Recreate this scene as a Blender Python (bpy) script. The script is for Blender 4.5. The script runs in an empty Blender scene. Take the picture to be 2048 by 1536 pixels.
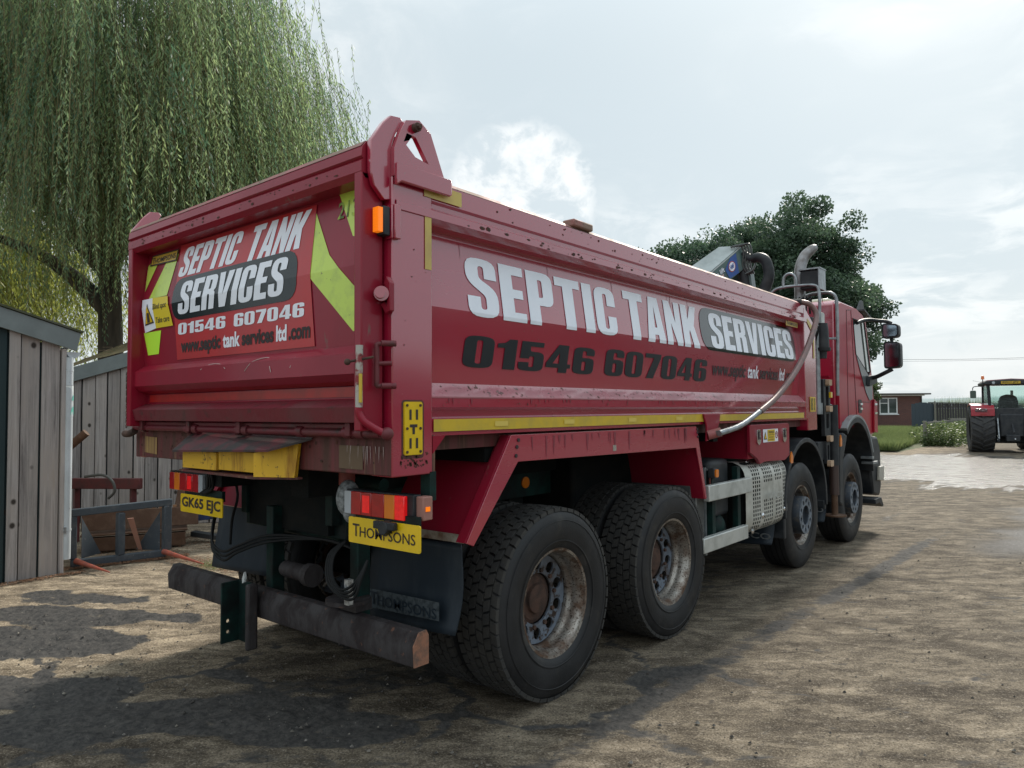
import bpy, bmesh, math, random
import numpy as np
from math import sin, cos, pi, radians
from mathutils import Vector, Matrix
from mathutils.geometry import tessellate_polygon
random.seed(7); rng = np.random.default_rng(7)
SC = bpy.context.scene
COL = SC.collection

# ------------------------------------------------------------------ camera
CAM_POS = Vector((2.3575, -2.0393, 1.5839)); YAW, PITCH, ROLL = 0.6926, 0.0364, -0.0066
fwd = Vector((-sin(YAW)*cos(PITCH), cos(YAW)*cos(PITCH), sin(PITCH)))
rt = fwd.cross(Vector((0, 0, 1))).normalized(); up = rt.cross(fwd)
rt2 = rt*cos(ROLL) + up*sin(ROLL); up2 = -rt*sin(ROLL) + up*cos(ROLL)
cam = bpy.data.objects.new('camera', bpy.data.cameras.new('camera')); COL.objects.link(cam)
mw = Matrix((rt2, up2, -fwd)).transposed().to_4x4(); mw.translation = CAM_POS
cam.matrix_world = mw
cam.data.sensor_width = 36; cam.data.lens = 36*1440.03/2048
cam.data.clip_start = 0.05; cam.data.clip_end = 5000
SC.camera = cam

# ------------------------------------------------------------------ world, sun, exposure
SUN_AZ, SUN_EL = radians(-7), radians(38)       # azimuth from +Y towards +X
sun_dir = Vector((sin(SUN_AZ)*cos(SUN_EL), cos(SUN_AZ)*cos(SUN_EL), sin(SUN_EL)))
SUN_STRENGTH, SUN_ANGLE = 4.5, 5.0
SKY_K = 1.08
world = bpy.data.worlds.new('World'); SC.world = world; world.use_nodes = True
nt = world.node_tree; nt.nodes.clear(); N = nt.nodes.new; L = nt.links.new
def wmath(op, a, b=None, c=None):
    n = N('ShaderNodeMath'); n.operation = op
    for i, v in enumerate((a, b, c)):
        if v is None: continue
        if isinstance(v, (int, float)): n.inputs[i].default_value = v
        else: L(v, n.inputs[i])
    return n.outputs[0]
def wrange(v, a, b, c=0., d=1., smooth=True):
    n = N('ShaderNodeMapRange'); n.interpolation_type = 'SMOOTHSTEP' if smooth else 'LINEAR'
    L(v, n.inputs[0]); n.inputs[1].default_value = a; n.inputs[2].default_value = b
    n.inputs[3].default_value = c; n.inputs[4].default_value = d
    return n.outputs[0]
def wmix(f, a, b):
    n = N('ShaderNodeMix'); n.data_type = 'RGBA'
    if isinstance(f, (int, float)): n.inputs[0].default_value = f
    else: L(f, n.inputs[0])
    for i, v in ((6, a), (7, b)):
        if isinstance(v, tuple): n.inputs[i].default_value = (*v, 1)
        else: L(v, n.inputs[i])
    return n.outputs[2]
def wnoise(vec, scale, detail, rough, dist=0.0):
    n = N('ShaderNodeTexNoise'); L(vec, n.inputs['Vector']); n.inputs['Scale'].default_value = scale
    n.inputs['Detail'].default_value = detail; n.inputs['Roughness'].default_value = rough
    n.inputs['Distortion'].default_value = dist
    return n.outputs[0]
sky = N('ShaderNodeTexSky'); sky.sky_type = 'NISHITA'; sky.sun_disc = False
sky.sun_elevation = SUN_EL; sky.sun_rotation = SUN_AZ; sky.dust_density = 2.0
geo = N('ShaderNodeNewGeometry'); tc = N('ShaderNodeTexCoord')
sep = N('ShaderNodeSeparateXYZ'); L(tc.outputs['Generated'], sep.inputs[0])
zc = wmath('ADD', wmath('MAXIMUM', sep.outputs[2], 0.0), 0.16)
comb = N('ShaderNodeCombineXYZ'); L(wmath('DIVIDE', sep.outputs[0], zc), comb.inputs[0]); L(wmath('DIVIDE', sep.outputs[1], zc), comb.inputs[1])
P = comb.outputs[0]
n1 = wnoise(P, 0.55, 5, 0.52, 0.4); n2 = wnoise(P, 2.6, 7, 0.62, 0.6); n3 = wnoise(P, 0.25, 3, 0.5)
def wdot(v):
    n = N('ShaderNodeVectorMath'); n.operation = 'DOT_PRODUCT'; L(tc.outputs['Generated'], n.inputs[0])
    v = Vector(v).normalized(); n.inputs[1].default_value = v; return n.outputs['Value']
sund = wdot(sun_dir)
# wispy bright veils
veil = wmath('MULTIPLY', wrange(n1, .42, .62), wrange(n2, .42, .62))
base = wmix(wrange(n3, .38, .62), (.58, .68, .735), (.68, .755, .785))
col = wmix(veil, base, (.86, .91, .925))
# cumulus bank low beyond the lorry, plus low bank to the right
def puff(d, c0, c1, s, zz):
    v = N('ShaderNodeVectorMath'); v.operation = 'MULTIPLY'; L(tc.outputs['Generated'], v.inputs[0]); v.inputs[1].default_value = (1, 1, zz)
    nn = wnoise(v.outputs[0], s, 8, 0.6, 0.3)
    f = wmath('ADD', wdot(d), wmath('MULTIPLY', wmath('SUBTRACT', nn, .5), (c1-c0)*5.0))
    return wrange(f, c0, c1), nn
pd = Vector((-.6066, .7523, .2838))*1.0
pf, pn = puff(pd, .9942, .9960, 15, 1.2)
pcol = wmix(wrange(pn, .43, .60), (.93, .965, .97), (.64, .73, .775))
col = wmix(pf, col, pcol)
low = wmath('MULTIPLY', wrange(sep.outputs[2], .13, .05), wrange(wnoise(tc.outputs['Generated'], 7, 7, .6), .44, .6))
col = wmix(wmath('MULTIPLY', low, .6), col, (.86, .90, .92))
# glow of the veiled sun
g = wmath('ADD', wmath('MULTIPLY', wmath('POWER', wmath('MAXIMUM', sund, 0.), 30.), .13), wmath('MULTIPLY', wmath('POWER', wmath('MAXIMUM', sund, 0.), 4.), .07))
gm = N('ShaderNodeVectorMath'); gm.operation = 'SCALE'; gm.inputs[0].default_value = (1.0, .985, .93); L(g, gm.inputs['Scale'])
ad = N('ShaderNodeVectorMath'); ad.operation = 'ADD'; L(col, ad.inputs[0]); L(gm.outputs[0], ad.inputs[1])
dk = wmath('MULTIPLY', wrange(sund, -.75, .45, 1.0, 1.0), wrange(sep.outputs[2], .42, .95, 1.0, 1.75))
m3 = N('ShaderNodeVectorMath'); m3.operation = 'SCALE'; L(ad.outputs[0], m3.inputs[0]); L(dk, m3.inputs['Scale'])
sc10 = N('ShaderNodeVectorMath'); sc10.operation = 'SCALE'; L(m3.outputs[0], sc10.inputs[0]); sc10.inputs['Scale'].default_value = 10.0*SKY_K
fin = wmix(0.92, sky.outputs[0], sc10.outputs[0])
bg = N('ShaderNodeBackground'); L(fin, bg.inputs[0]); bg.inputs[1].default_value = 0.1
wo = N('ShaderNodeOutputWorld'); L(bg.outputs[0], wo.inputs[0])

sun = bpy.data.objects.new('sun', bpy.data.lights.new('sun', 'SUN')); COL.objects.link(sun)
sun.data.energy = SUN_STRENGTH; sun.data.angle = radians(SUN_ANGLE); sun.data.color = (1.0, .93, .82)
sun.rotation_mode = 'QUATERNION'; sun.rotation_quaternion = sun_dir.to_track_quat('Z', 'Y')
SC.view_settings.view_transform = 'Standard'; SC.view_settings.look = 'None'
SC.view_settings.exposure = 0.0; SC.view_settings.gamma = 1.0; SC.view_settings.use_curve_mapping = False

# ------------------------------------------------------------------ materials
MATS = {}
def mat(name, col, rough=.5, metal=0., c2=None, sc=6., lo=.4, hi=.65, stretch=(1, 1, 1), c3=None, sc3=30., lo3=.55, hi3=.62,
        st3=(1, 1, 1), bump=0., bsc=60., coat=0., emit=0., rough2=None, trans=0., spec=.5, alpha=1., coatior=1.5):
    if name in MATS: return MATS[name]
    m = bpy.data.materials.new(name); m.use_nodes = True; t = m.node_tree; b = t.nodes['Principled BSDF']
    b.inputs['Roughness'].default_value = rough; b.inputs['Metallic'].default_value = metal
    b.inputs['Specular IOR Level'].default_value = spec
    b.inputs['Coat Weight'].default_value = coat; b.inputs['Coat Roughness'].default_value = .12
    b.inputs['Base Color'].default_value = (*col, 1)
    b.inputs['Coat IOR'].default_value = coatior
    b.inputs['Transmission Weight'].default_value = trans; b.inputs['Alpha'].default_value = alpha
    g = t.nodes.new('ShaderNodeNewGeometry')
    def noise(s, st, det=8):
        mp = t.nodes.new('ShaderNodeMapping'); t.links.new(g.outputs['Position'], mp.inputs[0]); mp.inputs['Scale'].default_value = st
        n = t.nodes.new('ShaderNodeTexNoise'); t.links.new(mp.outputs[0], n.inputs['Vector'])
        n.inputs['Scale'].default_value = s; n.inputs['Detail'].default_value = det; n.inputs['Roughness'].default_value = .6
        return n.outputs[0]
    def rng_(v, a, b_, c=0., d=1.):
        r = t.nodes.new('ShaderNodeMapRange'); t.links.new(v, r.inputs[0]); r.inputs[1].default_value = a; r.inputs[2].default_value = b_
        r.inputs[3].default_value = c; r.inputs[4].default_value = d; return r.outputs[0]
    cur = None
    for (cc, s, st, a, bb) in ((c2, sc, stretch, lo, hi), (c3, sc3, st3, lo3, hi3)):
        if cc is None: continue
        f = rng_(noise(s, st), a, bb)
        mx = t.nodes.new('ShaderNodeMix'); mx.data_type = 'RGBA'; t.links.new(f, mx.inputs[0])
        if cur is None: mx.inputs[6].default_value = (*col, 1)
        else: t.links.new(cur, mx.inputs[6])
        mx.inputs[7].default_value = (*cc, 1); cur = mx.outputs[2]
        if rough2 is not None and cc is c2:
            t.links.new(rng_(f, 0, 1, rough, rough2), b.inputs['Roughness'])
    if cur is not None: t.links.new(cur, b.inputs['Base Color'])
    if bump:
        bp = t.nodes.new('ShaderNodeBump'); bp.inputs['Strength'].default_value = bump; bp.inputs['Distance'].default_value = .01
        t.links.new(noise(bsc, stretch), bp.inputs['Height']); t.links.new(bp.outputs[0], b.inputs['Normal'])
    if emit:
        b.inputs['Emission Color'].default_value = (*col, 1); b.inputs['Emission Strength'].default_value = emit
    MATS[name] = m; return m
RED = (.27, .007, .026)
M_red = mat('red_paint', RED, .33, c2=(.22, .014, .030), sc=2.2, lo=.42, hi=.72, stretch=(1, 1, .5), c3=(.16, .09, .075), sc3=14, lo3=.66, hi3=.74, st3=(1, 1, .35), rough2=.5, coat=.25, spec=.3, bump=.03, bsc=3)
M_cabred = mat('cab_red_paint', (.36, .008, .024), .4, c2=(.30, .012, .03), sc=2, coat=.15, spec=.25)
M_redside = mat('red_side_paint', (.37, .007, .036), .22, c2=(.34, .018, .052), sc=1.6, lo=.4, hi=.75, stretch=(1, .3, 1.6), c3=(.17, .08, .07), sc3=22, lo3=.68, hi3=.76, st3=(1, .6, .8), rough2=.34, coat=1., coatior=1.8, spec=.9, bump=.10, bsc=1.6)
M_reddirty = mat('grimy_red_paint', (.15, .012, .024), .42, c2=(.11, .035, .035), sc=4, lo=.40, hi=.75, stretch=(1, 1, .8), c3=(.045, .028, .024), sc3=9, lo3=.56, hi3=.72, st3=(1, 1, 1.6), bump=.25, bsc=30, rough2=.75)
M_redtop = mat('muddy_red_rail', (.34, .10, .10), .5, c2=(.25, .17, .13), sc=7, lo=.38, hi=.6, stretch=(1, .5, 1), c3=(.08, .05, .04), sc3=25, lo3=.6, hi3=.66, bump=.3, bsc=50, rough2=.8)
M_ledge = mat('sky_pink_mud_spattered_red', (.42, .13, .16), .25, c2=(.36, .15, .17), sc=3, lo=.4, hi=.7, c3=(.10, .05, .045), sc3=28, lo3=.62, hi3=.66, st3=(1, .8, .5), coat=.8, rough2=.35)  # pink base paints the sky's sheen on the sloping ledge; dark flecks are mud
M_redbeam = mat('rust_streaked_beam', (.13, .020, .024), .5, c2=(.075, .032, .024), sc=16, lo=.38, hi=.6, stretch=(1, 1, .05), c3=(.19, .10, .06), sc3=30, lo3=.6, hi3=.68, st3=(1, 1, .06), rough2=.8)
M_sticker = mat('bright_red_vinyl', (.50, .022, .028), .35, c2=(.42, .03, .035), sc=4, coat=.2)
M_redband = mat('red_reflector_band', (.42, .015, .012), .3, c2=(.3, .02, .015), sc=12)
M_white = mat('white_vinyl', (.84, .88, .97), .35, c2=(.78, .83, .92), sc=8, lo=.5, hi=.75, coat=.3)
M_black = mat('black_vinyl', (.006, .010, .012), .25, c2=(.012, .017, .018), sc=5, coat=.3, spec=.35)
M_blackside = mat('glossy_black_vinyl', (.006, .010, .012), .2, c2=(.012, .017, .018), sc=5, coat=.5)
M_digit = mat('satin_black_vinyl', (.010, .013, .017), .5, c2=(.016, .019, .022), sc=5, spec=.35)
M_blacksoft = mat('dark_print', (.03, .02, .022), .5)
M_yellow = mat('yellow_reflective_tape', (.62, .43, .03), .35, c2=(.5, .36, .05), sc=10, coat=.2)
M_yelpale = mat('faded_yellow_tape', (.60, .46, .12), .4, c2=(.5, .36, .12), sc=8)
M_yeldirty = mat('rusty_yellow_paint', (.68, .40, .02), .5, c2=(.30, .13, .02), sc=14, lo=.52, hi=.66, stretch=(1, 1, .15), c3=(.10, .05, .02), sc3=30, lo3=.62, hi3=.68, bump=.1, rough2=.8)
M_plate = mat('yellow_plate', (.80, .53, .01), .3, c2=(.7, .48, .01), sc=8, coat=.4)
M_fluo = mat('fluorescent_chevron', (.56, .74, .10), .3, c2=(.42, .56, .10), sc=9, lo=.5, hi=.7, c3=(.16, .18, .06), sc3=30, lo3=.66, hi3=.72, coat=.3)
M_fluo2 = mat('new_fluorescent_chevron', (.55, .95, .06), .3)
M_gold = mat('gold_label', (.55, .36, .03), .4)
M_rubber = mat('tyre_rubber', (.011, .012, .014), .5, spec=.4, c2=(.022, .022, .024), sc=6, lo=.4, hi=.7, c3=(.045, .041, .037), sc3=7, lo3=.55, hi3=.8, bump=.1, bsc=80, rough2=.7)
M_tread = mat('worn_tread_rubber', (.026, .026, .026), .75, c2=(.045, .042, .038), sc=12, lo=.35, hi=.7, bump=.2, bsc=90)
M_rim = mat('rusty_silver_rim', (.36, .34, .31), .33, metal=.65, c2=(.13, .08, .055), sc=7, lo=.42, hi=.60, c3=(.06, .04, .03), sc3=85, lo3=.54, hi3=.62, bump=.1, bsc=60, rough2=.6)
M_disc = mat('blue_grey_disc', (.17, .21, .27), .42, metal=.25, c2=(.10, .10, .11), sc=8, c3=(.04, .026, .02), sc3=17, lo3=.54, hi3=.60, rough2=.6)
M_rust = mat('rust', (.085, .045, .032), .85, c2=(.035, .022, .018), sc=16, bump=.3)
M_hub = mat('dark_hub_steel', (.035, .045, .06), .5, metal=.3, c2=(.10, .09, .08), sc=18, lo=.5, hi=.7)
M_hubface = mat('worn_hub_face', (.22, .26, .32), .5, metal=.4, c2=(.08, .09, .1), sc=22)
M_green = mat('green_chassis', (.004, .030, .026), .6, spec=.25, c2=(.005, .009, .009), sc=7, lo=.35, hi=.6, bump=.1)
M_black_pl = mat('black_plastic', (.014, .017, .021), .5, spec=.35, c2=(.04, .043, .047), sc=6, bump=.05)
M_grey_pl = mat('grey_plastic_arch', (.26, .29, .30), .5, c2=(.2, .2, .2), sc=9)
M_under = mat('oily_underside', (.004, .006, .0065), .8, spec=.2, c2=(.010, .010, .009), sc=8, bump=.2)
M_flap = mat('rubber_mudflap', (.014, .023, .034), .55, spec=.35, c2=(.040, .050, .060), sc=5, lo=.5, hi=.8, stretch=(1, 1, .4), bump=.1, bsc=20)
M_flapprint = mat('worn_flap_print', (.06, .075, .085), .7, c2=(.025, .034, .04), sc=40, lo=.45, hi=.6)
M_bumper = mat('rusty_bumper_steel', (.040, .036, .038), .55, spec=.3, c2=(.022, .017, .018), sc=9, lo=.42, hi=.6, stretch=(1, 1, .5), c3=(.10, .05, .035), sc3=30, lo3=.62, hi3=.7, bump=.4, bsc=40, rough2=.85)
M_bumpend = mat('bare_rusty_end', (.28, .13, .08), .85, c2=(.13, .08, .06), sc=30, bump=.3)
M_alu = mat('brushed_aluminium', (.62, .64, .62), .42, metal=.5, c2=(.42, .44, .42), sc=6, lo=.45, hi=.7, c3=(.2, .2, .18), sc3=30, lo3=.66, hi3=.72)
M_galv = mat('galvanised_tube', (.34, .37, .39), .4, metal=.6, c2=(.2, .21, .22), sc=14)
M_guard = mat('silencer_guard_metal', (.60, .60, .56), .45, metal=.4, c2=(.42, .42, .38), sc=7, c3=(.2, .17, .13), sc3=30, lo3=.66, hi3=.72)
M_brownarm = mat('brown_worn_tube', (.20, .11, .10), .4, c2=(.13, .09, .085), sc=20, metal=.2)
M_boomlight = mat('skylit_boom_and_stripe', (.42, .48, .48), .35, c2=(.3, .35, .35), sc=6, coat=.3)  # paler boom colour: skylight painted onto the upward face; also the edge stripe
M_boomgreen = mat('green_boom_paint', (.07, .13, .12), .4, c2=(.04, .07, .07), sc=6, coat=.3)
M_blue = mat('blue_print', (.03, .09, .32), .4)
M_glass = mat('cab_glass', (.03, .05, .055), .06, spec=.5, coat=.35)
M_mirror = mat('mirror_glass', (.34, .40, .46), .08, metal=1.)
M_amber = mat('amber_lens', (.75, .20, .01), .25, coat=.5)
M_amberlit = mat('lit_amber_lens', (1., .22, .008), .25, emit=.5)
M_redlens = mat('red_lens', (.42, .01, .012), .15, coat=.8, c2=(.33, .01, .012), sc=30)
M_redlit = mat('lit_red_lens', (.95, .012, .015), .15, emit=.22, coat=.8, c2=(.6, .01, .01), sc=25)
M_clearlens = mat('clear_lens', (.42, .46, .50), .15, coat=.8)
M_chrome = mat('chrome', (.75, .77, .8), .15, metal=1.)
M_cable = mat('black_cable', (.006, .007, .008), .6, spec=.25)
M_brown = mat('pale_brown_steel', (.48, .33, .22), .6)
def wood(name, a, b, c):
    m = bpy.data.materials.new(name); m.use_nodes = True; t = m.node_tree; p = t.nodes['Principled BSDF']; Nn = t.nodes.new; Lk = t.links.new
    g = Nn('ShaderNodeNewGeometry'); oi = Nn('ShaderNodeObjectInfo')
    ofs = Nn('ShaderNodeVectorMath'); ofs.operation = 'ADD'; Lk(g.outputs['Position'], ofs.inputs[0])
    sc = Nn('ShaderNodeVectorMath'); sc.operation = 'SCALE'; sc.inputs[0].default_value = (3.1, 5.7, 9.3); Lk(oi.outputs['Random'], sc.inputs['Scale']); Lk(sc.outputs[0], ofs.inputs[1])
    def noi(s, st, d=8, r=.6, dist=0.):
        mp = Nn('ShaderNodeMapping'); Lk(ofs.outputs[0], mp.inputs[0]); mp.inputs['Scale'].default_value = st
        n = Nn('ShaderNodeTexNoise'); Lk(mp.outputs[0], n.inputs[0]); n.inputs['Scale'].default_value = s; n.inputs['Detail'].default_value = d
        n.inputs['Roughness'].default_value = r; n.inputs['Distortion'].default_value = dist; return n.outputs[0]
    def rg(v, lo, hi):
        r = Nn('ShaderNodeMapRange'); Lk(v, r.inputs[0]); r.inputs[1].default_value = lo; r.inputs[2].default_value = hi; return r.outputs[0]
    def mix(f, x, y):
        k = Nn('ShaderNodeMix'); k.data_type = 'RGBA'; Lk(f, k.inputs[0])
        for i, v in ((6, x), (7, y)):
            if isinstance(v, tuple): k.inputs[i].default_value = (*v, 1)
            else: Lk(v, k.inputs[i])
        return k.outputs[2]
    grain = noi(30, (1, 1, .03), 10, .78, .5)
    patch = noi(2.3, (1, 1, .5), 5)
    vo = Nn('ShaderNodeTexVoronoi'); mp = Nn('ShaderNodeMapping'); Lk(ofs.outputs[0], mp.inputs[0]); mp.inputs['Scale'].default_value = (1, 1, .8)
    Lk(mp.outputs[0], vo.inputs[0]); vo.inputs['Scale'].default_value = 5.0
    knot = rg(vo.outputs[0], .15, .08)
    c_ = mix(rg(grain, .38, .62), a, b)
    c_ = mix(rg(patch, .4, .7), c_, mix(rg(grain, .3, .7), b, c))
    hv = Nn('ShaderNodeHueSaturation'); Lk(c_, hv.inputs['Color'])
    vv = Nn('ShaderNodeMapRange'); Lk(oi.outputs['Random'], vv.inputs[0]); vv.inputs[3].default_value = .75; vv.inputs[4].default_value = 1.2; Lk(vv.outputs[0], hv.inputs['Value'])
    c_ = mix(knot, hv.outputs[0], (.035, .027, .022))
    Lk(c_, p.inputs['Base Color']); p.inputs['Roughness'].default_value = .85
    bp = Nn('ShaderNodeBump'); bp.inputs['Strength'].default_value = .5; bp.inputs['Distance'].default_value = .004; Lk(grain, bp.inputs['Height']); Lk(bp.outputs[0], p.inputs['Normal'])
    return m
M_wood = wood('weathered_grey_timber', (.155, .14, .135), (.44, .41, .395), (.30, .25, .205))
M_woodgreen = wood('green_stained_timber', (.012, .03, .035), (.02, .045, .05), (.02, .03, .03))
M_woodfence = wood('dark_fence_timber', (.03, .03, .035), (.05, .048, .052), (.04, .035, .035))
M_woodpost = wood('pale_post_timber', (.16, .15, .14), (.26, .25, .22), (.2, .18, .14))
M_fascia = mat('grey_green_fascia', (.17, .20, .20), .55, c2=(.14, .165, .165), sc=5)
M_pipe = mat('grey_plastic_pipe', (.52, .57, .60), .45, c2=(.40, .44, .46), sc=6, stretch=(1, 1, .4), c3=(.1, .11, .11), sc3=45, lo3=.66, hi3=.7, coat=.2)
M_spike = mat('dark_grey_blue_steel', (.045, .06, .075), .55, c2=(.08, .09, .10), sc=10, lo=.5, hi=.7, c3=(.25, .24, .22), sc3=45, lo3=.66, hi3=.7, bump=.15)
M_tine = mat('orange_red_tine', (.42, .10, .06), .5, c2=(.25, .08, .06), sc=14)
M_rusty2 = mat('brown_rusty_steel', (.085, .042, .022), .75, c2=(.13, .075, .045), sc=9, lo=.45, hi=.7, bump=.3)
M_darkred = mat('dark_red_steel', (.13, .03, .03), .6, c2=(.08, .03, .03), sc=9)
M_bluem = mat('blue_machine_paint', (.02, .05, .16), .45, c2=(.02, .03, .06), sc=12)

# ------------------------------------------------------------------ mesh helpers
SPLIT = {'crossmember', 'pivot_bracket', 'plate_bracket', 'lamp_hanger', 'leaf_spring', 'underbody_box', 'shaft_collar', 'plate_bolt', 'guard_bolt', 'axle', 'driveline', 'hydraulic_hose', 'boom_hose', 'cable', 'cage_tie', 'beam_leg', 'cab_step', 'rear_wall_rib', 'stay_foot', 'latch_pin', 'guard_stub', 'cab_frame', 'handle_grip', 'body_subframe', 'lamp_cowl', 'bumper_bracket', 'pipe_collar', 'boom_joint', 'tow_coupling', 'door_post', 'guard_loop', 'locking_pin', 'round_cap', 'bagged_connector', 'air_tank', 'marker_bracket', 'roller'}
class MB:
    def __init__(s): s.v = []; s.f = []
    def add(s, vs, fs):
        o = len(s.v); s.v += [Vector(v) for v in vs]; s.f += [tuple(i+o for i in f) for f in fs]; return s
    def box(s, x0, x1, y0, y1, z0, z1, M=None):
        vs = [Vector((x, y, z)) for z in (z0, z1) for y in (y0, y1) for x in (x0, x1)]
        if M: vs = [M @ v for v in vs]
        return s.add(vs, [(0, 2, 3, 1), (4, 5, 7, 6), (0, 1, 5, 4), (2, 6, 7, 3), (0, 4, 6, 2), (1, 3, 7, 5)])
    def bar(s, a, b, w, h, upv=(0, 0, 1)):
        a, b = Vector(a), Vector(b); d = (b-a); l = d.length; d.normalize()
        u = Vector(upv); r = d.cross(u)
        if r.length < 1e-4: u = Vector((1, 0, 0)); r = d.cross(u)
        r.normalize(); u = r.cross(d)
        vs = [a+d*t+r*i*w/2+u*j*h/2 for t in (0, l) for (i, j) in ((-1, -1), (1, -1), (1, 1), (-1, 1))]
        return s.add(vs, [(0, 1, 2, 3), (7, 6, 5, 4), (0, 4, 5, 1), (1, 5, 6, 2), (2, 6, 7, 3), (3, 7, 4, 0)])
    def tube(s, pts, r, n=10, cap=True, smooth=4):
        pts = [Vector(p) for p in pts]
        if len(pts) > 2 and smooth:
            out = [pts[0]]
            for i in range(len(pts)-1):
                p0 = pts[max(i-1, 0)]; p1 = pts[i]; p2 = pts[i+1]; p3 = pts[min(i+2, len(pts)-1)]
                for k in range(1, smooth+1):
                    t = k/smooth
                    out.append(.5*((2*p1)+(p2-p0)*t+(2*p0-5*p1+4*p2-p3)*t*t+(3*p1-p0-3*p2+p3)*t**3))
            pts = out
        m = len(pts); rs = r if hasattr(r, '__len__') else [r]*m
        if len(rs) != m: rs = list(np.interp(np.linspace(0, 1, m), np.linspace(0, 1, len(rs)), rs))
        prev = None; vs = []
        for i, p in enumerate(pts):
            d = (pts[min(i+1, m-1)]-pts[max(i-1, 0)]).normalized()
            if prev is None: a = d.cross(Vector((0, 0, 1))); a = a if a.length > 1e-3 else Vector((1, 0, 0))
            else: a = prev - d*prev.dot(d)
            a.normalize(); prev = a; b = d.cross(a)
            vs += [p+(a*cos(2*pi*k/n)+b*sin(2*pi*k/n))*rs[i] for k in range(n)]
        fs = [(i*n+k, i*n+(k+1) % n, (i+1)*n+(k+1) % n, (i+1)*n+k) for i in range(m-1) for k in range(n)]
        if cap: fs += [tuple(range(n)), tuple(range((m-1)*n, m*n))]
        return s.add(vs, fs)
    def cyl(s, a, b, r, n=20, r2=None): return s.tube([a, b], [r, r if r2 is None else r2], n, True, 0)
    def lathe(s, prof, c=(0, 0, 0), axis='X', n=48, a0=0., a1=2*pi, close=False):
        full = abs(a1-a0-2*pi) < 1e-6; m = n if full else n+1; vs = []; c = Vector(c)
        for i in range(m):
            a = a0+(a1-a0)*i/n
            for (x, r) in prof:
                p = {'X': (x, r*cos(a), r*sin(a)), 'Y': (r*cos(a), x, r*sin(a)), 'Z': (r*cos(a), r*sin(a), x)}[axis]
                vs.append(c+Vector(p))
        k = len(prof); fs = []
        for i in range(n):
            j = (i+1) % m if full else i+1
            for q in range(k-1 if not close else k):
                q2 = (q+1) % k
                fs.append((i*k+q, j*k+q, j*k+q2, i*k+q2))
        return s.add(vs, fs)
    def prism(s, pts, axis, a, b, holes=()):
        """polygon in the two other axes, extruded along axis from a to b"""
        loops = [list(pts)]+[list(h) for h in holes]
        tess = tessellate_polygon([[Vector((p[0], p[1], 0)) for p in l] for l in loops])
        flat = [p for l in loops for p in l]
        def P3(p, t): return {'X': (t, p[0], p[1]), 'Y': (p[0], t, p[1]), 'Z': (p[0], p[1], t)}[axis]
        n = len(flat); vs = [P3(p, a) for p in flat]+[P3(p, b) for p in flat]
        fs = [tuple(f) for f in tess]+[tuple(i+n for i in reversed(f)) for f in tess]
        o = 0
        for l in loops:
            k = len(l); fs += [(o+i, o+(i+1) % k, o+(i+1) % k+n, o+i+n) for i in range(k)]; o += k
        return s.add(vs, fs)
    def strip(s, prof, axis, a, b, seg=1):
        """open profile swept straight along axis"""
        def P3(p, t): return {'Y': (p[0], t, p[1]), 'X': (t, p[0], p[1])}[axis]
        k = len(prof); vs = [P3(p, a+(b-a)*i/seg) for i in range(seg+1) for p in prof]
        return s.add(vs, [(i*k+q, i*k+q+1, (i+1)*k+q+1, (i+1)*k+q) for i in range(seg) for q in range(k-1)])
    def sphere(s, c, r, n=16, m=10, sz=(1, 1, 1)):
        c = Vector(c); vs = []
        for j in range(m+1):
            t = pi*j/m
            for i in range(n): vs.append(c+Vector((r*sz[0]*sin(t)*cos(2*pi*i/n), r*sz[1]*sin(t)*sin(2*pi*i/n), r*sz[2]*cos(t))))
        return s.add(vs, [(j*n+i, j*n+(i+1) % n, (j+1)*n+(i+1) % n, (j+1)*n+i) for j in range(m) for i in range(n)])
    def components(s):
        par = list(range(len(s.v)))
        def f(i):
            while par[i] != i: par[i] = par[par[i]]; i = par[i]
            return i
        for fc in s.f:
            for q in fc[1:]: par[f(fc[0])] = f(q)
        g = {}
        for fc in s.f: g.setdefault(f(fc[0]), []).append(fc)
        out = []
        for fl in g.values():
            ids = sorted({i for fc in fl for i in fc}); mp_ = {i: k for k, i in enumerate(ids)}
            out.append(([s.v[i] for i in ids], [tuple(mp_[i] for i in fc) for fc in fl]))
        return out
    def build(s, name, m, parent=None, bevel=0., smooth=None, solid=0., recalc=True, **kw):
        if name in SPLIT:
            cs = s.components()
            if len(cs) > 1:
                o = None
                for vs_, fs_2 in cs:
                    q = type(s).__mro__[-2](); q.v = vs_; q.f = fs_2
                    o = MB._build(q, name, m, parent, bevel, smooth, solid, recalc, **kw)
                return o
        return MB._build(s, name, m, parent, bevel, smooth, solid, recalc, **kw)
    def _build(s, name, m, parent=None, bevel=0., smooth=None, solid=0., recalc=True, **kw):
        off = Vector((0, 0, 0)); p = parent
        while p is not None: off += p.location; p = p.parent
        me = bpy.data.meshes.new(name); me.from_pydata([v-off for v in s.v], [], s.f); me.validate()
        if recalc:
            bm = bmesh.new(); bm.from_mesh(me); bmesh.ops.remove_doubles(bm, verts=bm.verts, dist=1e-5)
            bmesh.ops.recalc_face_normals(bm, faces=bm.faces); bm.to_mesh(me); bm.free()
        o = bpy.data.objects.new(name, me); COL.objects.link(o)
        me.materials.append(m)
        if parent is not None: o.parent = parent
        if solid:
            q = o.modifiers.new('solid', 'SOLIDIFY'); q.thickness = solid; q.offset = -1
        if bevel:
            q = o.modifiers.new('bevel', 'BEVEL'); q.width = bevel; q.segments = 2; q.limit_method = 'ANGLE'; q.angle_limit = radians(35)
        if smooth is not None or bevel:
            for pl in me.polygons: pl.use_smooth = True
            try: me.set_sharp_from_angle(angle=radians(smooth or 35))
            except Exception: pass
        for k, v in kw.items(): o[k] = v
        return o
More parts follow.
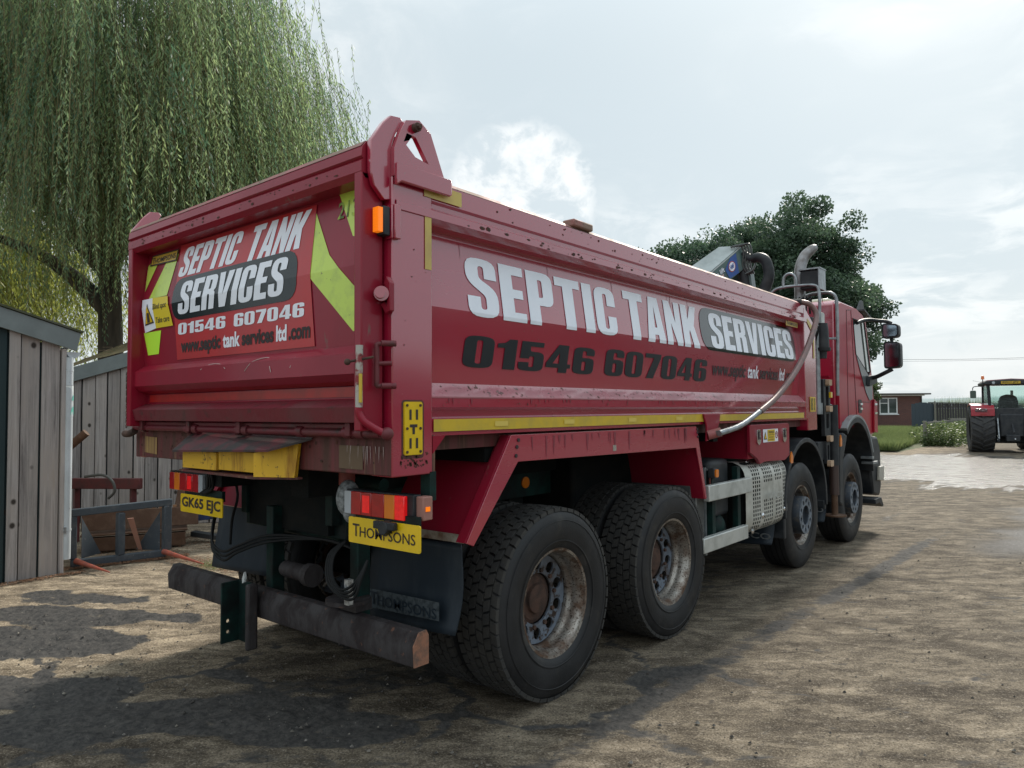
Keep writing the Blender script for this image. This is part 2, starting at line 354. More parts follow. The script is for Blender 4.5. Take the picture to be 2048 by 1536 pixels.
def empty(name, loc, label=None, cat=None, group=None):
    o = bpy.data.objects.new(name, None); COL.objects.link(o); o.location = loc; o.empty_display_size = .2
    if label: o['label'] = label; o['category'] = cat
    if group: o['group'] = group
    return o
def tagobj(o, label=None, cat=None, group=None, kind=None):
    for k, v in (('label', label), ('category', cat), ('group', group), ('kind', kind)):
        if v: o[k] = v
    return o
def copy_tree(o, parent=None, loc=None):
    c = o.copy(); COL.objects.link(c); c.parent = parent
    if loc is not None: c.location = loc
    for ch in o.children: copy_tree(ch, c)
    return c
def quads_mesh(name, V, m, k=4, parent=None, attr=None):
    """V: (n,k,3) array of separate polygons"""
    n = len(V); me = bpy.data.meshes.new(name)
    me.vertices.add(n*k); me.vertices.foreach_set('co', np.ascontiguousarray(V, dtype=np.float32).ravel())
    me.loops.add(n*k); me.loops.foreach_set('vertex_index', np.arange(n*k, dtype=np.int32))
    me.polygons.add(n); me.polygons.foreach_set('loop_start', np.arange(0, n*k, k, dtype=np.int32))
    try: me.polygons.foreach_set('loop_total', np.full(n, k, dtype=np.int32))
    except Exception: pass
    me.update(calc_edges=True); me.materials.append(m)
    if attr is not None:
        a = me.attributes.new('tone', 'FLOAT', 'FACE'); a.data.foreach_set('value', attr.astype(np.float32))
    o = bpy.data.objects.new(name, me); COL.objects.link(o)
    if parent is not None: o.parent = parent
    return o

# ------------------------------------------------------------------ lettering
def rpoly(pts, n=4):
    out = []; m = len(pts)
    for i, p in enumerate(pts):
        r = p[2] if len(p) > 2 else 0
        c = Vector(p[:2])
        if r == 0: out.append(tuple(c)); continue
        a = Vector(pts[i-1][:2])-c; b = Vector(pts[(i+1) % m][:2])-c
        ra = min(r, a.length*.49); rb = min(r, b.length*.49); A = c+a.normalized()*ra; B = c+b.normalized()*rb
        for k in range(n+1):
            t = k/n; out.append(tuple(A*(1-t)**2+c*2*t*(1-t)+B*t*t))
    return out
GL = {
 'I': ([(0,0),(.215,0),(.215,1),(0,1)],),
 'E': ([(0,0),(.42,0),(.42,.165),(.215,.165),(.215,.42),(.39,.42),(.39,.58),(.215,.58),(.215,.835),(.42,.835),(.42,1),(0,1)],),
 'T': ([(.155,0),(.375,0),(.375,.83),(.53,.83),(.53,1),(0,1),(0,.83),(.155,.83)],),
 'P': ([(0,0),(.215,0),(.215,.37),(.5,.37,.17),(.5,1,.17),(0,1)],[(.215,.52),(.295,.52,.04),(.295,.85,.04),(.215,.85)]),
 'C': ([(.5,.62),(.5,1,.2),(0,1,.2),(0,0,.2),(.5,0,.2),(.5,.40),(.295,.40),(.295,.13,.045),(.205,.13,.045),(.205,.87,.045),(.295,.87,.045),(.295,.62)],),
 'S': ([(.49,.66),(.49,1,.2),(0,1,.2),(0,.60,.14),(.29,.36,.06),(.29,.13,.05),(.20,.13,.05),(.20,.34),(0,.34),(0,0,.2),(.49,0,.2),(.49,.47,.15),(.20,.66,.06),(.20,.87,.05),(.29,.87,.05),(.29,.66)],),
 'A': ([(0,0),(.205,0),(.222,.17),(.328,.17),(.345,0),(.55,0),(.41,1),(.14,1)],[(.238,.33),(.312,.33),(.275,.82)]),
 'N': ([(0,0),(.18,0),(.18,.5),(.33,0),(.51,0),(.51,1),(.33,1),(.33,.52),(.18,1),(0,1)],),
 'K': ([(0,0),(.21,0),(.21,.34),(.245,.42),(.34,0),(.56,0),(.41,.53),(.55,1),(.34,1),(.21,.66),(.21,1),(0,1)],),
 'R': ([(0,0),(.21,0),(.21,.44),(.295,.44,.04),(.295,0),(.5,0),(.5,.47,.07),(.43,.52,.03),(.5,.58,.06),(.5,1,.18),(0,1)],[(.21,.59),(.295,.59,.04),(.295,.86,.04),(.21,.86)]),
 'V': ([(.16,0),(.39,0),(.55,1),(.34,1),(.275,.33),(.21,1),(0,1)],),
 '0': ([(0,0,.2),(.5,0,.2),(.5,1,.2),(0,1,.2)],[(.2,.13,.05),(.3,.13,.05),(.3,.87,.05),(.2,.87,.05)]),
 '1': ([(.13,0),(.35,0),(.35,1),(.21,1),(.13,.87),(0,.83),(0,.70),(.13,.70)],),
 '5': ([(.47,1),(.03,1),(.02,.42),(.20,.42),(.20,.5,.03),(.29,.5,.04),(.29,.13,.045),(.20,.13,.045),(.20,.29),(0,.29),(0,0,.18),(.49,0,.18),(.49,.66,.17),(.21,.66,.06),(.21,.84),(.47,.84)],),
 '4': ([(.27,0),(.46,0),(.46,.17),(.53,.17),(.53,.32),(.46,.32),(.46,1),(.24,1),(0,.33),(0,.17),(.27,.17)],[(.14,.32),(.27,.32),(.27,.72)]),
 '6': ([(0,0,.18),(.49,0,.18),(.49,.61,.16),(.2,.61,.02),(.2,.87,.045),(.29,.87,.045),(.29,.71),(.49,.71),(.49,1,.18),(0,1,.18)],[(.2,.13,.045),(.29,.13,.045),(.29,.48,.045),(.2,.48,.045)]),
 '7': ([(0,1),(0,.83),(.27,.83),(.08,0),(.30,0),(.49,.83),(.49,1)],),
}
def heavy(text, wx=1.0, gap=.05):
    """list of glyph loops, normalised: returns (loops per glyph, total width)"""
    x = 0; out = []
    for ch in text:
        if ch == ' ': x += .2*wx; continue
        loops = [rpoly(l) for l in GL[ch]]
        w = max(p[0] for p in loops[0])
        out.append([[((p[0])*wx+x, p[1]) for p in l] for l in loops]); x += w*wx+gap
    return out, x-gap
def fonttext(text, offset=0., xs=1.):
    cu = bpy.data.curves.new('tmp', 'FONT'); cu.body = text; cu.offset = offset; cu.resolution_u = 3
    ob = bpy.data.objects.new('tmp', cu); COL.objects.link(ob)
    bpy.context.view_layer.update()
    me = bpy.data.meshes.new_from_object(ob.evaluated_get(bpy.context.evaluated_depsgraph_get()))
    vs = [v.co.copy() for v in me.vertices]; fs = [tuple(p.vertices) for p in me.polygons]
    bpy.data.objects.remove(ob); bpy.data.curves.remove(cu); bpy.data.meshes.remove(me)
    return vs, fs
def glyphmesh(text, mode, **kw):
    if mode == 'heavy':
        gl, w = heavy(text, **kw); vs = []; fs = []
        for loops in gl:
            t = tessellate_polygon([[Vector((p[0], p[1], 0)) for p in l] for l in loops]); o = len(vs)
            vs += [Vector((p[0], p[1], 0)) for l in loops for p in l]; fs += [tuple(i+o for i in f) for f in t]
        return vs, fs
    return fonttext(text, **kw)
def place_text(name, geo_, m, parent, box, fn, shear=0., creases=(), refbox=None, **kw):
    """fit glyph geometry into box (u0,u1,v0,v1), cut at creases, map by fn(u,v)"""
    vs, fs = geo_
    u0, u1, v0, v1 = box
    sx = [v.x for v in vs]; sy = [v.y for v in vs]
    rx0, rx1, ry0, ry1 = refbox or (min(sx), max(sx), min(sy), max(sy))
    pts = []
    for v in vs:
        a = (v.x-rx0)/(rx1-rx0); b = (v.y-ry0)/(ry1-ry0)
        vv = v0+b*(v1-v0); uu = u0+a*(u1-u0-shear*(v1-v0))+shear*(vv-v0); pts.append(Vector((uu, vv, 0)))
    bm = bmesh.new(); bv = [bm.verts.new(p) for p in pts]
    for f in fs:
        try: bm.faces.new([bv[i] for i in f])
        except ValueError: pass
    for c in creases:
        bmesh.ops.bisect_plane(bm, geom=bm.verts[:]+bm.edges[:]+bm.faces[:], plane_co=(0, c, 0), plane_no=(0, 1, 0), dist=1e-5)
    off = Vector((0, 0, 0)); p = parent
    while p is not None: off += p.location; p = p.parent
    for v in bm.verts: v.co = Vector(fn(v.co.x, v.co.y))-off
    me = bpy.data.meshes.new(name); bm.to_mesh(me); bm.free(); me.materials.append(m)
    o = bpy.data.objects.new(name, me); COL.objects.link(o); o.parent = parent
    for k, v in kw.items(): o[k] = v
    return o
def circle(cx, cy, r, n=14, e=1., a0=0.): return [(cx+r*cos(2*pi*k/n), cy+r*sin(2*pi*k/n)*e) for k in range(n)]
def rrect(u0, u1, v0, v1, r, n=5): return rpoly([(u0, v0, r), (u1, v0, r), (u1, v1, r), (u0, v1, r)], n)
def patch(name, pts, m, parent, fn, creases=(), holes=(), **kw):
    loops = [pts]+list(holes)
    t = tessellate_polygon([[Vector((p[0], p[1], 0)) for p in l] for l in loops]); flat = [Vector((p[0], p[1], 0)) for l in loops for p in l]
    xs = [p.x for p in flat]; ys = [p.y for p in flat]; b = (min(xs), max(xs), min(ys), max(ys))
    return place_text(name, (flat, [tuple(f) for f in t]), m, parent, b, fn, creases=creases, refbox=b, **kw)
def url(parent, box, fn, shear, creases=(), last='.com', off=.024):
    segs = [('www.septic', M_blacksoft), ('tank', M_white), ('services', M_blacksoft), ('ltd', M_white), (last, M_blacksoft)]
    gs = [glyphmesh(s_, 'font', offset=off) for s_, _ in segs]
    wd = [max(v.x for v in g[0])-min(v.x for v in g[0])+.07 for g in gs]; tot = sum(wd); u = box[0]
    asc = max(v.y for v in gs[1][0]); desc = min(v.y for v in gs[0][0])
    for (s_, m_), g, w in zip(segs, gs, wd):
        du = (box[1]-box[0])*w/tot; x0 = min(v.x for v in g[0]); x1 = max(v.x for v in g[0])
        place_text('lettering', g, m_, parent, (u, u+du*.97, box[2], box[3]), fn, shear=shear, creases=creases, refbox=(x0, x1, desc, asc)); u += du

# ------------------------------------------------------------------ ground (numpy fBm relief and wear marks)
def vnoise(x, y, seed):
    xi = np.floor(x).astype(np.int64); yi = np.floor(y).astype(np.int64); fx = x-xi; fy = y-yi
    fx = fx*fx*(3-2*fx); fy = fy*fy*(3-2*fy)
    def h(a, b):
        n = (a*374761393+b*668265263+seed*1442695041) & 0xffffffff
        n = ((n ^ (n >> 13))*1274126177) & 0xffffffff
        return ((n ^ (n >> 16)) & 0xffff)/65535.
    return (h(xi, yi)*(1-fx)+h(xi+1, yi)*fx)*(1-fy)+(h(xi, yi+1)*(1-fx)+h(xi+1, yi+1)*fx)*fy
def fbm(x, y, s, seed=0, o=5, g=.5):
    a = 1.; t = 0.; r = 0.
    for i in range(o): r = r+a*vnoise(x*s, y*s, seed+i*17); t += a; a *= g; s *= 2.03
    return r/t
def sstep(a, b, x): t = np.clip((x-a)/(b-a), 0, 1); return t*t*(3-2*t)
def axis_lines(lo, hi, d, far, g=1.12):
    a = list(np.arange(lo, hi+1e-6, d)); s = d
    while a[-1] < far: s = min(s*g, 60); a.append(a[-1]+s)
    s = d; b = []; p = lo
    while p > -far: s = min(s*g, 60); p -= s; b.append(p)
    return np.array(b[::-1]+a)
gx = axis_lines(-7.5, 4.0, .035, 1500); gy = axis_lines(-2.2, 9.0, .035, 1500, 1.06)
gx = gx[(gx > -1100)]; 
X, Y = np.meshgrid(gx, gy)
nb = fbm(X, Y, .8, 3); nf = fbm(X, Y, 6., 9, 5, .6); nw = fbm(X, Y, 2.2, 21, 5)
def seg(ax, ay, bx, by):
    dx, dy = bx-ax, by-ay; t = np.clip(((X-ax)*dx+(Y-ay)*dy)/(dx*dx+dy*dy), 0, 1); return np.hypot(X-ax-t*dx, Y-ay-t*dy)
mud = np.zeros_like(X)
def blob(cx, cy, rx, ry, ang, k=1.):
    global mud
    c, s = cos(ang), sin(ang); u = ((X-cx)*c+(Y-cy)*s)/rx; v = (-(X-cx)*s+(Y-cy)*c)/ry
    d = np.sqrt(u*u+v*v)+(nb-.5)*1.3+(nw-.5)*1.2; mud = np.maximum(mud, k*sstep(1.12, .86, d))
# mud bands of the yard (left foreground) and the joints between slabs
blob(-3.55, -.45, 1.1, .36, .75); blob(-3.9, .2, .85, .22, .55, .9); blob(-2.4, -.55, .7, .22, .6); blob(-1.55, -.3, .8, .30, .8, .9); blob(-1.1, .75, 1.0, .22, 1.0, .55)
blob(-.85, .1, .5, .16, .6, .8); blob(-1.5, 1.4, .8, .22, .7, .55); blob(-4.4, .45, .6, .2, .5, .8)
blob(-1.3, 4.6, 1., 1.5, 0, .45)
# net of dirt-filled cracks
def cell(seed, s):
    # distance to voronoi edges
    u = X*s+(nw-.5)*1.1; v = Y*s+(nb-.5)*1.1; best = np.full(X.shape, 9.); sec = np.full(X.shape, 9.)
    ui = np.floor(u).astype(np.int64); vi = np.floor(v).astype(np.int64)
    for i in (-1, 0, 1):
        for j in (-1, 0, 1):
            a = ui+i; b = vi+j
            n = (a*73856093 ^ b*19349663 ^ seed*83492791) & 0xffffff; n = (n*1103515245+12345) & 0x7fffffff
            px = a+((n >> 8) & 1023)/1023.; py = b+((n >> 18) & 1023)/1023.
            d = np.hypot(u-px, v-py); sec = np.where(d < best, best, np.minimum(sec, d)); best = np.minimum(best, d)
    return sec-best
ce = cell(5, .95)
zone = sstep(1.6, .2, seg(-3.0, -1.2, 0.0, 1.6))
mud = np.maximum(mud, zone*sstep(.13, .05, ce)*.95)
mud = np.maximum(mud, sstep(.045, .0, ce)*.55*(X > -.5))
# wheel track of damp dirt running up the yard, right-hand side
tr = np.abs(X-(.33+.042*Y)-(nb-.5)*.16)
track = sstep(.15, .02, tr)*sstep(-1, .4, Y)*sstep(11, 7, Y)*(.62+.38*sstep(.35, .6, fbm(X, Y, 1.1, 77)))
tr2 = np.abs(X-1.95-(nb-.5)*.5); track = np.maximum(track, sstep(.35, .1, tr2)*.35*sstep(.4, .6, fbm(X, Y, 1.4, 57)))
mud = np.maximum(mud, track*.85)
# dark wet grit on the right edge of the yard
grit = sstep(.9, 1.5, X+(nb-.5)*1.2-(Y-8)*.02)*sstep(6.8, 8.2, Y+(nw-.5))*sstep(13.4, 12.2, Y+(nw-.5)*2)
# puddled yard beyond the lorry
yy = Y+(nb-.5)*2.5+(nw-.5)*2.5+(nf-.5)*2.5-.12*np.clip(X, -12, 6)
wet = sstep(14.6, 15.4, yy)*sstep(26.6, 25.6, yy)*sstep(-16, -14, X)*sstep(13, 10, X)
wet = np.maximum(wet, .0*sstep(.30, .12, np.abs(X-.05-(Y-12)*.07-(nw-.5)*.6))*sstep(10.5, 12, Y)*sstep(16, 15, Y)*sstep(.42, .52, fbm(X*2, Y*.6, 1.5, 33)))
wet = np.maximum(wet, .6*sstep(.05, .02, np.abs(X+.15-(nw-.5)*.4))*sstep(8.3, 8.8, Y)*sstep(10.6, 9.8, Y)*sstep(.5, .58, fbm(X*2, Y, 1.5, 34)))
H = (nf-.5)*.012+(nb-.5)*.02
Hm = (fbm(X, Y, 14., 44, 3, .6)-.5)*.035
# tread ruts in the mud at the left, running towards the sheds
ra = .62; U_ = X*cos(ra)+Y*sin(ra); V_ = -X*sin(ra)+Y*cos(ra)
rut = (np.abs(((V_*9) % 1)-.5)*2)*.02*(.5+.5*np.sign(np.sin(U_*95+V_*20)))
H += mud*(Hm*1.5)+mud*rut*sstep(-2.2, -3.0, X)-mud*.006
# fine tamped ridges of the brushed concrete
H += .0022*np.sin((X*cos(.25)+Y*sin(.25))*55+nb*14)*(1-mud)*sstep(-.2, -1.4, X)
H = np.where((Y > 13), (nb-.5)*.02*(1-wet), H)
far = (np.abs(X) > 60) | (Y > 70) | (Y < -40); H = np.where(far, 0, H)
H -= .006
for wy in (1.215, 2.58, 5.39, 7.18):     # settled flat under the tyres
    for wx in (-.33, -2.17):
        H *= 1-sstep(.55, .2, np.hypot((X-wx)*.8, Y-wy))
nyg, nxg = X.shape
me = bpy.data.meshes.new('yard_ground')
co = np.stack([X, Y, H], -1).reshape(-1, 3).astype(np.float32)
idx = np.arange(nyg*nxg).reshape(nyg, nxg)
q = np.stack([idx[:-1, :-1], idx[:-1, 1:], idx[1:, 1:], idx[1:, :-1]], -1).reshape(-1, 4).astype(np.int32)
me.vertices.add(len(co)); me.vertices.foreach_set('co', co.ravel())
me.loops.add(q.size); me.loops.foreach_set('vertex_index', q.ravel())
me.polygons.add(len(q)); me.polygons.foreach_set('loop_start', np.arange(0, q.size, 4, dtype=np.int32))
me.update(calc_edges=True)
me.polygons.foreach_set('use_smooth', np.ones(len(q), dtype=bool))
for nm, A in (('mud', mud), ('wet', wet), ('grit', grit)):
    a = me.attributes.new(nm, 'FLOAT', 'POINT'); a.data.foreach_set('value', A.reshape(-1).astype(np.float32))
ground = bpy.data.objects.new('yard_ground', me); COL.objects.link(ground); ground['kind'] = 'structure'
m = bpy.data.materials.new('yard_concrete'); m.use_nodes = True; t = m.node_tree; p = t.nodes['Principled BSDF']
Nn = t.nodes.new; Lk = t.links.new
g_ = Nn('ShaderNodeNewGeometry')
def gn(s, st=(1, 1, 1), d=10, r=.62, dist=0.):
    mp = Nn('ShaderNodeMapping'); Lk(g_.outputs['Position'], mp.inputs[0]); mp.inputs['Scale'].default_value = st
    n = Nn('ShaderNodeTexNoise'); Lk(mp.outputs[0], n.inputs[0]); n.inputs['Scale'].default_value = s; n.inputs['Detail'].default_value = d
    n.inputs['Roughness'].default_value = r; n.inputs['Distortion'].default_value = dist; return n.outputs[0]
def gr(v, lo, hi, a=0., b=1.):
    r = Nn('ShaderNodeMapRange'); Lk(v, r.inputs[0]); r.inputs[1].default_value = lo; r.inputs[2].default_value = hi; r.inputs[3].default_value = a; r.inputs[4].default_value = b; return r.outputs[0]
def gx_(f, a, b, bt='MIX'):
    k = Nn('ShaderNodeMix'); k.data_type = 'RGBA'; k.blend_type = bt
    if isinstance(f, float): k.inputs[0].default_value = f
    else: Lk(f, k.inputs[0])
    for i, v in ((6, a), (7, b)):
        if isinstance(v, tuple): k.inputs[i].default_value = (*v, 1)
        else: Lk(v, k.inputs[i])
    return k.outputs[2]
def gmth(op, a, b):
    n = Nn('ShaderNodeMath'); n.operation = op; n.use_clamp = True
    for i, v in enumerate((a, b)):
        if isinstance(v, float): n.inputs[i].default_value = v
        else: Lk(v, n.inputs[i])
    return n.outputs[0]
def at_(nm): a = Nn('ShaderNodeAttribute'); a.attribute_name = nm; return a.outputs['Fac']
def gnr(s_, st, d=10, r=.65, dist=0.):
    m1 = Nn('ShaderNodeMapping'); m1.vector_type = 'POINT'; Lk(g_.outputs['Position'], m1.inputs[0]); m1.inputs['Rotation'].default_value = (0, 0, radians(-40))
    m2 = Nn('ShaderNodeMapping'); Lk(m1.outputs[0], m2.inputs[0]); m2.inputs['Scale'].default_value = st
    n = Nn('ShaderNodeTexNoise'); Lk(m2.outputs[0], n.inputs[0]); n.inputs['Scale'].default_value = s_; n.inputs['Detail'].default_value = d; n.inputs['Roughness'].default_value = r; n.inputs['Distortion'].default_value = dist; return n.outputs[0]
streak = gnr(4.0, (.75, 1.6, 1), 12, .72, .5); fine = gn(95, (1, 1, 1), 4, .7); big = gn(.7, (1, 1, 1), 4); mid = gn(9, (1.8, 1, 1), 8, .7)
c = gx_(gr(streak, .38, .66), (.060, .050, .040), (.34, .295, .235))
c = gx_(gmth('MULTIPLY', gr(big, .36, .62), .35), c, (.23, .20, .16))
c = gx_(gmth('MULTIPLY', gr(gnr(1.7, (.6, 1.5, 1), 8, .7, .8), .48, .62), .7), c, (.075, .063, .052))
c = gx_(gmth('MULTIPLY', gr(gnr(11, (.8, 1.5, 1), 9, .75), .50, .64), .6), c, (.095, .083, .072))
c = gx_(gmth('MULTIPLY', gr(gnr(23, (.8, 1.3, 1), 7, .78), .56, .66), .5), c, (.42, .38, .33))
c = gx_(gmth('MULTIPLY', gr(fine, .55, .68), .5), c, (.48, .43, .36))
c = gx_(gmth('MULTIPLY', gr(fine, .47, .36), .75), c, (.05, .042, .036))
pw = Nn('ShaderNodeVectorMath'); pw.operation = 'POWER'; Lk(c, pw.inputs[0]); pw.inputs[1].default_value = (1.25, 1.25, 1.25)
vmul = Nn('ShaderNodeVectorMath'); vmul.operation = 'MULTIPLY'; Lk(pw.outputs[0], vmul.inputs[0]); spx = Nn('ShaderNodeSeparateXYZ'); Lk(g_.outputs['Position'], spx.inputs[0])
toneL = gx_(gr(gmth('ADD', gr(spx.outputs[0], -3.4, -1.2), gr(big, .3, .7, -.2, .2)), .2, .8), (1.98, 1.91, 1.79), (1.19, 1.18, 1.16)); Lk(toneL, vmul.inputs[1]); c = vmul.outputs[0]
# dark scuffs
c = gx_(gmth('MULTIPLY', gr(gn(6, (3, 1, 1), 6, .6), .64, .70), .8), c, (.055, .048, .042))
mudn = gr(gmth('ADD', at_('mud'), gr(gnr(5, (.7, 1.6, 1), 11, .78), .28, .72, -.50, .50)), .38, .66)
mudc = gx_(gr(gn(30, (1, 1, 1), 8, .75), .4, .7), (.040, .039, .039), (.105, .098, .090))
c = gx_(mudn, c, mudc)
gritc = gx_(gr(gn(34, (1, 1, 1), 6, .8), .45, .72), (.012, .012, .014), (.085, .085, .085))
c = gx_(at_('grit'), c, gritc)
wetf = at_('wet'); wpatch = gr(gmth('ADD', wetf, gr(gn(3.4, (.45, 2.2, 1), 11, .82), .32, .68, -1.10, .30)), .34, .60)
c = gx_(wetf, c, gx_(gr(mid, .4, .65), (.035, .033, .030), (.09, .082, .075)))
far_ = gr(gn(.02, (1, 1, 1), 5), .4, .6)
sp = Nn('ShaderNodeSeparateXYZ'); Lk(g_.outputs['Position'], sp.inputs[0])
c = gx_(gmth('MAXIMUM', gr(sp.outputs[1], 60., 90.), gmth('MAXIMUM', gr(sp.outputs[0], -25., -40.), gr(sp.outputs[0], 30., 60.))), c, gx_(far_, (.04, .07, .02), (.09, .12, .035)))
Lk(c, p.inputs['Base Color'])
r0 = gx_(mudn, (.9,)*3, (.8,)*3); r0 = gx_(at_('grit'), r0, (.6,)*3); r0 = gx_(wpatch, r0, (.20,)*3)
Lk(gr(wetf, 0., 1., .12, .30), p.inputs['Specular IOR Level']); Lk(r0, p.inputs['Roughness'])
bh = gx_(.5, gx_(mudn, fine, gn(60, (1, 1, 1), 6, .8)), streak); 
bp = Nn('ShaderNodeBump'); bp.inputs['Distance'].default_value = .02; Lk(bh, bp.inputs['Height']); Lk(gr(wpatch, 0., 1., .6, .5), bp.inputs['Strength'])
bp2 = Nn('ShaderNodeBump'); bp2.inputs['Distance'].default_value = .03; Lk(gn(5, (.7, 2., 1), 6, .65), bp2.inputs['Height']); bp2.inputs['Strength'].default_value = .3; Lk(bp.outputs[0], bp2.inputs['Normal'])
Lk(bp2.outputs[0], p.inputs['Normal'])
me.materials.append(m)

# far ridge of hills on the horizon
hb = MB(); hx = np.linspace(-900, 900, 80)
for k in range(3):
    yb = 950+k*150; top = 2+14*fbm(hx, hx*0+k*5, .004, 90+k)+k*4
    n = len(hx); hb.add([(x, yb, 0) for x in hx]+[(x, yb+90, z) for x, z in zip(hx, top)], [(i, i+1, n+i+1, n+i) for i in range(n-1)])
hills = hb.build('hills', mat('distant_hill', (.20, .26, .28), .9, c2=(.13, .19, .19), sc=.01), kind='structure')

# ------------------------------------------------------------------ the tipper lorry
LORRY = empty('tipper_lorry', (-1.25, 3.9, 0), 'large dusty red eight-wheel tipper lorry with septic tank lettering parked across the yard', 'lorry')
# side wall profile: z -> x (outer skin)
PZ = [(1.47, -.006), (1.548, -.006), (1.556, -.035), (1.585, -.035), (1.60, -.004), (1.648, -.004), (1.712, -.075), (2.069, -.045), (2.415, -.095), (2.45, -.095)]
def sidex(z): return float(np.interp(z, [a for a, b in PZ], [b for a, b in PZ]))
Y0, Y1 = .238, 5.46
def wall(name, side):
    mb = MB(); s = (lambda x: x) if side > 0 else (lambda x: -2.5-x)
    mb.strip([(s(x), z) for z, x in PZ], 'Y', Y0-.02, Y1+.02)
    mb.add([(s(-.13), Y0-.02, 1.47), (s(-.13), Y1+.02, 1.47), (s(-.13), Y1+.02, 2.6), (s(-.13), Y0-.02, 2.6)], [(0, 1, 2, 3)])
    return mb.build(name, M_redside, LORRY, recalc=False)
sidewall = wall('side_panel', 1); wall('side_panel', -1)
# ledge and bottom flange as their own skins slightly proud (mud-spattered, sky sheen painted in)
for s_ in (1, -1):
    s = (lambda x: x) if s_ > 0 else (lambda x: -2.5-x)
    e = .002
    mb = MB(); mb.strip([(s(-.075+e), 1.7135), (s(-.004+e), 1.6495), (s(-.004+e), 1.643)], 'Y', Y0-.01, Y1); mb.build('ledge', M_ledge, LORRY, recalc=False)
    # top rail
    rail = [(-.14, 2.60), (-.12, 2.655), (-.03, 2.655), (-.005, 2.632), (-.004, 2.545), (-.018, 2.535), (-.018, 2.515), (.006, 2.497), (.006, 2.462), (-.03, 2.44), (-.13, 2.425), (-.14, 2.44)]
    mb = MB(); k = len(rail)
    mb.strip([(s(x), z) for x, z in rail]+[(s(rail[0][0]), rail[0][1])], 'Y', .02, Y1+.04)
    mb.build('top_rail', M_redside, LORRY, recalc=True)
    mb = MB(); mb.strip([(s(-.118), 2.6575), (s(-.03), 2.6575), (s(-.0035), 2.634)], 'Y', .34, Y1+.03); mb.build('rail_cap', M_redtop, LORRY, recalc=False)
# rail stop block
MB().box(-.075, .012, 1.36, 1.56, 2.645, 2.69).build('rail_block', M_redtop, LORRY, bevel=.01)
# rear corner posts
for s_ in (1, -1):
    x0, x1 = (-.14, 0.) if s_ > 0 else (-2.5, -2.36)
    MB().box(x0, x1, 0, .238, 1.30, 2.60).build('corner_post', M_redside, LORRY, bevel=.006)
# front corner posts, front wall, floor
for s_ in (1, -1):
    x0, x1 = (-.12, -.002) if s_ > 0 else (-2.5, -2.38)
    mb = MB(); mb.prism([(5.5, 1.36), (5.80, 1.36), (5.80, 2.44), (5.49, 2.60), (5.44, 2.60), (5.44, 1.47), (5.5, 1.47)], 'X', x0, x1)
    mb.build('front_post', M_redside, LORRY, bevel=.008)
MB().box(-2.4, -.1, 5.72, 5.76, 1.4, 2.56).box(-2.4, -.1, 5.44, 5.76, 2.54, 2.60).build('front_wall', M_red, LORRY)
MB().box(-2.42, -.08, .02, 5.7, 1.40, 1.50).build('body_floor', M_redbeam, LORRY)
mb = MB()
for yy_ in np.arange(.7, 5.6, .55): mb.box(-2.4, -.1, yy_, yy_+.08, 1.32, 1.40)
mb.box(-1.75, -1.6, .1, 5.7, 1.15, 1.40).box(-.9, -.75, .1, 5.7, 1.15, 1.40)
mb.build('body_subframe', M_under, LORRY)
# yellow reflective bands
def S(u, v): return (sidex(v)+.0035, u, v)
def S0(u, v): return (.0035, u, v)
M_band_w = M_yellow
patch('reflective_band', [(Y0+.004, 1.489), (2.97, 1.489), (4.02-.9, 1.489), (4.02-.9, 1.545), (Y0+.004, 1.545)], M_yellow, LORRY, S0)
patch('reflective_band', [(3.33, 1.489), (5.36, 1.489), (5.36, 1.540), (3.33, 1.540)], M_yellow, LORRY, S0)
for yy_ in (.66, 1.25, 1.95, 2.6): patch('band_mark', [(yy_, 1.505), (yy_+.1, 1.505), (yy_+.1, 1.53), (yy_, 1.53)], mat('band_print', (.66, .5, .1), .5), LORRY, lambda u, v: (.0065, u, v))
patch('reflective_tape', [(.19, 2.222), (.231, 2.222), (.231, 2.467), (.19, 2.467)], M_yelpale, LORRY, S0)
def Srail(u, v): return (.0005+(v-2.50)*-.01+.004, u, v)
patch('reflective_tape', [(.185, 2.553), (.43, 2.582-.03), (.43, 2.62), (.185, 2.625)], M_yelpale, LORRY, Srail)
patch('reflective_tape', [(5.52, 2.505), (5.60, 2.475), (5.74, 2.40), (5.74, 2.33), (5.6, 2.41), (5.52, 2.46)], M_yelpale, LORRY, S0)
patch('reflective_tape', [(5.70, 2.1), (5.74, 2.1), (5.74, 2.3), (5.70, 2.3)], M_yelpale, LORRY, S0)
# lettering on the side
CR = (2.069,)
place_text('lettering', glyphmesh('SEPTIC', 'heavy', gap=.06), M_white, LORRY, (.53, 1.92, 2.050, 2.352), S, creases=CR)
place_text('lettering', glyphmesh('TANK', 'heavy', gap=.05), M_white, LORRY, (2.035, 3.12, 2.046, 2.366), S, creases=CR)
patch('letter_pill', rrect(3.16, 5.33, 2.045, 2.385, .16), M_blackside, LORRY, S, creases=CR)
def S2(u, v): x, y, z = S(u, v); return (x+.002, y, z)
place_text('lettering', glyphmesh('SERVICES', 'heavy', gap=.055), M_white, LORRY, (3.33, 5.24, 2.066, 2.352), S2, creases=CR)
place_text('lettering', glyphmesh('01546', 'heavy', wx=1.3, gap=.075), M_digit, LORRY, (.495, 1.665, 1.797, 1.955), S, shear=.12)
place_text('lettering', glyphmesh('607046', 'heavy', wx=1.3, gap=.075), M_digit, LORRY, (1.775, 3.26, 1.797, 1.965), S, shear=.12)
url(LORRY, (3.34, 5.30, 1.815, 1.965), S, .12, last='.com')
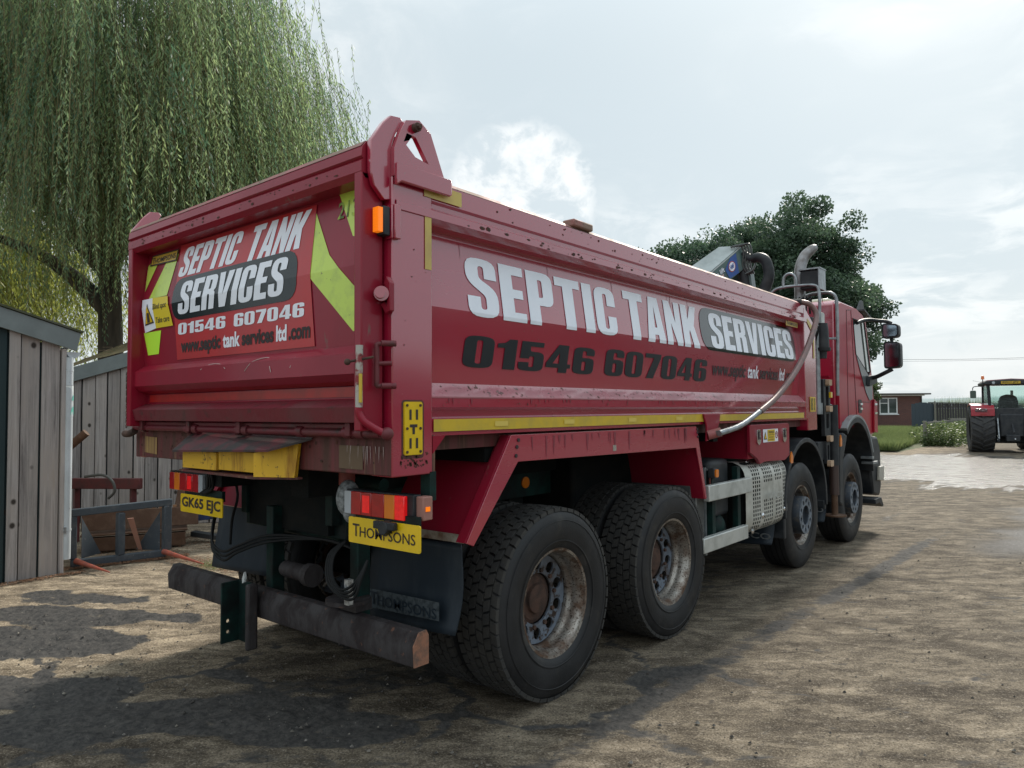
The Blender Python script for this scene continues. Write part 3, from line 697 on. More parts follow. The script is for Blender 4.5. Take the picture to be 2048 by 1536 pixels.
def thompsons(parent, box, fn, m, gap=.04, **kw):
    a, fa = fonttext('T', offset=.008); b, fb = fonttext('HOMPSONS', offset=.006)
    ax1 = max(v.x for v in a); ah = max(v.y for v in a); bx0 = min(v.x for v in b); bh = max(v.y for v in b)
    vs = [v.copy() for v in a]+[Vector(((v.x-bx0)*.86+ax1+gap*ah, v.y*.80, 0)) for v in b]; fs = fa+[tuple(i+len(a) for i in f) for f in fb]
    return place_text('lettering', (vs, fs), m, parent, box, fn, **kw)
def framed(parent, box, fn, fn2, m1=None, m2=None):
    u0, u1, v0, v1 = box; d = (v1-v0)*.07; m1 = m1 or M_gold; m2 = m2 or M_blacksoft
    w = u1-u0; dx = max(d, .006)
    lab = patch('maker_label', [(u0, v0), (u1, v0), (u1, v1), (u0, v1)], m1, parent, fn)
    return lab
lab = framed(LORRY, (5.02, 5.36, 2.392, 2.448), lambda u, v: (-.04, u, v), None)
thompsons(LORRY, (5.04, 5.34, 2.402, 2.438), lambda u, v: (-.038, u, v), M_blacksoft)

# tailgate -------------------------------------------------------------
TY = -.13; TXL, TXR = -2.335, -.045
TP = [(1.535, .10), (1.60, .115), (1.635, .03), (1.64, .022), (1.695, .022), (1.715, .075), (1.745, .105), (1.832, .105), (1.872, .045), (2.225, .068), (2.565, .025), (2.62, .025)]
def taily(z): return -float(np.interp(z, [a for a, b in TP], [b for a, b in TP]))
PX0, PX1 = TXL+.055, TXR-.05
mb = MB(); mb.strip([(taily(z), z) for z, _ in TP], 'X', PX0, PX1)
mb.add([(PX0, -.005, 1.5), (PX1, -.005, 1.5), (PX1, -.005, 2.6), (PX0, -.005, 2.6)], [(0, 1, 2, 3)])
tailgate = mb.build('tailgate', M_red, LORRY, recalc=False)
mb = MB(); mb.strip([(taily(1.536)-.002, 1.536), (taily(1.60)-.0025, 1.601), (taily(1.632)-.002, 1.635)], 'X', PX0, PX1); mb.build('bottom_lip', M_reddirty, LORRY, recalc=False)
mb = MB(); mb.strip([(taily(1.714)-.002, 1.714), (taily(1.745)-.002, 1.7455), (taily(1.832)-.002, 1.833), (taily(1.872)-.002, 1.8735)], 'X', PX0, PX1); mb.build('ledge', M_red, LORRY, recalc=False)
patch('red_band', [(PX0+.03, 1.648), (PX1-.005, 1.648), (PX1-.005, 1.692), (PX0+.03, 1.692)], M_redband, LORRY, lambda u, v: (u, -.026, v))
for x0, x1 in ((TXL, TXL+.055), (TXR-.05, TXR)):
    MB().box(x0, x1, TY, -.012, 1.50, 2.60).build('tailgate_stile', M_red, LORRY, bevel=.006)
railp = [(-.012, 2.575), (TY+.02, 2.575), (TY, 2.60), (TY, 2.645), (TY+.012, 2.655), (TY, 2.665), (TY+.005, 2.705), (TY+.03, 2.735), (-.03, 2.738), (-.012, 2.72)]
mb = MB(); mb.strip(railp+[railp[0]], 'X', TXL, TXR); mb.add([(TXL, *p_) for p_ in railp]+[(TXR, *p_) for p_ in railp], [tuple(range(10)), tuple(range(10, 20))]); mb.build('tailgate_top_rail', M_red, LORRY)
mb = MB(); mb.strip([(-.05, 2.7405), (TY+.03, 2.738), (TY+.006, 2.711)], 'X', TXL+.01, TXR-.01); mb.build('rail_cap', M_redtop, LORRY, recalc=False)
mb = MB(); mb.box(TXL+.02, TXR-.01, -.05, -.012, 1.505, 1.53); mb.build('tailgate_edge', M_reddirty, LORRY, bevel=.006)
# tailgate graphics
def T(u, v): return (u, taily(v)-.0025, v)
def T2(u, v): return (u, taily(v)-.0045, v)
def T3(u, v): return (u, taily(v)-.0065, v)
TC = (2.225, 2.56)
zs = .0
for nm, pts in (('A', [(-.539, 2.52), (-.397, 2.297), (-.178, 2.077), (-.178, 1.932), (-.252, 1.937), (-.607, 2.281)]),
                ('B', [(-.331, 2.575), (-.112, 2.575), (-.112, 2.335), (-.20, 2.36)]),
                ('C', [(-2.265, 2.336), (-2.145, 2.489), (-2.03, 2.56), (-2.16, 2.56), (-2.27, 2.50)]),
                ('D', [(-2.194, 2.284), (-1.954, 2.283), (-1.871, 2.527), (-2.012, 2.505)])):
    if nm == 'A': pts = [(-.50, 2.52), (-.36, 2.297), (-.112, 2.077), (-.112, 1.932), (-.20, 1.937), (-.58, 2.281)]
    patch('chevron', pts, M_fluo, LORRY, T, creases=TC)
patch('chevron', [(-2.262, 2.078), (-2.028, 2.079), (-2.077, 1.939), (-2.22, 1.938)], M_fluo2, LORRY, T, label='bright new yellow chevron piece')
place_text('lettering', fonttext('213', offset=.01), mat('worn_stencil', (.10, .16, .06), .7, c2=(.5, .68, .1), sc=30), LORRY, (-.325, -.185, 2.455, 2.535), T2)
patch('sticker', [(-1.84, 1.891), (-.485, 1.888), (-.50, 2.562), (-1.85, 2.572)], M_sticker, LORRY, T2, creases=TC)
place_text('lettering', glyphmesh('SEPTIC', 'heavy', gap=.06), M_white, LORRY, (-1.84, -1.13, 2.375, 2.545), T3, shear=.42, creases=TC)
place_text('lettering', glyphmesh('TANK', 'heavy', gap=.05), M_white, LORRY, (-1.105, -.53, 2.365, 2.547), T3, shear=.42, creases=TC)
patch('letter_pill', rrect(-1.87, -.60, 2.12, 2.365, .11), M_black, LORRY, T3, creases=TC)
def T4(u, v): return (u, taily(v)-.0085, v)
place_text('lettering', glyphmesh('SERVICES', 'heavy', gap=.055), M_white, LORRY, (-1.80, -.675, 2.150, 2.338), T4, shear=.25, creases=TC)
place_text('lettering', glyphmesh('01546', 'heavy', wx=1.3, gap=.075), M_white, LORRY, (-1.81, -1.265, 2.035, 2.10), T3, shear=.18)
place_text('lettering', glyphmesh('607046', 'heavy', wx=1.3, gap=.075), M_white, LORRY, (-1.19, -.545, 2.033, 2.10), T3, shear=.18)
url(LORRY, (-1.79, -.50, 1.906, 2.008), T3, .12, off=.04)
patch('maker_label', [(-2.23, 2.495), (-1.885, 2.485), (-1.87, 2.555), (-2.215, 2.56)], M_gold, LORRY, T3)
patch('label_border', [(-2.23, 2.495), (-1.885, 2.485), (-1.87, 2.555), (-2.215, 2.56)], M_blacksoft, LORRY, T4, holes=[[(-2.22, 2.503), (-1.893, 2.493), (-1.881, 2.548), (-2.208, 2.552)]])
thompsons(LORRY, (-2.205, -1.90, 2.505, 2.543), T4, M_blacksoft)
patch('warning_sign', [(-2.275, 2.285), (-2.135, 2.284), (-2.085, 2.095), (-2.235, 2.077)], M_white, LORRY, T3, creases=TC)
patch('warning_sign', [(-2.135, 2.284), (-1.935, 2.277), (-1.865, 2.095), (-2.085, 2.095)], mat('yellow_sign', (.72, .56, .02), .35), LORRY, T3, creases=TC)
patch('warning_symbol', [(-2.225, 2.12), (-2.105, 2.13), (-2.195, 2.255)], M_blacksoft, LORRY, T4, creases=TC)
patch('warning_symbol', [(-2.212, 2.130), (-2.118, 2.138), (-2.191, 2.24)], M_plate, LORRY, lambda u, v: (u, taily(v)-.0105, v), creases=TC)
patch('warning_symbol', [(-2.185, 2.135), (-2.150, 2.137), (-2.160, 2.195), (-2.19, 2.195)], M_blacksoft, LORRY, lambda u, v: (u, taily(v)-.0125, v))
place_text('lettering', fonttext('Blind spot', offset=.006), M_blacksoft, LORRY, (-2.115, -1.94, 2.20, 2.245), T4)
place_text('lettering', fonttext('Take care', offset=.006), M_blacksoft, LORRY, (-2.08, -1.905, 2.125, 2.16), T4)
# scratches on the tailgate ledge
M_scr = mat('bare_scratch', (.45, .36, .34), .6)
for pts in ([(-1.45, 1.815), (-1.38, 1.84), (-1.26, 1.838), (-1.19, 1.81)], [(-1.0, 1.79), (-.93, 1.835), (-.82, 1.85), (-.77, 1.80), (-.76, 1.775)], [(-.60, 1.79), (-.57, 1.84)]):
    MB().tube([(x, taily(z)-.003, z) for x, z in pts], .0022, 5).build('scratch', M_scr, LORRY)
# pivot ears and lifting brackets
for s_ in (1, -1):
    mx = (lambda x: x) if s_ > 0 else (lambda x: -2.38-x)
    ear = [(-.105, 2.73), (-.04, 2.825), (0, 2.868), (.06, 2.876), (.075, 2.86), (.03, 2.79), (.012, 2.74), (.012, 2.50), (-.03, 2.49), (-.09, 2.545), (-.105, 2.60)]
    mb = MB(); mb.prism(ear, 'X', mx(-.040), mx(-.012)); mb.build('tailgate_ear', M_redside, LORRY, bevel=.004)
    mxx = (lambda x: x) if s_ > 0 else (lambda x: -2.5-x)
    br = [(.003, 2.60), (.003, 2.72), (.04, 2.81), (.07, 2.862), (.15, 2.885), (.22, 2.845), (.31, 2.65), (.31, 2.60)]
    if s_ > 0:
        mb = MB(); mb.prism(br, 'X', -.012, .012, holes=[[(.072, 2.752), (.108, 2.802), (.128, 2.80), (.205, 2.70), (.125, 2.712)]]); mb.build('lifting_bracket', M_redside, LORRY, bevel=.005)
        MB().prism([(.002, 2.555), (.002, 2.655), (.34, 2.655), (.34, 2.585), (.325, 2.575), (.03, 2.575)], 'X', .0125, .032).build('bracket_plate', M_redside, LORRY, bevel=.006)
        MB().cyl((-.03, .122, 2.841), (.035, .122, 2.841), .02).cyl((.035, .122, 2.841), (.05, .122, 2.841), .012, 6).build('hinge_pin', M_rust, LORRY, smooth=30)
    else:
        mb = MB(); mb.prism([(-.06, 2.60), (-.06, 2.70), (.02, 2.78), (.25, 2.78), (.32, 2.60)], 'X', -2.5, -2.40); mb.build('lifting_bracket', M_redtop, LORRY, bevel=.01)
MB().box(-.062, -.045, .0, .12, 2.60, 2.80).build('bracket_backing', M_red, LORRY, bevel=.004)
# amber marker on the seam and post fittings
MB().box(-.03, .012, -.012, -.001, 2.325, 2.47).box(-.02, .02, 0.0, .035, 2.325, 2.475).build('marker_bracket', M_redside, LORRY, bevel=.004)
bk = MB().box(-.042, .004, -.05, -.014, 2.335, 2.460).build('side_marker', M_black_pl, LORRY, bevel=.004)
mb = MB()
for k in range(9): mb.box(-.036, .0, -.076, -.051, 2.346+k*.0117, 2.3575+k*.0117)
mb.build('amber_lens', M_amberlit, bk, kind='stuff')
MB().cyl((-.05, -.02, 2.083), (-.005, -.055, 2.083), .032).cyl((-.03, -.045, 2.083), (.005, -.07, 2.083), .022).build('latch_pin', M_redside, LORRY, smooth=30)
mb = MB(); mb.prism([(-.005, 2.16), (.02, 2.13), (.02, 2.01), (-.01, 2.0), (-.045, 2.045), (-.02, 2.05), (.0, 2.03), (.004, 2.10), (-.02, 2.13)], 'Y', -.03, -.004); mb.build('latch_hook', M_red, LORRY, bevel=.003)
# locking lever and its guard loops
MB().tube([(-.05, -.137, 1.60), (-.05, -.136, 1.575), (-.035, -.12, 1.54), (.0, -.07, 1.50), (.02, -.05, 1.49)], .0165, 12).build('lever_foot', M_red, LORRY, smooth=40)
lev = MB().tube([(-.05, -.135, 1.86), (-.05, -.137, 1.70), (-.05, -.137, 1.60)], .0155, 12).build('locking_lever', mat('worn_lever', (.42, .40, .36), .6, c2=(.24, .03, .035), sc=16, lo=.45, hi=.55, c3=(.02, .02, .02), sc3=40, lo3=.62, hi3=.68), LORRY, smooth=40)
MB().cyl((-.034, -.142, 1.62), (-.034, -.142, 1.74), .0075, 8).build('lever_tape', M_yellow, lev)
MB().sphere((.02, -.045, 1.488), .028).build('lever_knuckle', M_reddirty, LORRY, smooth=60)
MB().tube([(.02, -.02, 1.87), (-.02, -.06, 1.868), (-.022, -.065, 1.86), (-.022, -.065, 1.78), (-.022, -.065, 1.70), (-.02, -.06, 1.69), (.03, -.02, 1.69)], .0105, 10, smooth=3).tube([(.02, -.02, 1.787), (-.022, -.06, 1.785)], .01).build('guard_loop', M_reddirty, LORRY, smooth=40)
MB().cyl((.0, -.06, 1.87), (.03, -.005, 1.87), .013).cyl((.0, -.06, 1.69), (.03, -.005, 1.69), .013).build('guard_stub', M_reddirty, LORRY, smooth=40)
MB().sphere((-.085, -.17, 1.79), .014).cyl((-.085, -.17, 1.79), (.0, -.1, 1.81), .0055).build('locking_pin', M_rust, LORRY, smooth=50)

# rear beam below the tailgate
MB().box(-2.496, -.004, -.002, .26, 1.303, 1.475).build('rear_beam', M_redbeam, LORRY, bevel=.006)
MB().cyl((-2.42, -.04, 1.492), (-.02, -.045, 1.487), .019, 14).build('latch_shaft', M_reddirty, LORRY, smooth=40)
mb = MB()
for x in (-2.3, -1.72, -1.63, -1.17, -1.10, -.62, -.26, -.17): mb.cyl((x, -.043, 1.49), (x+.045, -.043, 1.49), .028, 12)
mb.build('shaft_collar', M_reddirty, LORRY, smooth=40)
for x in (-2.28, -1.68, -1.14, -.23): MB().box(x, x+.035, -.075, -.003, 1.475, 1.535).build('shaft_bracket', M_reddirty, LORRY, bevel=.003)
MB().tube([(-2.40, -.05, 1.47), (-2.46, -.06, 1.45), (-2.52, -.06, 1.45)], .022).build('shaft_end', M_rust, LORRY, smooth=40)
ch = MB()
for k in range(16):
    z = 1.50+.022*k; o = .004
    ch.tube([(-2.50+(o if k % 2 else 0), -.06-(0 if k % 2 else o), z-.012), (-2.51, -.06, z), (-2.50, -.06, z+.014), (-2.49, -.06, z), (-2.50, -.06, z-.012)], .003, 5)
ch.build('chain', M_rust, LORRY)
MB().tube([(-2.42, -.04, 1.78), (-2.50, -.04, 1.82), (-2.50, -.04, 1.66), (-2.42, -.04, 1.64)], .018, 8).build('side_hook', M_rust, LORRY)
patch('worn_tape', [(-2.36, 1.335), (-2.19, 1.325), (-2.19, 1.43), (-2.36, 1.435)], mat('grimy_tape', (.36, .23, .08), .6, c2=(.16, .08, .04), sc=30, stretch=(1, 1, .04)), LORRY, lambda u, v: (u, -.0055, v))
patch('worn_tape', [(-.36, 1.325), (-.19, 1.325), (-.19, 1.43), (-.36, 1.43)], mat('very_grimy_tape', (.13, .085, .05), .7, c2=(.35, .3, .22), sc=60, lo=.6, hi=.64, stretch=(1, 1, .06)), LORRY, lambda u, v: (u, -.0055, v))
# hooded yellow light guard
mb = MB(); mb.add([(-1.72, -.01, 1.475), (-.56, -.01, 1.46), (-.70, -.16, 1.405), (-1.66, -.16, 1.375), (-1.72, -.01, 1.465), (-.56, -.01, 1.45), (-.70, -.16, 1.395), (-1.66, -.16, 1.365)], [(0, 1, 2, 3), (7, 6, 5, 4), (0, 4, 5, 1), (1, 5, 6, 2), (2, 6, 7, 3), (3, 7, 4, 0)])
mb.build('light_guard_hood', mat('muddy_hood', (.10, .018, .024), .6, c2=(.028, .022, .021), sc=7, lo=.42, hi=.56, bump=.2), LORRY)
MB().box(-1.63, -1.262, -.115, -.08, 1.278, 1.372).build('guard_plate', M_yeldirty, LORRY, bevel=.002)
MB().box(-1.256, -.84, -.105, -.07, 1.282, 1.382).build('guard_plate', M_yeldirty, LORRY, bevel=.002)
mb = MB(); mb.add([(-.838, -.15, 1.27), (-.655, -.045, 1.268), (-.64, -.03, 1.43), (-.838, -.15, 1.385), (-.838, -.12, 1.27), (-.665, -.02, 1.268), (-.65, -.01, 1.43), (-.838, -.12, 1.385)], [(0, 1, 2, 3), (4, 7, 6, 5), (0, 4, 5, 1), (1, 5, 6, 2), (2, 6, 7, 3), (3, 7, 4, 0)])
mb.build('guard_plate', M_yeldirty, LORRY)
MB().prism([(-1.66, -.12), (-.84, -.15), (-.65, -.03), (-.65, -.003), (-1.66, -.003)], 'Z', 1.258, 1.268).build('guard_tray', M_redbeam, LORRY)
# IITII plate on the post
pl = patch('slotted_plate', rrect(.064, .168, 1.393, 1.622, .012), M_plate, LORRY, lambda u, v: (.008, u, v))
MB().prism(rrect(.062, .170, 1.391, 1.624, .012), 'X', .001, .0068).build('plate_backing', M_plate, LORRY)
MB().prism(rrect(.052, .184, 1.375, 1.632, .02), 'X', -.002, .0008).build('plate_grime', mat('grime', (.07, .04, .035), .9, c2=(.16, .04, .04), sc=25), LORRY)
for a_, b_ in ((.090, .103), (.128, .141)):
    for z0 in (1.545, 1.42): patch('plate_slot', [(a_, z0), (b_, z0), (b_, z0+.045), (a_, z0+.045)], M_blacksoft, LORRY, lambda u, v: (.0095, u, v))
patch('plate_slot', [(.108, 1.482), (.122, 1.482), (.122, 1.512), (.137, 1.512), (.137, 1.525), (.093, 1.525), (.093, 1.512), (.108, 1.512)], M_blacksoft, LORRY, lambda u, v: (.0095, u, v))
mb = MB()
for y_, z_ in ((.077, 1.608), (.155, 1.608), (.077, 1.507), (.155, 1.507), (.077, 1.405), (.155, 1.405)): mb.cyl((.008, y_, z_), (.013, y_, z_), .006, 8)
mb.build('plate_bolt', M_rust, LORRY)

# chassis --------------------------------------------------------------
for x in (-1.70, -.86):
    mb = MB(); mb.box(x, x+.06, .28, 8.0, .98, 1.24); mb.build('chassis_rail', M_green, LORRY, bevel=.004)
MB().box(-1.64, -.86, .30, .38, .92, 1.2).box(-1.64, -.86, 1.8, 1.95, .85, 1.15).box(-1.64, -.86, 3.4, 3.5, .9, 1.15).box(-1.64, -.86, 5.0, 5.15, .9, 1.15).build('crossmember', M_under, LORRY)
MB().cyl((-1.95, .42, 1.24), (-.55, .42, 1.20), .035, 14).build('tip_pivot_tube', M_green, LORRY, smooth=40)
MB().box(-1.75, -1.55, .34, .6, .9, 1.3).box(-.95, -.75, .34, .6, .9, 1.3).build('pivot_bracket', M_green, LORRY, bevel=.01)
MB().box(-1.40, -.85, .36, .5, .88, 1.05).build('rear_step_box', M_green, LORRY, bevel=.01)
mb = MB()
for y_ in (1.215, 2.58):
    mb.cyl((-2.1, y_, .52), (-.4, y_, .52), .10, 16).sphere((-1.25, y_, .52), .26, sz=(1, 1, 1))
for y_ in (5.39, 7.18): mb.cyl((-2.15, y_, .50), (-.35, y_, .50), .07, 12)
mb.build('axle', M_under, LORRY, smooth=40)
mb = MB()
for x in (-1.72, -.84): 
    mb.tube([(x, .5, .84), (x, 1.2, .80), (x, 1.9, .66), (x, 2.6, .80), (x, 3.2, .84)], .045, 8)
    mb.tube([(x, 4.7, .86), (x, 5.39, .66), (x, 6.1, .86)], .04, 8).tube([(x, 6.5, .86), (x, 7.18, .66), (x, 7.9, .86)], .04, 8)
mb.build('leaf_spring', M_under, LORRY, smooth=40)
MB().box(-1.5, -1.0, 5.0, 8.2, .5, 1.0).cyl((-1.25, .8, .75), (-1.25, 5.2, .8), .06, 12).build('driveline', M_under, LORRY, bevel=.03)
MB().box(-1.9, -.6, 2.2, 3.1, .86, 1.25).box(-1.62, -.9, .62, 1.7, .78, 1.12).build('underbody_box', M_under, LORRY, bevel=.03)

# underrun bumper and brackets
bp_ = [(.17, .44), (.165, .535), (.20, .592), (.245, .595), (.26, .57), (.26, .44)]
mb = MB(); mb.prism([(y, z) for y, z in bp_], 'X', -2.40, -.055); mb.build('rear_bumper', M_bumper, LORRY, bevel=.006)
MB().prism([(y*.985+.003, z*.985+.008) for y, z in bp_], 'X', -.0555, -.050).build('bumper_end', M_bumpend, LORRY)
mb = MB(); mb.prism([(.03, .30), (.145, .30), (.145, .635), (.03, .635)], 'X', -1.475, -1.460, holes=[circle(.07, .36, .011, 10), circle(.07, .42, .011, 10)]).box(-1.4595, -1.32, .13, .145, .30, .635)
mb.build('bumper_bracket', M_green, LORRY, bevel=.004)
MB().box(-1.319, -1.285, .085, .15, .28, .64).build('bracket_flange', M_bumper, LORRY, bevel=.012)
for x in (-1.36, -.60): MB().box(x, x+.065, .24, .32, .55, 1.05).build('bumper_stay', M_green, LORRY, bevel=.006)
MB().box(-.62, -.50, .2, .3, .60, .66).cyl((-.56, .2, .645), (-.56, .2, .665), .11, 18).build('stay_foot', M_bumper, LORRY, smooth=40)
mb = MB(); mb.cyl((-1.25, .30, .70), (-.98, .26, .71), .045, 16).cyl((-.98, .26, .71), (-.93, .26, .71), .062, 12); mb.build('tow_coupling', M_bumper, LORRY, smooth=40)
MB().prism([(-1.37, .635), (-1.35, .645), (-1.345, .67), (-1.352, .70), (-1.36, .685), (-1.372, .66)], 'Y', .10, .112).build('seal_tag', mat('pale_tag', (.5, .52, .52), .5), LORRY)
MB().box(-.485, -.455, .12, .15, .66, .78).build('foil_tag', mat('foil', (.55, .58, .6), .35, metal=.6, c2=(.2, .2, .2), sc=40), LORRY)
# cables
cab_ = MB()
for k in range(3):
    d = k*.018
    cab_.tube([(-1.86, .2, .98-d), (-1.82, .16, .86-d), (-1.72, .12, .80-d), (-1.6, .12, .78-d*1.4), (-1.45, .12, .83-d), (-1.25, .2, .90-d), (-.9, .3, .90), (-.65, .3, .88)], .008, 7)
for k in range(4):
    d = k*.014
    cab_.tube([(-.58, .2, .94), (-.62-d, .16, .87), (-.58-d, .12, .79-d*.8), (-.50, .10, .74-d*.8), (-.43+d, .10, .75-d), (-.38+d*.5, .12, .80), (-.36, .16, .88)], .007, 7)
cab_.tube([(-1.68, .2, 1.25), (-1.60, .2, 1.1), (-1.66, .2, .95), (-1.68, .2, .80)], .008, 7)
for k in range(3): cab_.tube([(-1.80+k*.02, .1, 1.25), (-1.72+k*.02, .08, 1.22), (-1.76+k*.03, .1, 1.14), (-1.84+k*.02, .1, 1.10)], .009, 7)
cab_.build('cable', M_cable, LORRY, smooth=50)
MB().sphere((-.52, .17, 1.16), .075, sz=(.8, .8, 1.2)).sphere((-.50, .17, 1.10), .05, sz=(.8, .8, 1.2)).build('bagged_connector', mat('dusty_plastic_bag', (.28, .30, .31), .5, c2=(.08, .09, .09), sc=50, bump=.5), LORRY, smooth=60)
MB().cyl((-.57, .2, 1.22), (-.57, .2, 1.29), .04).build('red_socket', mat('dull_red_plastic', (.2, .04, .03), .6), LORRY)

# tail lights and plates
def tail_light(x0, flip):
    W = .445; y = .13
    root = MB().box(x0, x0+W+.03, y+.004, y+.05, 1.092, 1.212).build('tail_light', M_black_pl, LORRY, bevel=.004)
    parts = [('clear_lens', 0, .05, M_clearlens), ('red_lens', .05, .125, M_redlens), ('lit_lens', .125, .20, M_redlit), ('red_lens', .20, .29, M_redlens), ('amber_lens', .29, .36, M_amber), ('outer_lens', .36, .425, M_redlit if flip > 0 else M_redlens)]
    for nm, a, b, mm in parts:
        a_, b_ = (x0+.01+a, x0+.01+b) if flip > 0 else (x0+.02+W-b, x0+.02+W-a)
        if nm == 'lit_lens':
            MB().box(a_+.0005, b_-.0005, y-.018, y+.004, 1.098, 1.206).build('red_lens', M_redlens, root, bevel=.003)
            MB().box(a_+.012, b_-.012, y-.0195, y-.0181, 1.112, 1.192).build('lit_lens', M_redlit, root, bevel=.0005)
        else: MB().box(a_+.0005, b_-.0005, y-.018, y+.004, 1.098, 1.206).build(nm, mm, root, bevel=.003)
    return root
tail_light(-.487, 1); tail_light(-2.315, -1)
MB().box(-.02, .03, .15, .21, 1.10, 1.205).build('side_lamp', mat('dusty_pink_plastic', (.33, .16, .13), .6), LORRY, bevel=.005)
MB().box(.0305, .034, .165, .19, 1.14, 1.16).build('amber_lens', M_amberlit, LORRY)
MB().box(-.06, .0, .22, .26, 1.18, 1.31).box(-1.95, -1.88, .2, .26, 1.2, 1.30).build('lamp_hanger', M_green, LORRY)
def plate(x0, x1, z0, z1, y, text, letters, name):
    r = MB().prism(rrect(x0, x1, z0, z1, .012), 'Y', y, y+.006).build(name, M_plate, LORRY)
    return r
PY = .105
pl1 = plate(-2.105, -1.60, .972, 1.082, PY, None, None, 'number_plate')
g1 = fonttext('GK65 EJC', offset=.03); place_text('lettering', g1, M_blacksoft, pl1, (-2.085, -1.62, .987, 1.067), lambda u, v: (u, PY-.002, v))
pl2 = plate(-.432, .060, .968, 1.088, PY, None, None, 'maker_plate')
thompsons(pl2, (-.40, .03, 1.0, 1.058), lambda u, v: (u, PY-.002, v), M_blacksoft)
MB().cyl((-.15, .07, 1.062), (-.15, .12, 1.062), .032, 20).box(-.22, -.08, .075, .10, 1.055, 1.09).build('reversing_camera', M_black_pl, LORRY, bevel=.004)
MB().box(-.40, .03, .12, .14, 1.06, 1.12).box(-2.08, -1.63, .12, .14, 1.06, 1.12).build('plate_bracket', M_green, LORRY)
sg = patch('safety_sign', [(-1.94, 1.155), (-1.79, 1.165), (-1.735, 1.245), (-1.92, 1.24)], mat('red_sign', (.24, .05, .06), .4), LORRY, lambda u, v: (u, .29, v))
for z_, t_ in ((1.215, 'TAKE SAFETY'), (1.195, 'IF TIPPER LIFT'), (1.17, 'IS RAISED')): place_text('lettering', fonttext(t_), M_white, sg, (-1.90, -1.79, z_, z_+.012), lambda u, v: (u, .287, v))

# rear mudguards: sloping plates, flange, flaps
def wheelguard(side):
    s = (lambda x: x) if side > 0 else (lambda x: -2.5-x)
    # sloping rear plate (dark red), inner width .62
    W = .64
    def slab(pts, name, th=.006, m=M_red):
        mb = MB(); mb.prism(pts, 'X', s(0), s(-W)); return mb.build(name, m, LORRY, bevel=.002)
    slab([(.50, .955), (.512, .945), (.815, 1.43), (2.905, 1.43), (3.045, .91), (3.057, .912), (2.912, 1.444), (.805, 1.444)], 'wheel_guard')
    fl = [(.455, .955), (.505, .935), (.845, 1.318), (2.922, 1.298), (3.065, .905), (3.088, .912), (2.95, 1.40), (2.925, 1.455), (.79, 1.457)]
    mb = MB(); mb.prism(fl[:], 'X', s(.003), s(-.009)); mb.build('guard_flange', M_redside, LORRY, bevel=.003)
    mb = MB(); mb.prism([(.455, .955), (.79, 1.457), (.815, 1.457), (.480, .955)], 'X', s(-.0095), s(-.07)); mb.build('flange_return', M_red, LORRY, bevel=.002)
    mb = MB(); mb.prism([(.79, 1.4575), (2.92, 1.4555), (2.92, 1.4475), (.79, 1.4475)], 'X', s(-.0), s(-.20)); mb.build('guard_top', M_redtop, LORRY)
    mb = MB()
    for y_, z_ in ((.845, 1.43), (.832, 1.395), (.825, 1.35), (2.935, 1.435), (2.938, 1.41), (2.945, 1.38)): mb.cyl((s(.003), y_, z_), (s(.009), y_, z_), .010, 8)
    mb.build('guard_bolt', M_blacksoft, LORRY)
wheelguard(1); wheelguard(-1)
MB().box(.003, .006, 1.765, 1.80, 1.33, 1.365).build('small_sticker', mat('grey_sticker', (.42, .38, .32), .7, c2=(.2, .2, .18), sc=120), LORRY)
MB().prism([(.24, 1.47), (.32, 1.47), (.24, 1.39)], 'X', -.006, .0).build('gusset', M_red, LORRY)
# inner plate behind the corner post (dark)
def flap(x0, x1, z0, z1, y, name='mudflap'):
    n = 14; vs = []; 
    for i in range(n+1):
        t = i/n; z = z1+(z0-z1)*t; yy_ = y+.02*sin(t*3)-.03*t*t
        for k in range(7):
            u = k/6; vs.append((x0+(x1-x0)*u-.02*t, yy_+.02*(u-.5)**2*4+.006*sin(6*t+4*u), z-(.03*(1-u) if t > .9 else 0)))
    fs = [(i*7+k, i*7+k+1, (i+1)*7+k+1, (i+1)*7+k) for i in range(n) for k in range(6)]
    return MB().add(vs, fs).build(name, M_flap, LORRY, solid=.012, smooth=50)
f1 = flap(-.79, -.095, .495, .93, .50)
MB().box(-.52, -.05, .488, .494, .945, .985).build('flap_strip', mat('pale_rusty_strip', (.38, .37, .33), .6, c2=(.14, .08, .05), sc=10), LORRY)
patch('flap_panel', [(-.70, .545), (-.17, .565), (-.17, .655), (-.70, .645)], M_flapprint, LORRY, lambda u, v: (u, .443, v))
thompsons(LORRY, (-.685, -.185, .570, .635), lambda u, v: (u, .438, v), M_flap)
flap(-2.66, -1.93, .50, 1.0, .62)
MB().box(-2.46, -1.90, .70, .71, .90, 1.45).build('inner_guard', M_red, LORRY)
flap(-.36, -.02, .36, .66, 6.1); flap(-.62, -.05, .33, .62, 4.62)
place_text('lettering', fonttext('IVECO', offset=.02), M_galv, LORRY, (-.42, -.06, .385, .44), lambda u, v: (u, 4.56, v))
place_text('lettering', fonttext('IVECO', offset=.02), M_galv, LORRY, (-.33, -.03, .47, .52), lambda u, v: (u, 6.04, v))
MB().cyl((-.80, 1.9, 1.08), (-.79, 1.9, 1.08), .04, 18).build('chassis_marker', M_amber, LORRY)

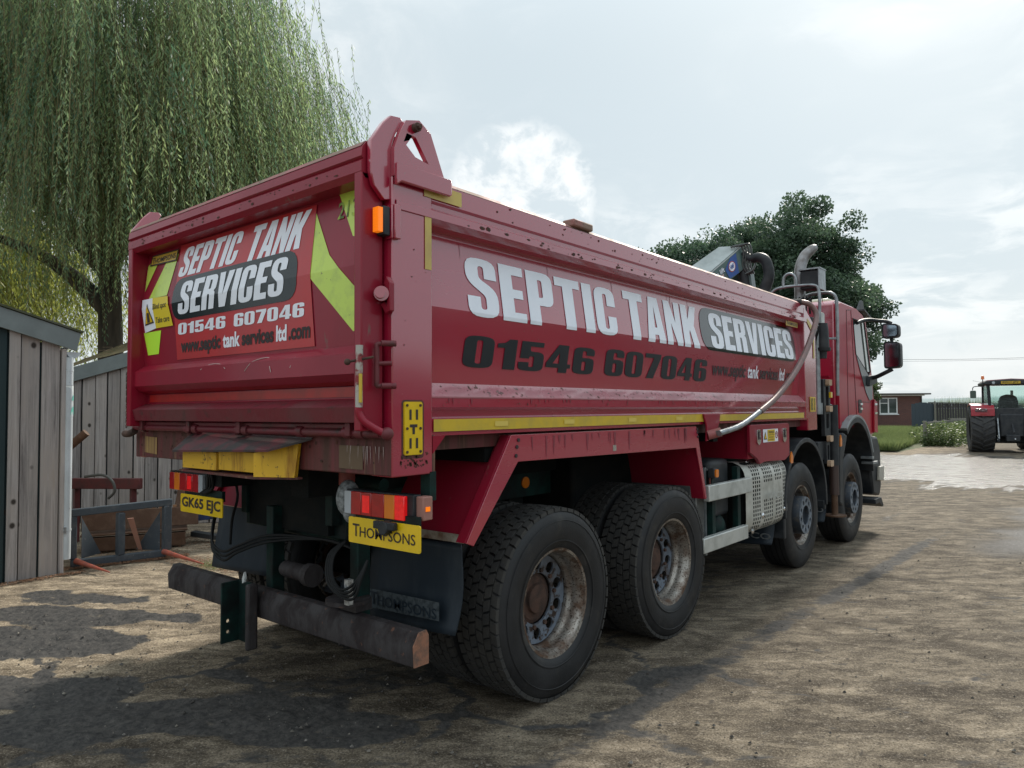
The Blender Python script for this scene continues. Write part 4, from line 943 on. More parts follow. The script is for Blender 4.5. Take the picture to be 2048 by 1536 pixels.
# wheels ----------------------------------------------------------------
R0 = .525
tyre_prof = [(-.118, .288), (-.135, .30), (-.150, .345), (-.157, .405), (-.153, .455), (-.143, .490), (-.128, .507), (-.06, .511), (0, .5125), (.06, .511), (.128, .507), (.143, .490), (.153, .455), (.157, .405), (.150, .345), (.135, .30), (.118, .288)]
def bake_tread():
    mb = MB(); rows = [(-.128, .036), (-.082, .044), (-.036, .034), (.004, .034), (.044, .034)]; 
    rows = [-.119, -.072, -.0245, .0245, .072, .119]; n = 50
    for ri, xc in enumerate(rows):
        w = .0205 if ri in (1, 4) else .0215; 
        for k in range(n):
            a = (k+(.5 if ri % 2 else 0))/n*2*pi; da = 2*pi/n*.44; sk = .006 if ri % 2 else -.006
            rr = R0-(.004 if ri in (0, 5) else 0); r1 = rr-.02
            pts = []
            for (dx, aa, r) in ((-w, -da, r1), (w, -da, r1), (w, da, r1), (-w, da, r1), (-w*.93, -da*.9, rr), (w*.93, -da*.93, rr), (w*.93, da*.9, rr), (-w*.93, da*.93, rr)):
                an = a+aa+(sk/R0 if dx > 0 else -sk/R0); pts.append((xc+dx, r*cos(an), r*sin(an)))
            mb.add(pts, [(4, 5, 6, 7), (0, 1, 5, 4), (1, 2, 6, 5), (2, 3, 7, 6), (3, 0, 4, 7)])
        if ri == 1 or ri == 4: pass
    return mb
def mesh_of(mb, name, m, smooth=40, recalc=True):
    o = mb.build(name, m, None, smooth=smooth, recalc=recalc); me = o.data; bpy.data.objects.remove(o); return me
ME_tyre = mesh_of(MB().lathe(tyre_prof, n=72).lathe([(.151, .335), (.1535, .338), (.1535, .342), (.153, .345)], n=72).lathe([(.155, .45), (.1575, .452), (.156, .456)], n=72), 'tyre', M_rubber, 40)
ME_tread = mesh_of(bake_tread(), 'tread', M_tread, 25)
def rib_tyre():
    pr = tyre_prof[:6]
    t_ = []
    for xc in (-.1, -.05, 0, .05, .1):
        t_ += [(xc-.021, .520), (xc+.021, .520), (xc+.023, .506), (xc+.027, .506)]
    return pr+[(-.124, .518)]+t_[:-2]+[(.124, .518)]+tyre_prof[11:]
ME_ribt = mesh_of(MB().lathe(rib_tyre(), n=72).lathe([(.151, .335), (.1535, .338), (.1535, .342), (.153, .345)], n=72), 'tyre', M_rubber, 30)
# dished rear rim: flange, barrel, pierced disc
def circle(cx, cy, r, n=14, e=1., a0=0.): return [(cx+r*cos(2*pi*k/n), cy+r*sin(2*pi*k/n)*e) for k in range(n)]
def rim_mesh(front, part):
    mb = MB()
    if not front:
        mb.lathe([(.118, .288), (.128, .300), (.134, .298), (.130, .284), (.112, .280), (.100, .270), (.060, .266), (.040, .262), (.028, .252), (.006, .250), (-.02, .262), (-.118, .262), (-.128, .297)], n=64)
        holes = [circle(.195*cos(a), .195*sin(a), .033, 12) for a in [2*pi*(k+.3)/10 for k in range(10)]]
        loops = [circle(0, 0, .247, 60), circle(0, 0, .142, 30)]+holes
        xoff = lambda r: .004-.012*max(0, (.247-r)/.105)
    else:
        mb.lathe([(.118, .288), (.128, .300), (.134, .298), (.130, .284), (.105, .276), (.09, .262), (-.02, .256), (-.118, .258), (-.128, .297)], n=64)
        holes = [circle(.207*cos(a), .207*sin(a), .026, 12) for a in [2*pi*(k+.3)/10 for k in range(10)]]
        loops = [circle(0, 0, .259, 60), circle(0, 0, .12, 30)]+holes
        xoff = lambda r: .01+.035*max(0, (.26-r)/.10)
    if part == 0: return mb
    mb = MB()
    tess = tessellate_polygon([[Vector((p[0], p[1], 0)) for p in l] for l in loops]); flat = [p for l in loops for p in l]; n = len(flat)
    vs = [(xoff(math.hypot(*p)), p[0], p[1]) for p in flat]+[(xoff(math.hypot(*p))-.012, p[0], p[1]) for p in flat]
    fs = [tuple(f) for f in tess]+[tuple(i+n for i in f) for f in tess]; o = 0
    for l in loops:
        k = len(l); fs += [(o+i, o+(i+1) % k, o+(i+1) % k+n, o+i+n) for i in range(k)]; o += k
    mb.add(vs, fs)
    return mb
ME_rimr = mesh_of(rim_mesh(False, 0), 'wheel', M_rim, 35); ME_rimf = mesh_of(rim_mesh(True, 0), 'wheel', M_rim, 35)
ME_discr = mesh_of(rim_mesh(False, 1), 'wheel_disc', M_disc, 35); ME_discf = mesh_of(rim_mesh(True, 1), 'wheel_disc', M_disc, 35)
hub = MB().lathe([(-.14, .14), (-.03, .14), (-.025, .125), (-.02, .12), (-.015, .085), (.004, .080), (.008, .072), (.008, .0)], n=36)
for k in range(10):
    a = 2*pi*k/10; hub.cyl((-.01, .158*cos(a), .158*sin(a)), (.008, .158*cos(a), .158*sin(a)), .013, 6)
ME_hubr = mesh_of(hub, 'hub', M_rust, 35)
hubf = MB().lathe([(-.1, .12), (.03, .12), (.055, .150), (.06, .175), (.065, .185), (.165, .188), (.175, .182)], n=48)
ME_hubf = mesh_of(hubf, 'hub', M_hub, 35)
fr = [circle(0, 0, .183, 48), circle(0, 0, .098, 32)]+[circle(.143*cos(a), .143*sin(a), .022, 12) for a in [2*pi*k/10 for k in range(10)]]
hf = MB().prism(fr[0], 'X', .168, .178, holes=fr[1:]); ME_hubring = mesh_of(hf, 'stud_ring', M_hubface, 35)
hc = MB().lathe([(.06, .16), (.12, .16), (.13, .0)], n=32).lathe([(.178, .099), (.14, .097), (.13, .07), (.13, 0)], n=32); ME_hubcap = mesh_of(hc, 'hub_cap', M_hub, 35)
def inst(me, parent, name=None, **kw):
    o = bpy.data.objects.new(name or me.name, me); COL.objects.link(o); o.parent = parent
    for k, v in kw.items(): o[k] = v
    return o
def wheel(x, y, kind, side=1, rot=0., z=.518, label=None):
    r = inst(ME_rimr if kind == 'rear' else ME_rimf, LORRY, 'wheel'); r.location = Vector((x, y, z))-LORRY.location
    r.rotation_euler = (rot, 0, 0) if side > 0 else (rot, 0, pi)
    inst(ME_tyre if kind == 'rear' else ME_ribt, r, 'tyre'); inst(ME_discr if kind == 'rear' else ME_discf, r, 'wheel_disc')
    if kind == 'rear': inst(ME_tread, r, 'tread', kind='stuff'); inst(ME_hubr, r, 'hub')
    else: inst(ME_hubf, r, 'hub'); inst(ME_hubring, r, 'stud_ring'); inst(ME_hubcap, r, 'hub_cap')
    return r
for y_, ro in ((1.215, .1), (2.58, .9)):
    wheel(-.165, y_, 'rear', 1, ro); wheel(-.505, y_, 'rear', -1, ro+.2); wheel(-2.335, y_, 'rear', -1, ro); wheel(-1.995, y_, 'rear', 1, ro)
for y_, ro in ((5.39, .2), (7.18, .5)):
    wheel(-.185, y_, 'front', 1, ro); wheel(-2.315, y_, 'front', -1, ro)

# side equipment between the axles ----------------------------------------
MB().box(-.05, .0, 3.14, 3.985, .878, 1.0).build('side_guard_rail', M_alu, LORRY, bevel=.006)
MB().box(-.05, .0, 3.04, 3.89, .50, .612).build('side_guard_rail', M_alu, LORRY, bevel=.006)
MB().box(-.10, -.05, 3.3, 3.36, .52, 1.1).build('rail_post', M_green, LORRY, bevel=.004); MB().box(-.10, -.05, 3.80, 3.86, .52, 1.1).build('rail_post', M_green, LORRY, bevel=.004)
MB().box(-.62, -.12, 3.42, 3.80, .70, 1.17).build('battery_box', M_black_pl, LORRY, bevel=.04)
MB().cyl((-.55, 3.60, .60), (-.14, 3.60, .60), .115, 24).sphere((-.14, 3.60, .60), .115, sz=(.4, 1, 1)).build('air_tank', M_green, LORRY, smooth=40)
mb = MB(); mb.prism(rrect(3.02, 3.36, .45, 1.12, .07), 'X', -.75, -.10); mb.build('fuel_tank', mat('dull_grey_tank', (.10, .105, .105), .5, c2=(.06, .06, .06), sc=10), LORRY, bevel=.01)
for y_ in (3.10, 3.27): MB().prism(rrect(y_-.012, y_+.012, .445, 1.125, .004), 'X', -.76, -.09).build('tank_strap', M_galv, LORRY)
mk = MB().box(-.075, -.02, 3.28, 3.34, 1.045, 1.12).build('marker_mount', M_black_pl, LORRY, bevel=.006)
MB().prism(rrect(3.285, 3.335, 1.052, 1.112, .015), 'X', -.0195, -.008).build('amber_lens', M_amber, mk)
MB().box(-.07, -.06, 3.29, 3.33, .95, 1.05).build('marker_strap', mat('dull_red_strap', (.2, .05, .04), .6), LORRY)
# pierced silencer guard: curved sheet with real holes
def guard():
    prof = [(-.20, 1.125), (-.13, 1.12), (-.07, 1.095), (-.035, 1.05), (-.02, .98), (-.02, .62), (-.035, .56), (-.075, .52), (-.14, .495), (-.20, .49)]
    # arc length param
    L_ = [0]
    for i in range(1, len(prof)): L_.append(L_[-1]+math.hypot(prof[i][0]-prof[i-1][0], prof[i][1]-prof[i-1][1]))
    T_ = L_[-1]
    def pt(s, y):
        bul = .02*sin(pi*min(max((y-4.02)/.87, 0), 1))
        return (float(np.interp(s, L_, [p[0] for p in prof]))+bul, y, float(np.interp(s, L_, [p[1] for p in prof])))
    mb = MB(); rows = 25; ps = T_/rows
    bands = [(4.04, 4.20, 4), (4.26, 4.47, 5), (4.53, 4.72, 4), (4.76, 4.87, 3)]
    def quad(s0, s1, y0, y1, n=1):
        mb.add([pt(s0, y0), pt(s0, y1), pt(s1, y1), pt(s1, y0)], [(0, 1, 2, 3)])
    edges = [4.0]+[v for b in bands for v in b[:2]]+[4.89]
    for i in range(rows):
        s0, s1 = i*ps, (i+1)*ps
        for k in range(0, len(edges), 2): quad(s0, s1, edges[k], edges[k+1])
        for bi, (a, b, c) in enumerate(bands):
            cw = (b-a)/c
            for j in range(c):
                y0 = a+j*cw; y1 = y0+cw
                z_ = (s0+s1)/2
                solid = i < 2 or i > rows-3 or (bi == 1 and 9 <= i <= 12) or (bi == 2 and 9 <= i <= 12)
                if solid: quad(s0, s1, y0, y1); continue
                h = .23; a0, a1, b0, b1 = s0+ps*h*.8, s1-ps*h*.8, y0+cw*h, y1-cw*h
                quad(s0, a0, y0, y1); quad(a1, s1, y0, y1); quad(a0, a1, y0, b0); quad(a0, a1, b1, y1)
    for s_ in (0,):  # rear closing flange
        for i in range(rows):
            p0 = pt(i*ps, 4.0); p1 = pt((i+1)*ps, 4.0)
            mb.add([p0, p1, (p1[0]-.03, 3.97, p1[2]), (p0[0]-.03, 3.97, p0[2])], [(0, 1, 2, 3)])
            p0 = (p0[0]-.03, 3.97, p0[2]); p1 = (p1[0]-.03, 3.97, p1[2])
    return mb.build('silencer_guard', M_guard, LORRY, smooth=50, recalc=True), pt, T_
gd, gpt, GT = guard()
MB().prism([(3.985, .50), (3.985, 1.12), (4.88, 1.09), (4.88, .52)], 'X', -.24, -.075).build('silencer', M_under, LORRY, bevel=.03)
for yy_, s_ in ((4.15, .10), (4.23, .72), (4.80, .72), (4.82, .14), (4.15, .90)):
    x_, y_, z_ = gpt(s_*GT*.95, yy_); MB().cyl((x_+.003, y_, z_), (x_+.012, y_, z_), .026, 16, r2=.016).build('guard_dimple', M_chrome, LORRY, smooth=50)
place_text('lettering', fonttext('IVECO', offset=.03), M_alu, LORRY, (4.29, 4.70, .775, .835), lambda u, v: (.004+.02*sin(pi*(u-4.02)/.87), u, v))
# red tool box with two chromed locks
mb = MB(); mb.prism([(3.96, 1.21), (4.12, 1.15), (4.18, 1.10), (4.30, 1.115), (4.80, 1.10), (4.93, 1.14), (4.935, 1.425), (4.91, 1.445), (3.98, 1.445), (3.96, 1.43)], 'X', -.03, .0); mb.build('tool_box_door', M_red, LORRY, bevel=.004)
MB().box(-.62, -.031, 3.99, 4.90, 1.15, 1.435).build('tool_box', M_red, LORRY, bevel=.008)
for y_ in (4.10, 4.74):
    b_ = MB().prism(rpoly([(y_, 1.40, .012), (y_+.09, 1.40, .012), (y_+.09, 1.29, .02), (y_+.045, 1.265, .02), (y_, 1.29, .02)]), 'X', .0005, .010).build('box_lock', M_chrome, LORRY, bevel=.003)
    MB().box(.0105, .014, y_+.022, y_+.068, 1.315, 1.385).build('lock_recess', M_blacksoft, b_); MB().box(.0145, .018, y_+.034, y_+.056, 1.335, 1.375).build('lock_handle', M_chrome, b_)
st = patch('warning_sticker', [(4.25, 1.285), (4.62, 1.285), (4.62, 1.40), (4.25, 1.40)], M_white, LORRY, S0)
patch('sticker_panel', [(4.355, 1.29), (4.535, 1.29), (4.535, 1.395), (4.355, 1.395)], M_plate, st, lambda u, v: (.0055, u, v))
place_text('lettering', fonttext('WARNING', offset=.01), M_blacksoft, st, (4.375, 4.515, 1.362, 1.384), lambda u, v: (.0075, u, v))
for z_, t_ in ((1.343, 'DO NOT OPEN'), (1.322, 'WHEN BODY IS'), (1.300, 'RAISED')): place_text('lettering', fonttext(t_), M_blacksoft, st, (4.375, 4.515, z_, z_+.012), lambda u, v: (.0075, u, v))
patch('warning_symbol', [(4.265, 1.31), (4.34, 1.31), (4.302, 1.38)], M_blacksoft, st, lambda u, v: (.0055, u, v)); patch('warning_symbol', [(4.278, 1.318), (4.327, 1.318), (4.302, 1.364)], M_plate, st, lambda u, v: (.0075, u, v))
patch('prohibition_ring', circle(4.578, 1.345, .032, 24), M_redlens, st, lambda u, v: (.0055, u, v), holes=[circle(4.578, 1.345, .023, 24)]); patch('prohibition_ring', [(4.556, 1.362), (4.562, 1.368), (4.60, 1.33), (4.594, 1.324)], M_redlens, st, lambda u, v: (.0075, u, v))
patch('post_sticker', [(5.56, 1.55), (5.74, 1.55), (5.74, 1.70), (5.56, 1.70)], M_plate, LORRY, S0)
place_text('lettering', fonttext('DANGER', offset=.03), M_blacksoft, LORRY, (5.58, 5.65, 1.56, 1.69), lambda u, v: (.0055, u, v))
place_text('lettering', fonttext('CRUSH', offset=.02), M_blacksoft, LORRY, (5.68, 5.72, 1.56, 1.69), lambda u, v: (.0055, u, v))
# sheet arm bracket, silver stub and long brown arm
MB().prism([(3.02, 1.545), (3.32, 1.545), (3.30, 1.48), (3.22, 1.37), (3.06, 1.34), (3.07, 1.45)], 'X', .007, .022).build('arm_bracket', M_red, LORRY, bevel=.004)
MB().cyl((.02, 3.08, 1.385), (.10, 3.14, 1.41), .035).build('arm_pivot', M_redtop, LORRY, smooth=40)
MB().tube([(.11, 3.08, 1.402), (.13, 3.45, 1.455), (.14, 3.85, 1.57)], .022, 12).build('silver_arm', M_galv, LORRY, smooth=50)
MB().tube([(.14, 3.82, 1.56), (.15, 4.2, 1.69), (.15, 4.72, 1.94), (.15, 5.1, 2.21), (.13, 5.40, 2.47), (.10, 5.44, 2.575), (.04, 5.40, 2.64), (-.1, 5.38, 2.665), (-.25, 5.38, 2.67)], .027, 12).build('sheet_arm', M_brownarm, LORRY, smooth=50)
MB().tube([(.0, 5.36, 2.655), (-.5, 5.36, 2.68), (-1.2, 5.36, 2.69), (-2.45, 5.36, 2.67)], .03, 10).build('rolled_sheet_bar', M_black_pl, LORRY, smooth=50)

# crane, stack and cages behind the cab ---------------------------------------
MB().box(-1.6, -.95, 5.95, 6.3, .9, 2.35).build('crane_column', M_black_pl, LORRY, bevel=.03)
MB().box(-2.45, -.05, 5.98, 6.22, 1.02, 1.22).build('outrigger_beam', M_black_pl, LORRY, bevel=.01)
for x in (-.03, -2.47):
    MB().cyl((x, 6.45, .95), (x, 6.45, 1.62), .055, 18).build('outrigger_leg', M_black_pl, LORRY, smooth=40)
    MB().cyl((x, 6.45, .62), (x, 6.45, .96), .050, 18).build('leg_sleeve', mat('brown_dark_sleeve', (.06, .035, .03), .5), LORRY, smooth=40)
    MB().cyl((x, 6.45, .40), (x, 6.45, .63), .034, 18).build('leg_rod', M_rusty2, LORRY, smooth=40)
    MB().cyl((x, 6.45, .385), (x, 6.45, .40), .12, 24).build('leg_foot', M_rusty2, LORRY, smooth=40)
# pierced upright with brown lugs
mb = MB()
for z0 in (1.42, 1.66): pass
mb.prism([(6.12, 1.28), (6.34, 1.28), (6.34, 1.90), (6.10, 1.90)], 'X', -.06, -.02, holes=[[(6.18, 1.36), (6.28, 1.36), (6.28, 1.52), (6.18, 1.52)], [(6.18, 1.58), (6.28, 1.58), (6.28, 1.82), (6.18, 1.82)]])
mb.build('pierced_upright', M_black_pl, LORRY, bevel=.005)
MB().prism([(6.17, .98), (6.29, .98), (6.29, 1.22), (6.17, 1.22)], 'X', -.06, -.02, holes=[[(6.20, 1.02), (6.26, 1.02), (6.26, 1.18), (6.20, 1.18)]]).build('pierced_upright', M_black_pl, LORRY, bevel=.004)
for z_ in (1.865, 1.58, 1.255, .985): MB().prism(rpoly([(6.17, z_-.035, .02), (6.28, z_-.035, .02), (6.28, z_+.03, .005), (6.17, z_+.03, .005)]), 'X', -.02, .02).build('brown_lug', M_brown, LORRY, bevel=.004)
MB().box(-.02, .0, 6.29, 6.35, 1.70, 1.76).build('yellow_tag', M_plate, LORRY)
MB().cyl((-.06, 6.02, 1.62), (-.06, 6.02, 2.48), .034, 14).build('support_tube', M_galv, LORRY, smooth=40)
MB().cyl((-.06, 6.02, 1.52), (-.06, 6.02, 1.64), .05, 14).build('tube_foot', M_galv, LORRY, smooth=40)
MB().lathe([(2.12, .0), (2.12, .045), (2.2, .05), (2.2, .085), (2.235, .09), (2.235, .075), (2.42, .07), (2.50, .06), (2.50, 0)], (-.02, 6.08, 0), 'Z', 24).build('air_filter', M_black_pl, LORRY, smooth=30)
MB().prism(rrect(6.05, 6.16, 2.40, 2.62, .03), 'X', -.02, -.01).build('filter_bracket', M_alu, LORRY, bevel=.003)
MB().box(-.2, -.06, 5.9, 6.0, 2.36, 2.56).build('valve_block', M_black_pl, LORRY, bevel=.01)
mb = MB()
for k in range(5):
    mb.tube([(-.10-k*.04, 5.96, 2.6), (-.10-k*.04, 5.94, 2.74), (-.13-k*.04, 6.1, 2.80), (-.2-k*.05, 6.3, 2.70)], .011, 7)
    mb.tube([(-.12-k*.05, 5.98, 2.55), (-.02-k*.03, 5.96, 2.45), (-.05-k*.02, 5.96, 2.3), (-.12, 6.0, 2.0)], .010, 7)
mb.build('hydraulic_hose', M_cable, LORRY, smooth=50)
MB().tube([(-.28, 6.2, 1.4), (-.28, 6.2, 2.8), (-.28, 6.2, 3.05), (-.27, 6.22, 3.18), (-.24, 6.26, 3.29), (-.18, 6.32, 3.37), (-.14, 6.36, 3.40)], [.058, .058, .058, .060, .060, .058, .05, .03], 20, smooth=4).build('exhaust_stack', mat('heat_stained_steel', (.30, .30, .31), .38, metal=.6, c2=(.14, .12, .11), sc=7), LORRY, smooth=50)
MB().prism([(-.215, 2.88), (-.02, 2.88), (-.02, 3.08), (-.215, 3.09)], 'Y', 6.02, 6.20).build('work_lamp', M_black_pl, LORRY, bevel=.012)
MB().box(-.235, .0, 6.0, 6.22, 3.09, 3.105).box(-.018, -.005, 5.99, 6.21, 2.87, 3.10).build('lamp_cowl', M_galv, LORRY)
MB().tube([(-.72, 6.0, 2.70), (-.60, 6.0, 2.80), (-.50, 6.0, 2.90), (-.40, 6.0, 2.925), (-.2, 6.0, 2.925), (-.06, 6.0, 2.91), (-.02, 6.0, 2.86), (-.01, 6.0, 2.7), (-.02, 6.0, 2.5)], .016, 10).build('cage_rail', M_galv, LORRY, smooth=50)
MB().tube([(-.39, 6.0, 2.93), (-.39, 6.0, 3.0), (-.37, 6.0, 3.05), (-.32, 6.0, 3.07), (-.27, 6.0, 3.04), (-.25, 6.0, 2.99), (-.25, 6.0, 2.93)], .016, 10).build('cage_hoop', M_galv, LORRY, smooth=50)
MB().tube([(-.35, 6.3, 2.70), (-.30, 6.3, 2.82), (-.20, 6.3, 2.86), (-.05, 6.3, 2.865), (.03, 6.3, 2.85), (.07, 6.3, 2.80), (.08, 6.3, 2.70), (.08, 6.3, 2.3), (.07, 6.3, 1.90), (.07, 6.3, 1.72)], .018, 10).build('cage_rail', M_galv, LORRY, smooth=50)
MB().tube([(-.05, 6.1, 2.38), (.02, 6.2, 2.35), (.08, 6.3, 2.36)], .006, 6).tube([(-.03, 6.1, 2.34), (.02, 6.2, 2.34), (.08, 6.3, 2.34)], .008, 6).build('cage_tie', M_galv, LORRY)
# folded crane boom
A0, B0 = Vector((-1.62, 5.22, 2.92)), Vector((-.98, 5.89, 3.46)); 
bt = [Vector(v) for v in ((-1.66, 5.25, 2.86), (-1.30, 5.36, 2.84), (-.86, 5.98, 3.455), (-1.08, 5.89, 3.46))]
dz = Vector((.02, .03, -.27)); dd = (bt[2]-bt[1]).normalized()
lowv = [bt[1]+Vector((.08, .05, -.20)), bt[2]+Vector((.05, .04, -.24)), bt[3]+Vector((-.02, .06, -.24)), bt[0]+Vector((0, .08, -.2))]
mb = MB(); mb.add(bt+lowv, [(0, 1, 2, 3), (1, 4, 5, 2), (4, 7, 6, 5), (7, 0, 3, 6), (0, 7, 4, 1), (3, 2, 5, 6)]); mb.build('crane_boom', M_boomgreen, LORRY, bevel=.006)
e_ = Vector((-.003, -.004, .003)); mb = MB(); mb.add([v+e_ for v in bt], [(0, 1, 2, 3)]); mb.build('boom_face', M_boomlight, LORRY, recalc=False)
def BS(u, v):   # side face of the boom, u along, v across (0 bottom..1 top)
    top = bt[1].lerp(bt[2], u); bot = lowv[0].lerp(lowv[1], u); p_ = bot.lerp(top, v); n_ = (bt[2]-bt[1]).cross(lowv[0]-bt[1]).normalized(); n_ = n_ if n_.x > 0 else -n_
    return p_+n_*.004
patch('boom_stripe', [(0, .93), (1, .93), (1, 1), (0, 1)], M_boomlight, LORRY, BS)
patch('emblem_panel', [(.70, .10), (.86, .02), (.90, .9), (.80, .9), (.68, .6)], M_blue, LORRY, BS)
def BS2(u, v): return BS(u, v)+Vector((.003, -.003, 0))
def BS3(u, v): return BS(u, v)+Vector((.005, -.005, 0))
patch('emblem_ring', [(.785+.055*cos(a), .50+.24*sin(a)) for a in np.linspace(0, 2*pi, 24, endpoint=False)], M_redlens, LORRY, BS2)
patch('emblem_disc', [(.785+.046*cos(a), .50+.20*sin(a)) for a in np.linspace(0, 2*pi, 24, endpoint=False)], M_white, LORRY, BS3)
place_text('lettering', fonttext('HMF', offset=.02), M_blue, LORRY, (.752, .818, .40, .60), lambda u, v: BS(u, v)+Vector((.007, -.007, 0)))
place_text('lettering', fonttext('Power to lift', offset=.01), M_white, LORRY, (.30, .67, .55, .78), BS2)
patch('boom_sticker', [(.52, .2), (.62, .25), (.64, .5), (.56, .5)], mat('pink_sticker', (.5, .38, .36), .5), LORRY, BS2)
mb = MB()
for k in range(4): mb.tube([(-.95+k*.03, 5.90+k*.01, 3.44), (-.86+k*.035, 5.94, 3.46), (-.82+k*.03, 5.96, 3.38), (-.84+k*.03, 5.98, 3.22), (-.78+k*.02, 6.0, 3.12)], .011, 7)
mb.tube([(-.80, 5.95, 3.12), (-.72, 5.97, 3.16), (-.70, 6.0, 3.24)], .012, 7)
mb.build('boom_hose', mat('shiny_hose', (.06, .07, .07), .3), LORRY, smooth=50)
mb = MB(); mb.tube([(-.84, 6.0, 3.38), (-.76, 6.0, 3.30), (-.66, 6.0, 3.30), (-.58, 6.0, 3.24), (-.55, 6.0, 3.08), (-.60, 6.0, 2.92), (-.64, 6.0, 2.7)], [.03, .05, .055, .06, .06, .065, .08], 12); mb.tube([(-.88, 6.05, 3.2), (-.84, 6.05, 3.0), (-.86, 6.05, 2.7)], .07, 12); mb.build('boom_joint', M_black_pl, LORRY, smooth=50)
MB().prism([(-1.25, 2.55), (-.70, 2.55), (-.78, 3.20), (-.95, 3.20)], 'Y', 6.02, 6.14).build('inner_boom', M_boomgreen, LORRY, bevel=.01)
MB().sphere((-.70, 6.3, 2.93), .055).cyl((-.70, 6.3, 2.6), (-.70, 6.3, 2.93), .03).build('round_cap', M_black_pl, LORRY, smooth=60)

# cab ---------------------------------------------------------------------
CX0, CX1 = -2.42, -.08
roofz = [(6.45, 2.80), (6.52, 2.85), (7.1, 2.875), (7.75, 2.87), (8.1, 2.82), (8.25, 2.72)]
side_poly = [(6.88, 1.33), (6.88, 2.81), (6.94, 2.86), (7.1, 2.875), (7.75, 2.87), (8.10, 2.82), (8.25, 2.74), (8.52, 1.98), (8.58, 1.66), (8.56, 1.20), (8.20, 1.20), (7.95, 1.28), (7.55, 1.38), (6.98, 1.40), (6.93, 1.33)]
mb = MB(); mb.prism(side_poly, 'X', CX0+.04, CX1-.04); cab = mb.build('cab', M_redside, LORRY, bevel=.04)
cabside = [(6.92, 1.34), (6.92, 2.77), (6.98, 2.83), (7.1, 2.845), (7.75, 2.84), (8.05, 2.79), (8.2, 2.72), (8.47, 1.98), (8.53, 1.66), (8.51, 1.24), (8.2, 1.24), (7.95, 1.32), (7.55, 1.42), (7.02, 1.42), (6.97, 1.34)]
win = [(7.58, 2.70), (8.12, 2.70), (8.37, 2.06), (8.28, 2.02), (7.68, 2.26)]
for s_ in (1, -1):
    s = (lambda x: x) if s_ > 0 else (lambda x: -2.5-x)
    mb = MB(); mb.prism(cabside, 'X', s(-.121), s(-.085), holes=[win]); mb.build('cab_side', M_cabred, LORRY, bevel=.006)
    gl_ = MB().prism([(7.60, 2.68), (8.10, 2.68), (8.34, 2.065), (8.27, 2.04), (7.70, 2.265)], 'X', s(-.1095), s(-.100)).build('side_window', M_glass, LORRY)
    MB().prism([(8.02, 2.69), (8.10, 2.69), (8.36, 2.06), (8.24, 2.06)], 'X', s(-.098), s(-.088)).build('window_divider', mat('pale_trim', (.42, .50, .48), .2, coat=.5), LORRY)
    MB().tube([(s(-.086), y, z) for y, z in win+[win[0]]], .009, 6, smooth=0).build('window_seal', M_blacksoft, LORRY)
    # grey lower window panel
    MB().prism([(7.69, 2.245), (8.28, 2.005), (8.44, 1.96), (8.44, 1.70), (8.28, 1.68), (8.12, 1.78), (7.86, 2.05)], 'X', s(-.0848), s(-.078)).build('grey_side_panel', mat('graphite_plastic', (.13, .15, .16), .4, c2=(.1, .115, .12), sc=5, coat=.2), LORRY, bevel=.002)
    for a, b in (((7.50, 2.80), (7.66, 1.45)), ((7.30, 2.78), (7.28, 1.44)), ((7.30, 2.78), (7.5, 2.80)), ((8.36, 1.66), (7.62, 1.66))):
        MB().tube([(s(-.0845), *a), (s(-.0845), (a[0]+b[0])/2, (a[1]+b[1])/2), (s(-.0845), *b)], .004, 5, smooth=0).build('door_gap', M_blacksoft, LORRY)
    h_ = MB().prism(rrect(7.74, 7.90, 1.52, 1.69, .03), 'X', s(-.0848), s(-.080)).build('door_handle', M_blacksoft, LORRY)
    MB().box(s(-.078), s(-.062), 7.77, 7.87, 1.56, 1.585).box(s(-.078), s(-.062), 7.77, 7.87, 1.62, 1.645).build('handle_grip', M_chrome, h_)
MB().box(CX0+.1, CX1-.1, 6.865, 6.879, 2.35, 2.37).box(CX0+.1, CX1-.1, 6.865, 6.879, 1.95, 1.97).build('rear_wall_rib', M_red, LORRY)
MB().add([(CX0+.15, 8.30, 2.66), (CX1-.15, 8.30, 2.66), (CX1-.15, 8.56, 2.0), (CX0+.15, 8.56, 2.0)], [(0, 1, 2, 3)]).build('windscreen', M_glass, LORRY, solid=.01)
MB().box(-.62, -.28, 7.3, 7.75, 2.875, 2.95).build('roof_lamp', mat('cream_lamp', (.62, .60, .45), .3, coat=.5), LORRY, bevel=.03)
MB().add([(CX0+.02, 8.15, 2.88), (CX1-.0, 8.15, 2.88), (CX1-.02, 8.62, 2.80), (CX0+.04, 8.62, 2.80)], [(0, 1, 2, 3)]).build('sun_visor', M_black_pl, LORRY, solid=.02)
MB().prism([(8.10, 2.80), (8.55, 2.78), (8.45, 3.02), (8.38, 3.03)], 'X', -.20, -.17).build('wind_deflector', M_black_pl, LORRY)
MB().cyl((-.3, 7.1, 2.88), (-.3, 6.9, 3.18), .004, 6).build('aerial', M_black_pl, LORRY)
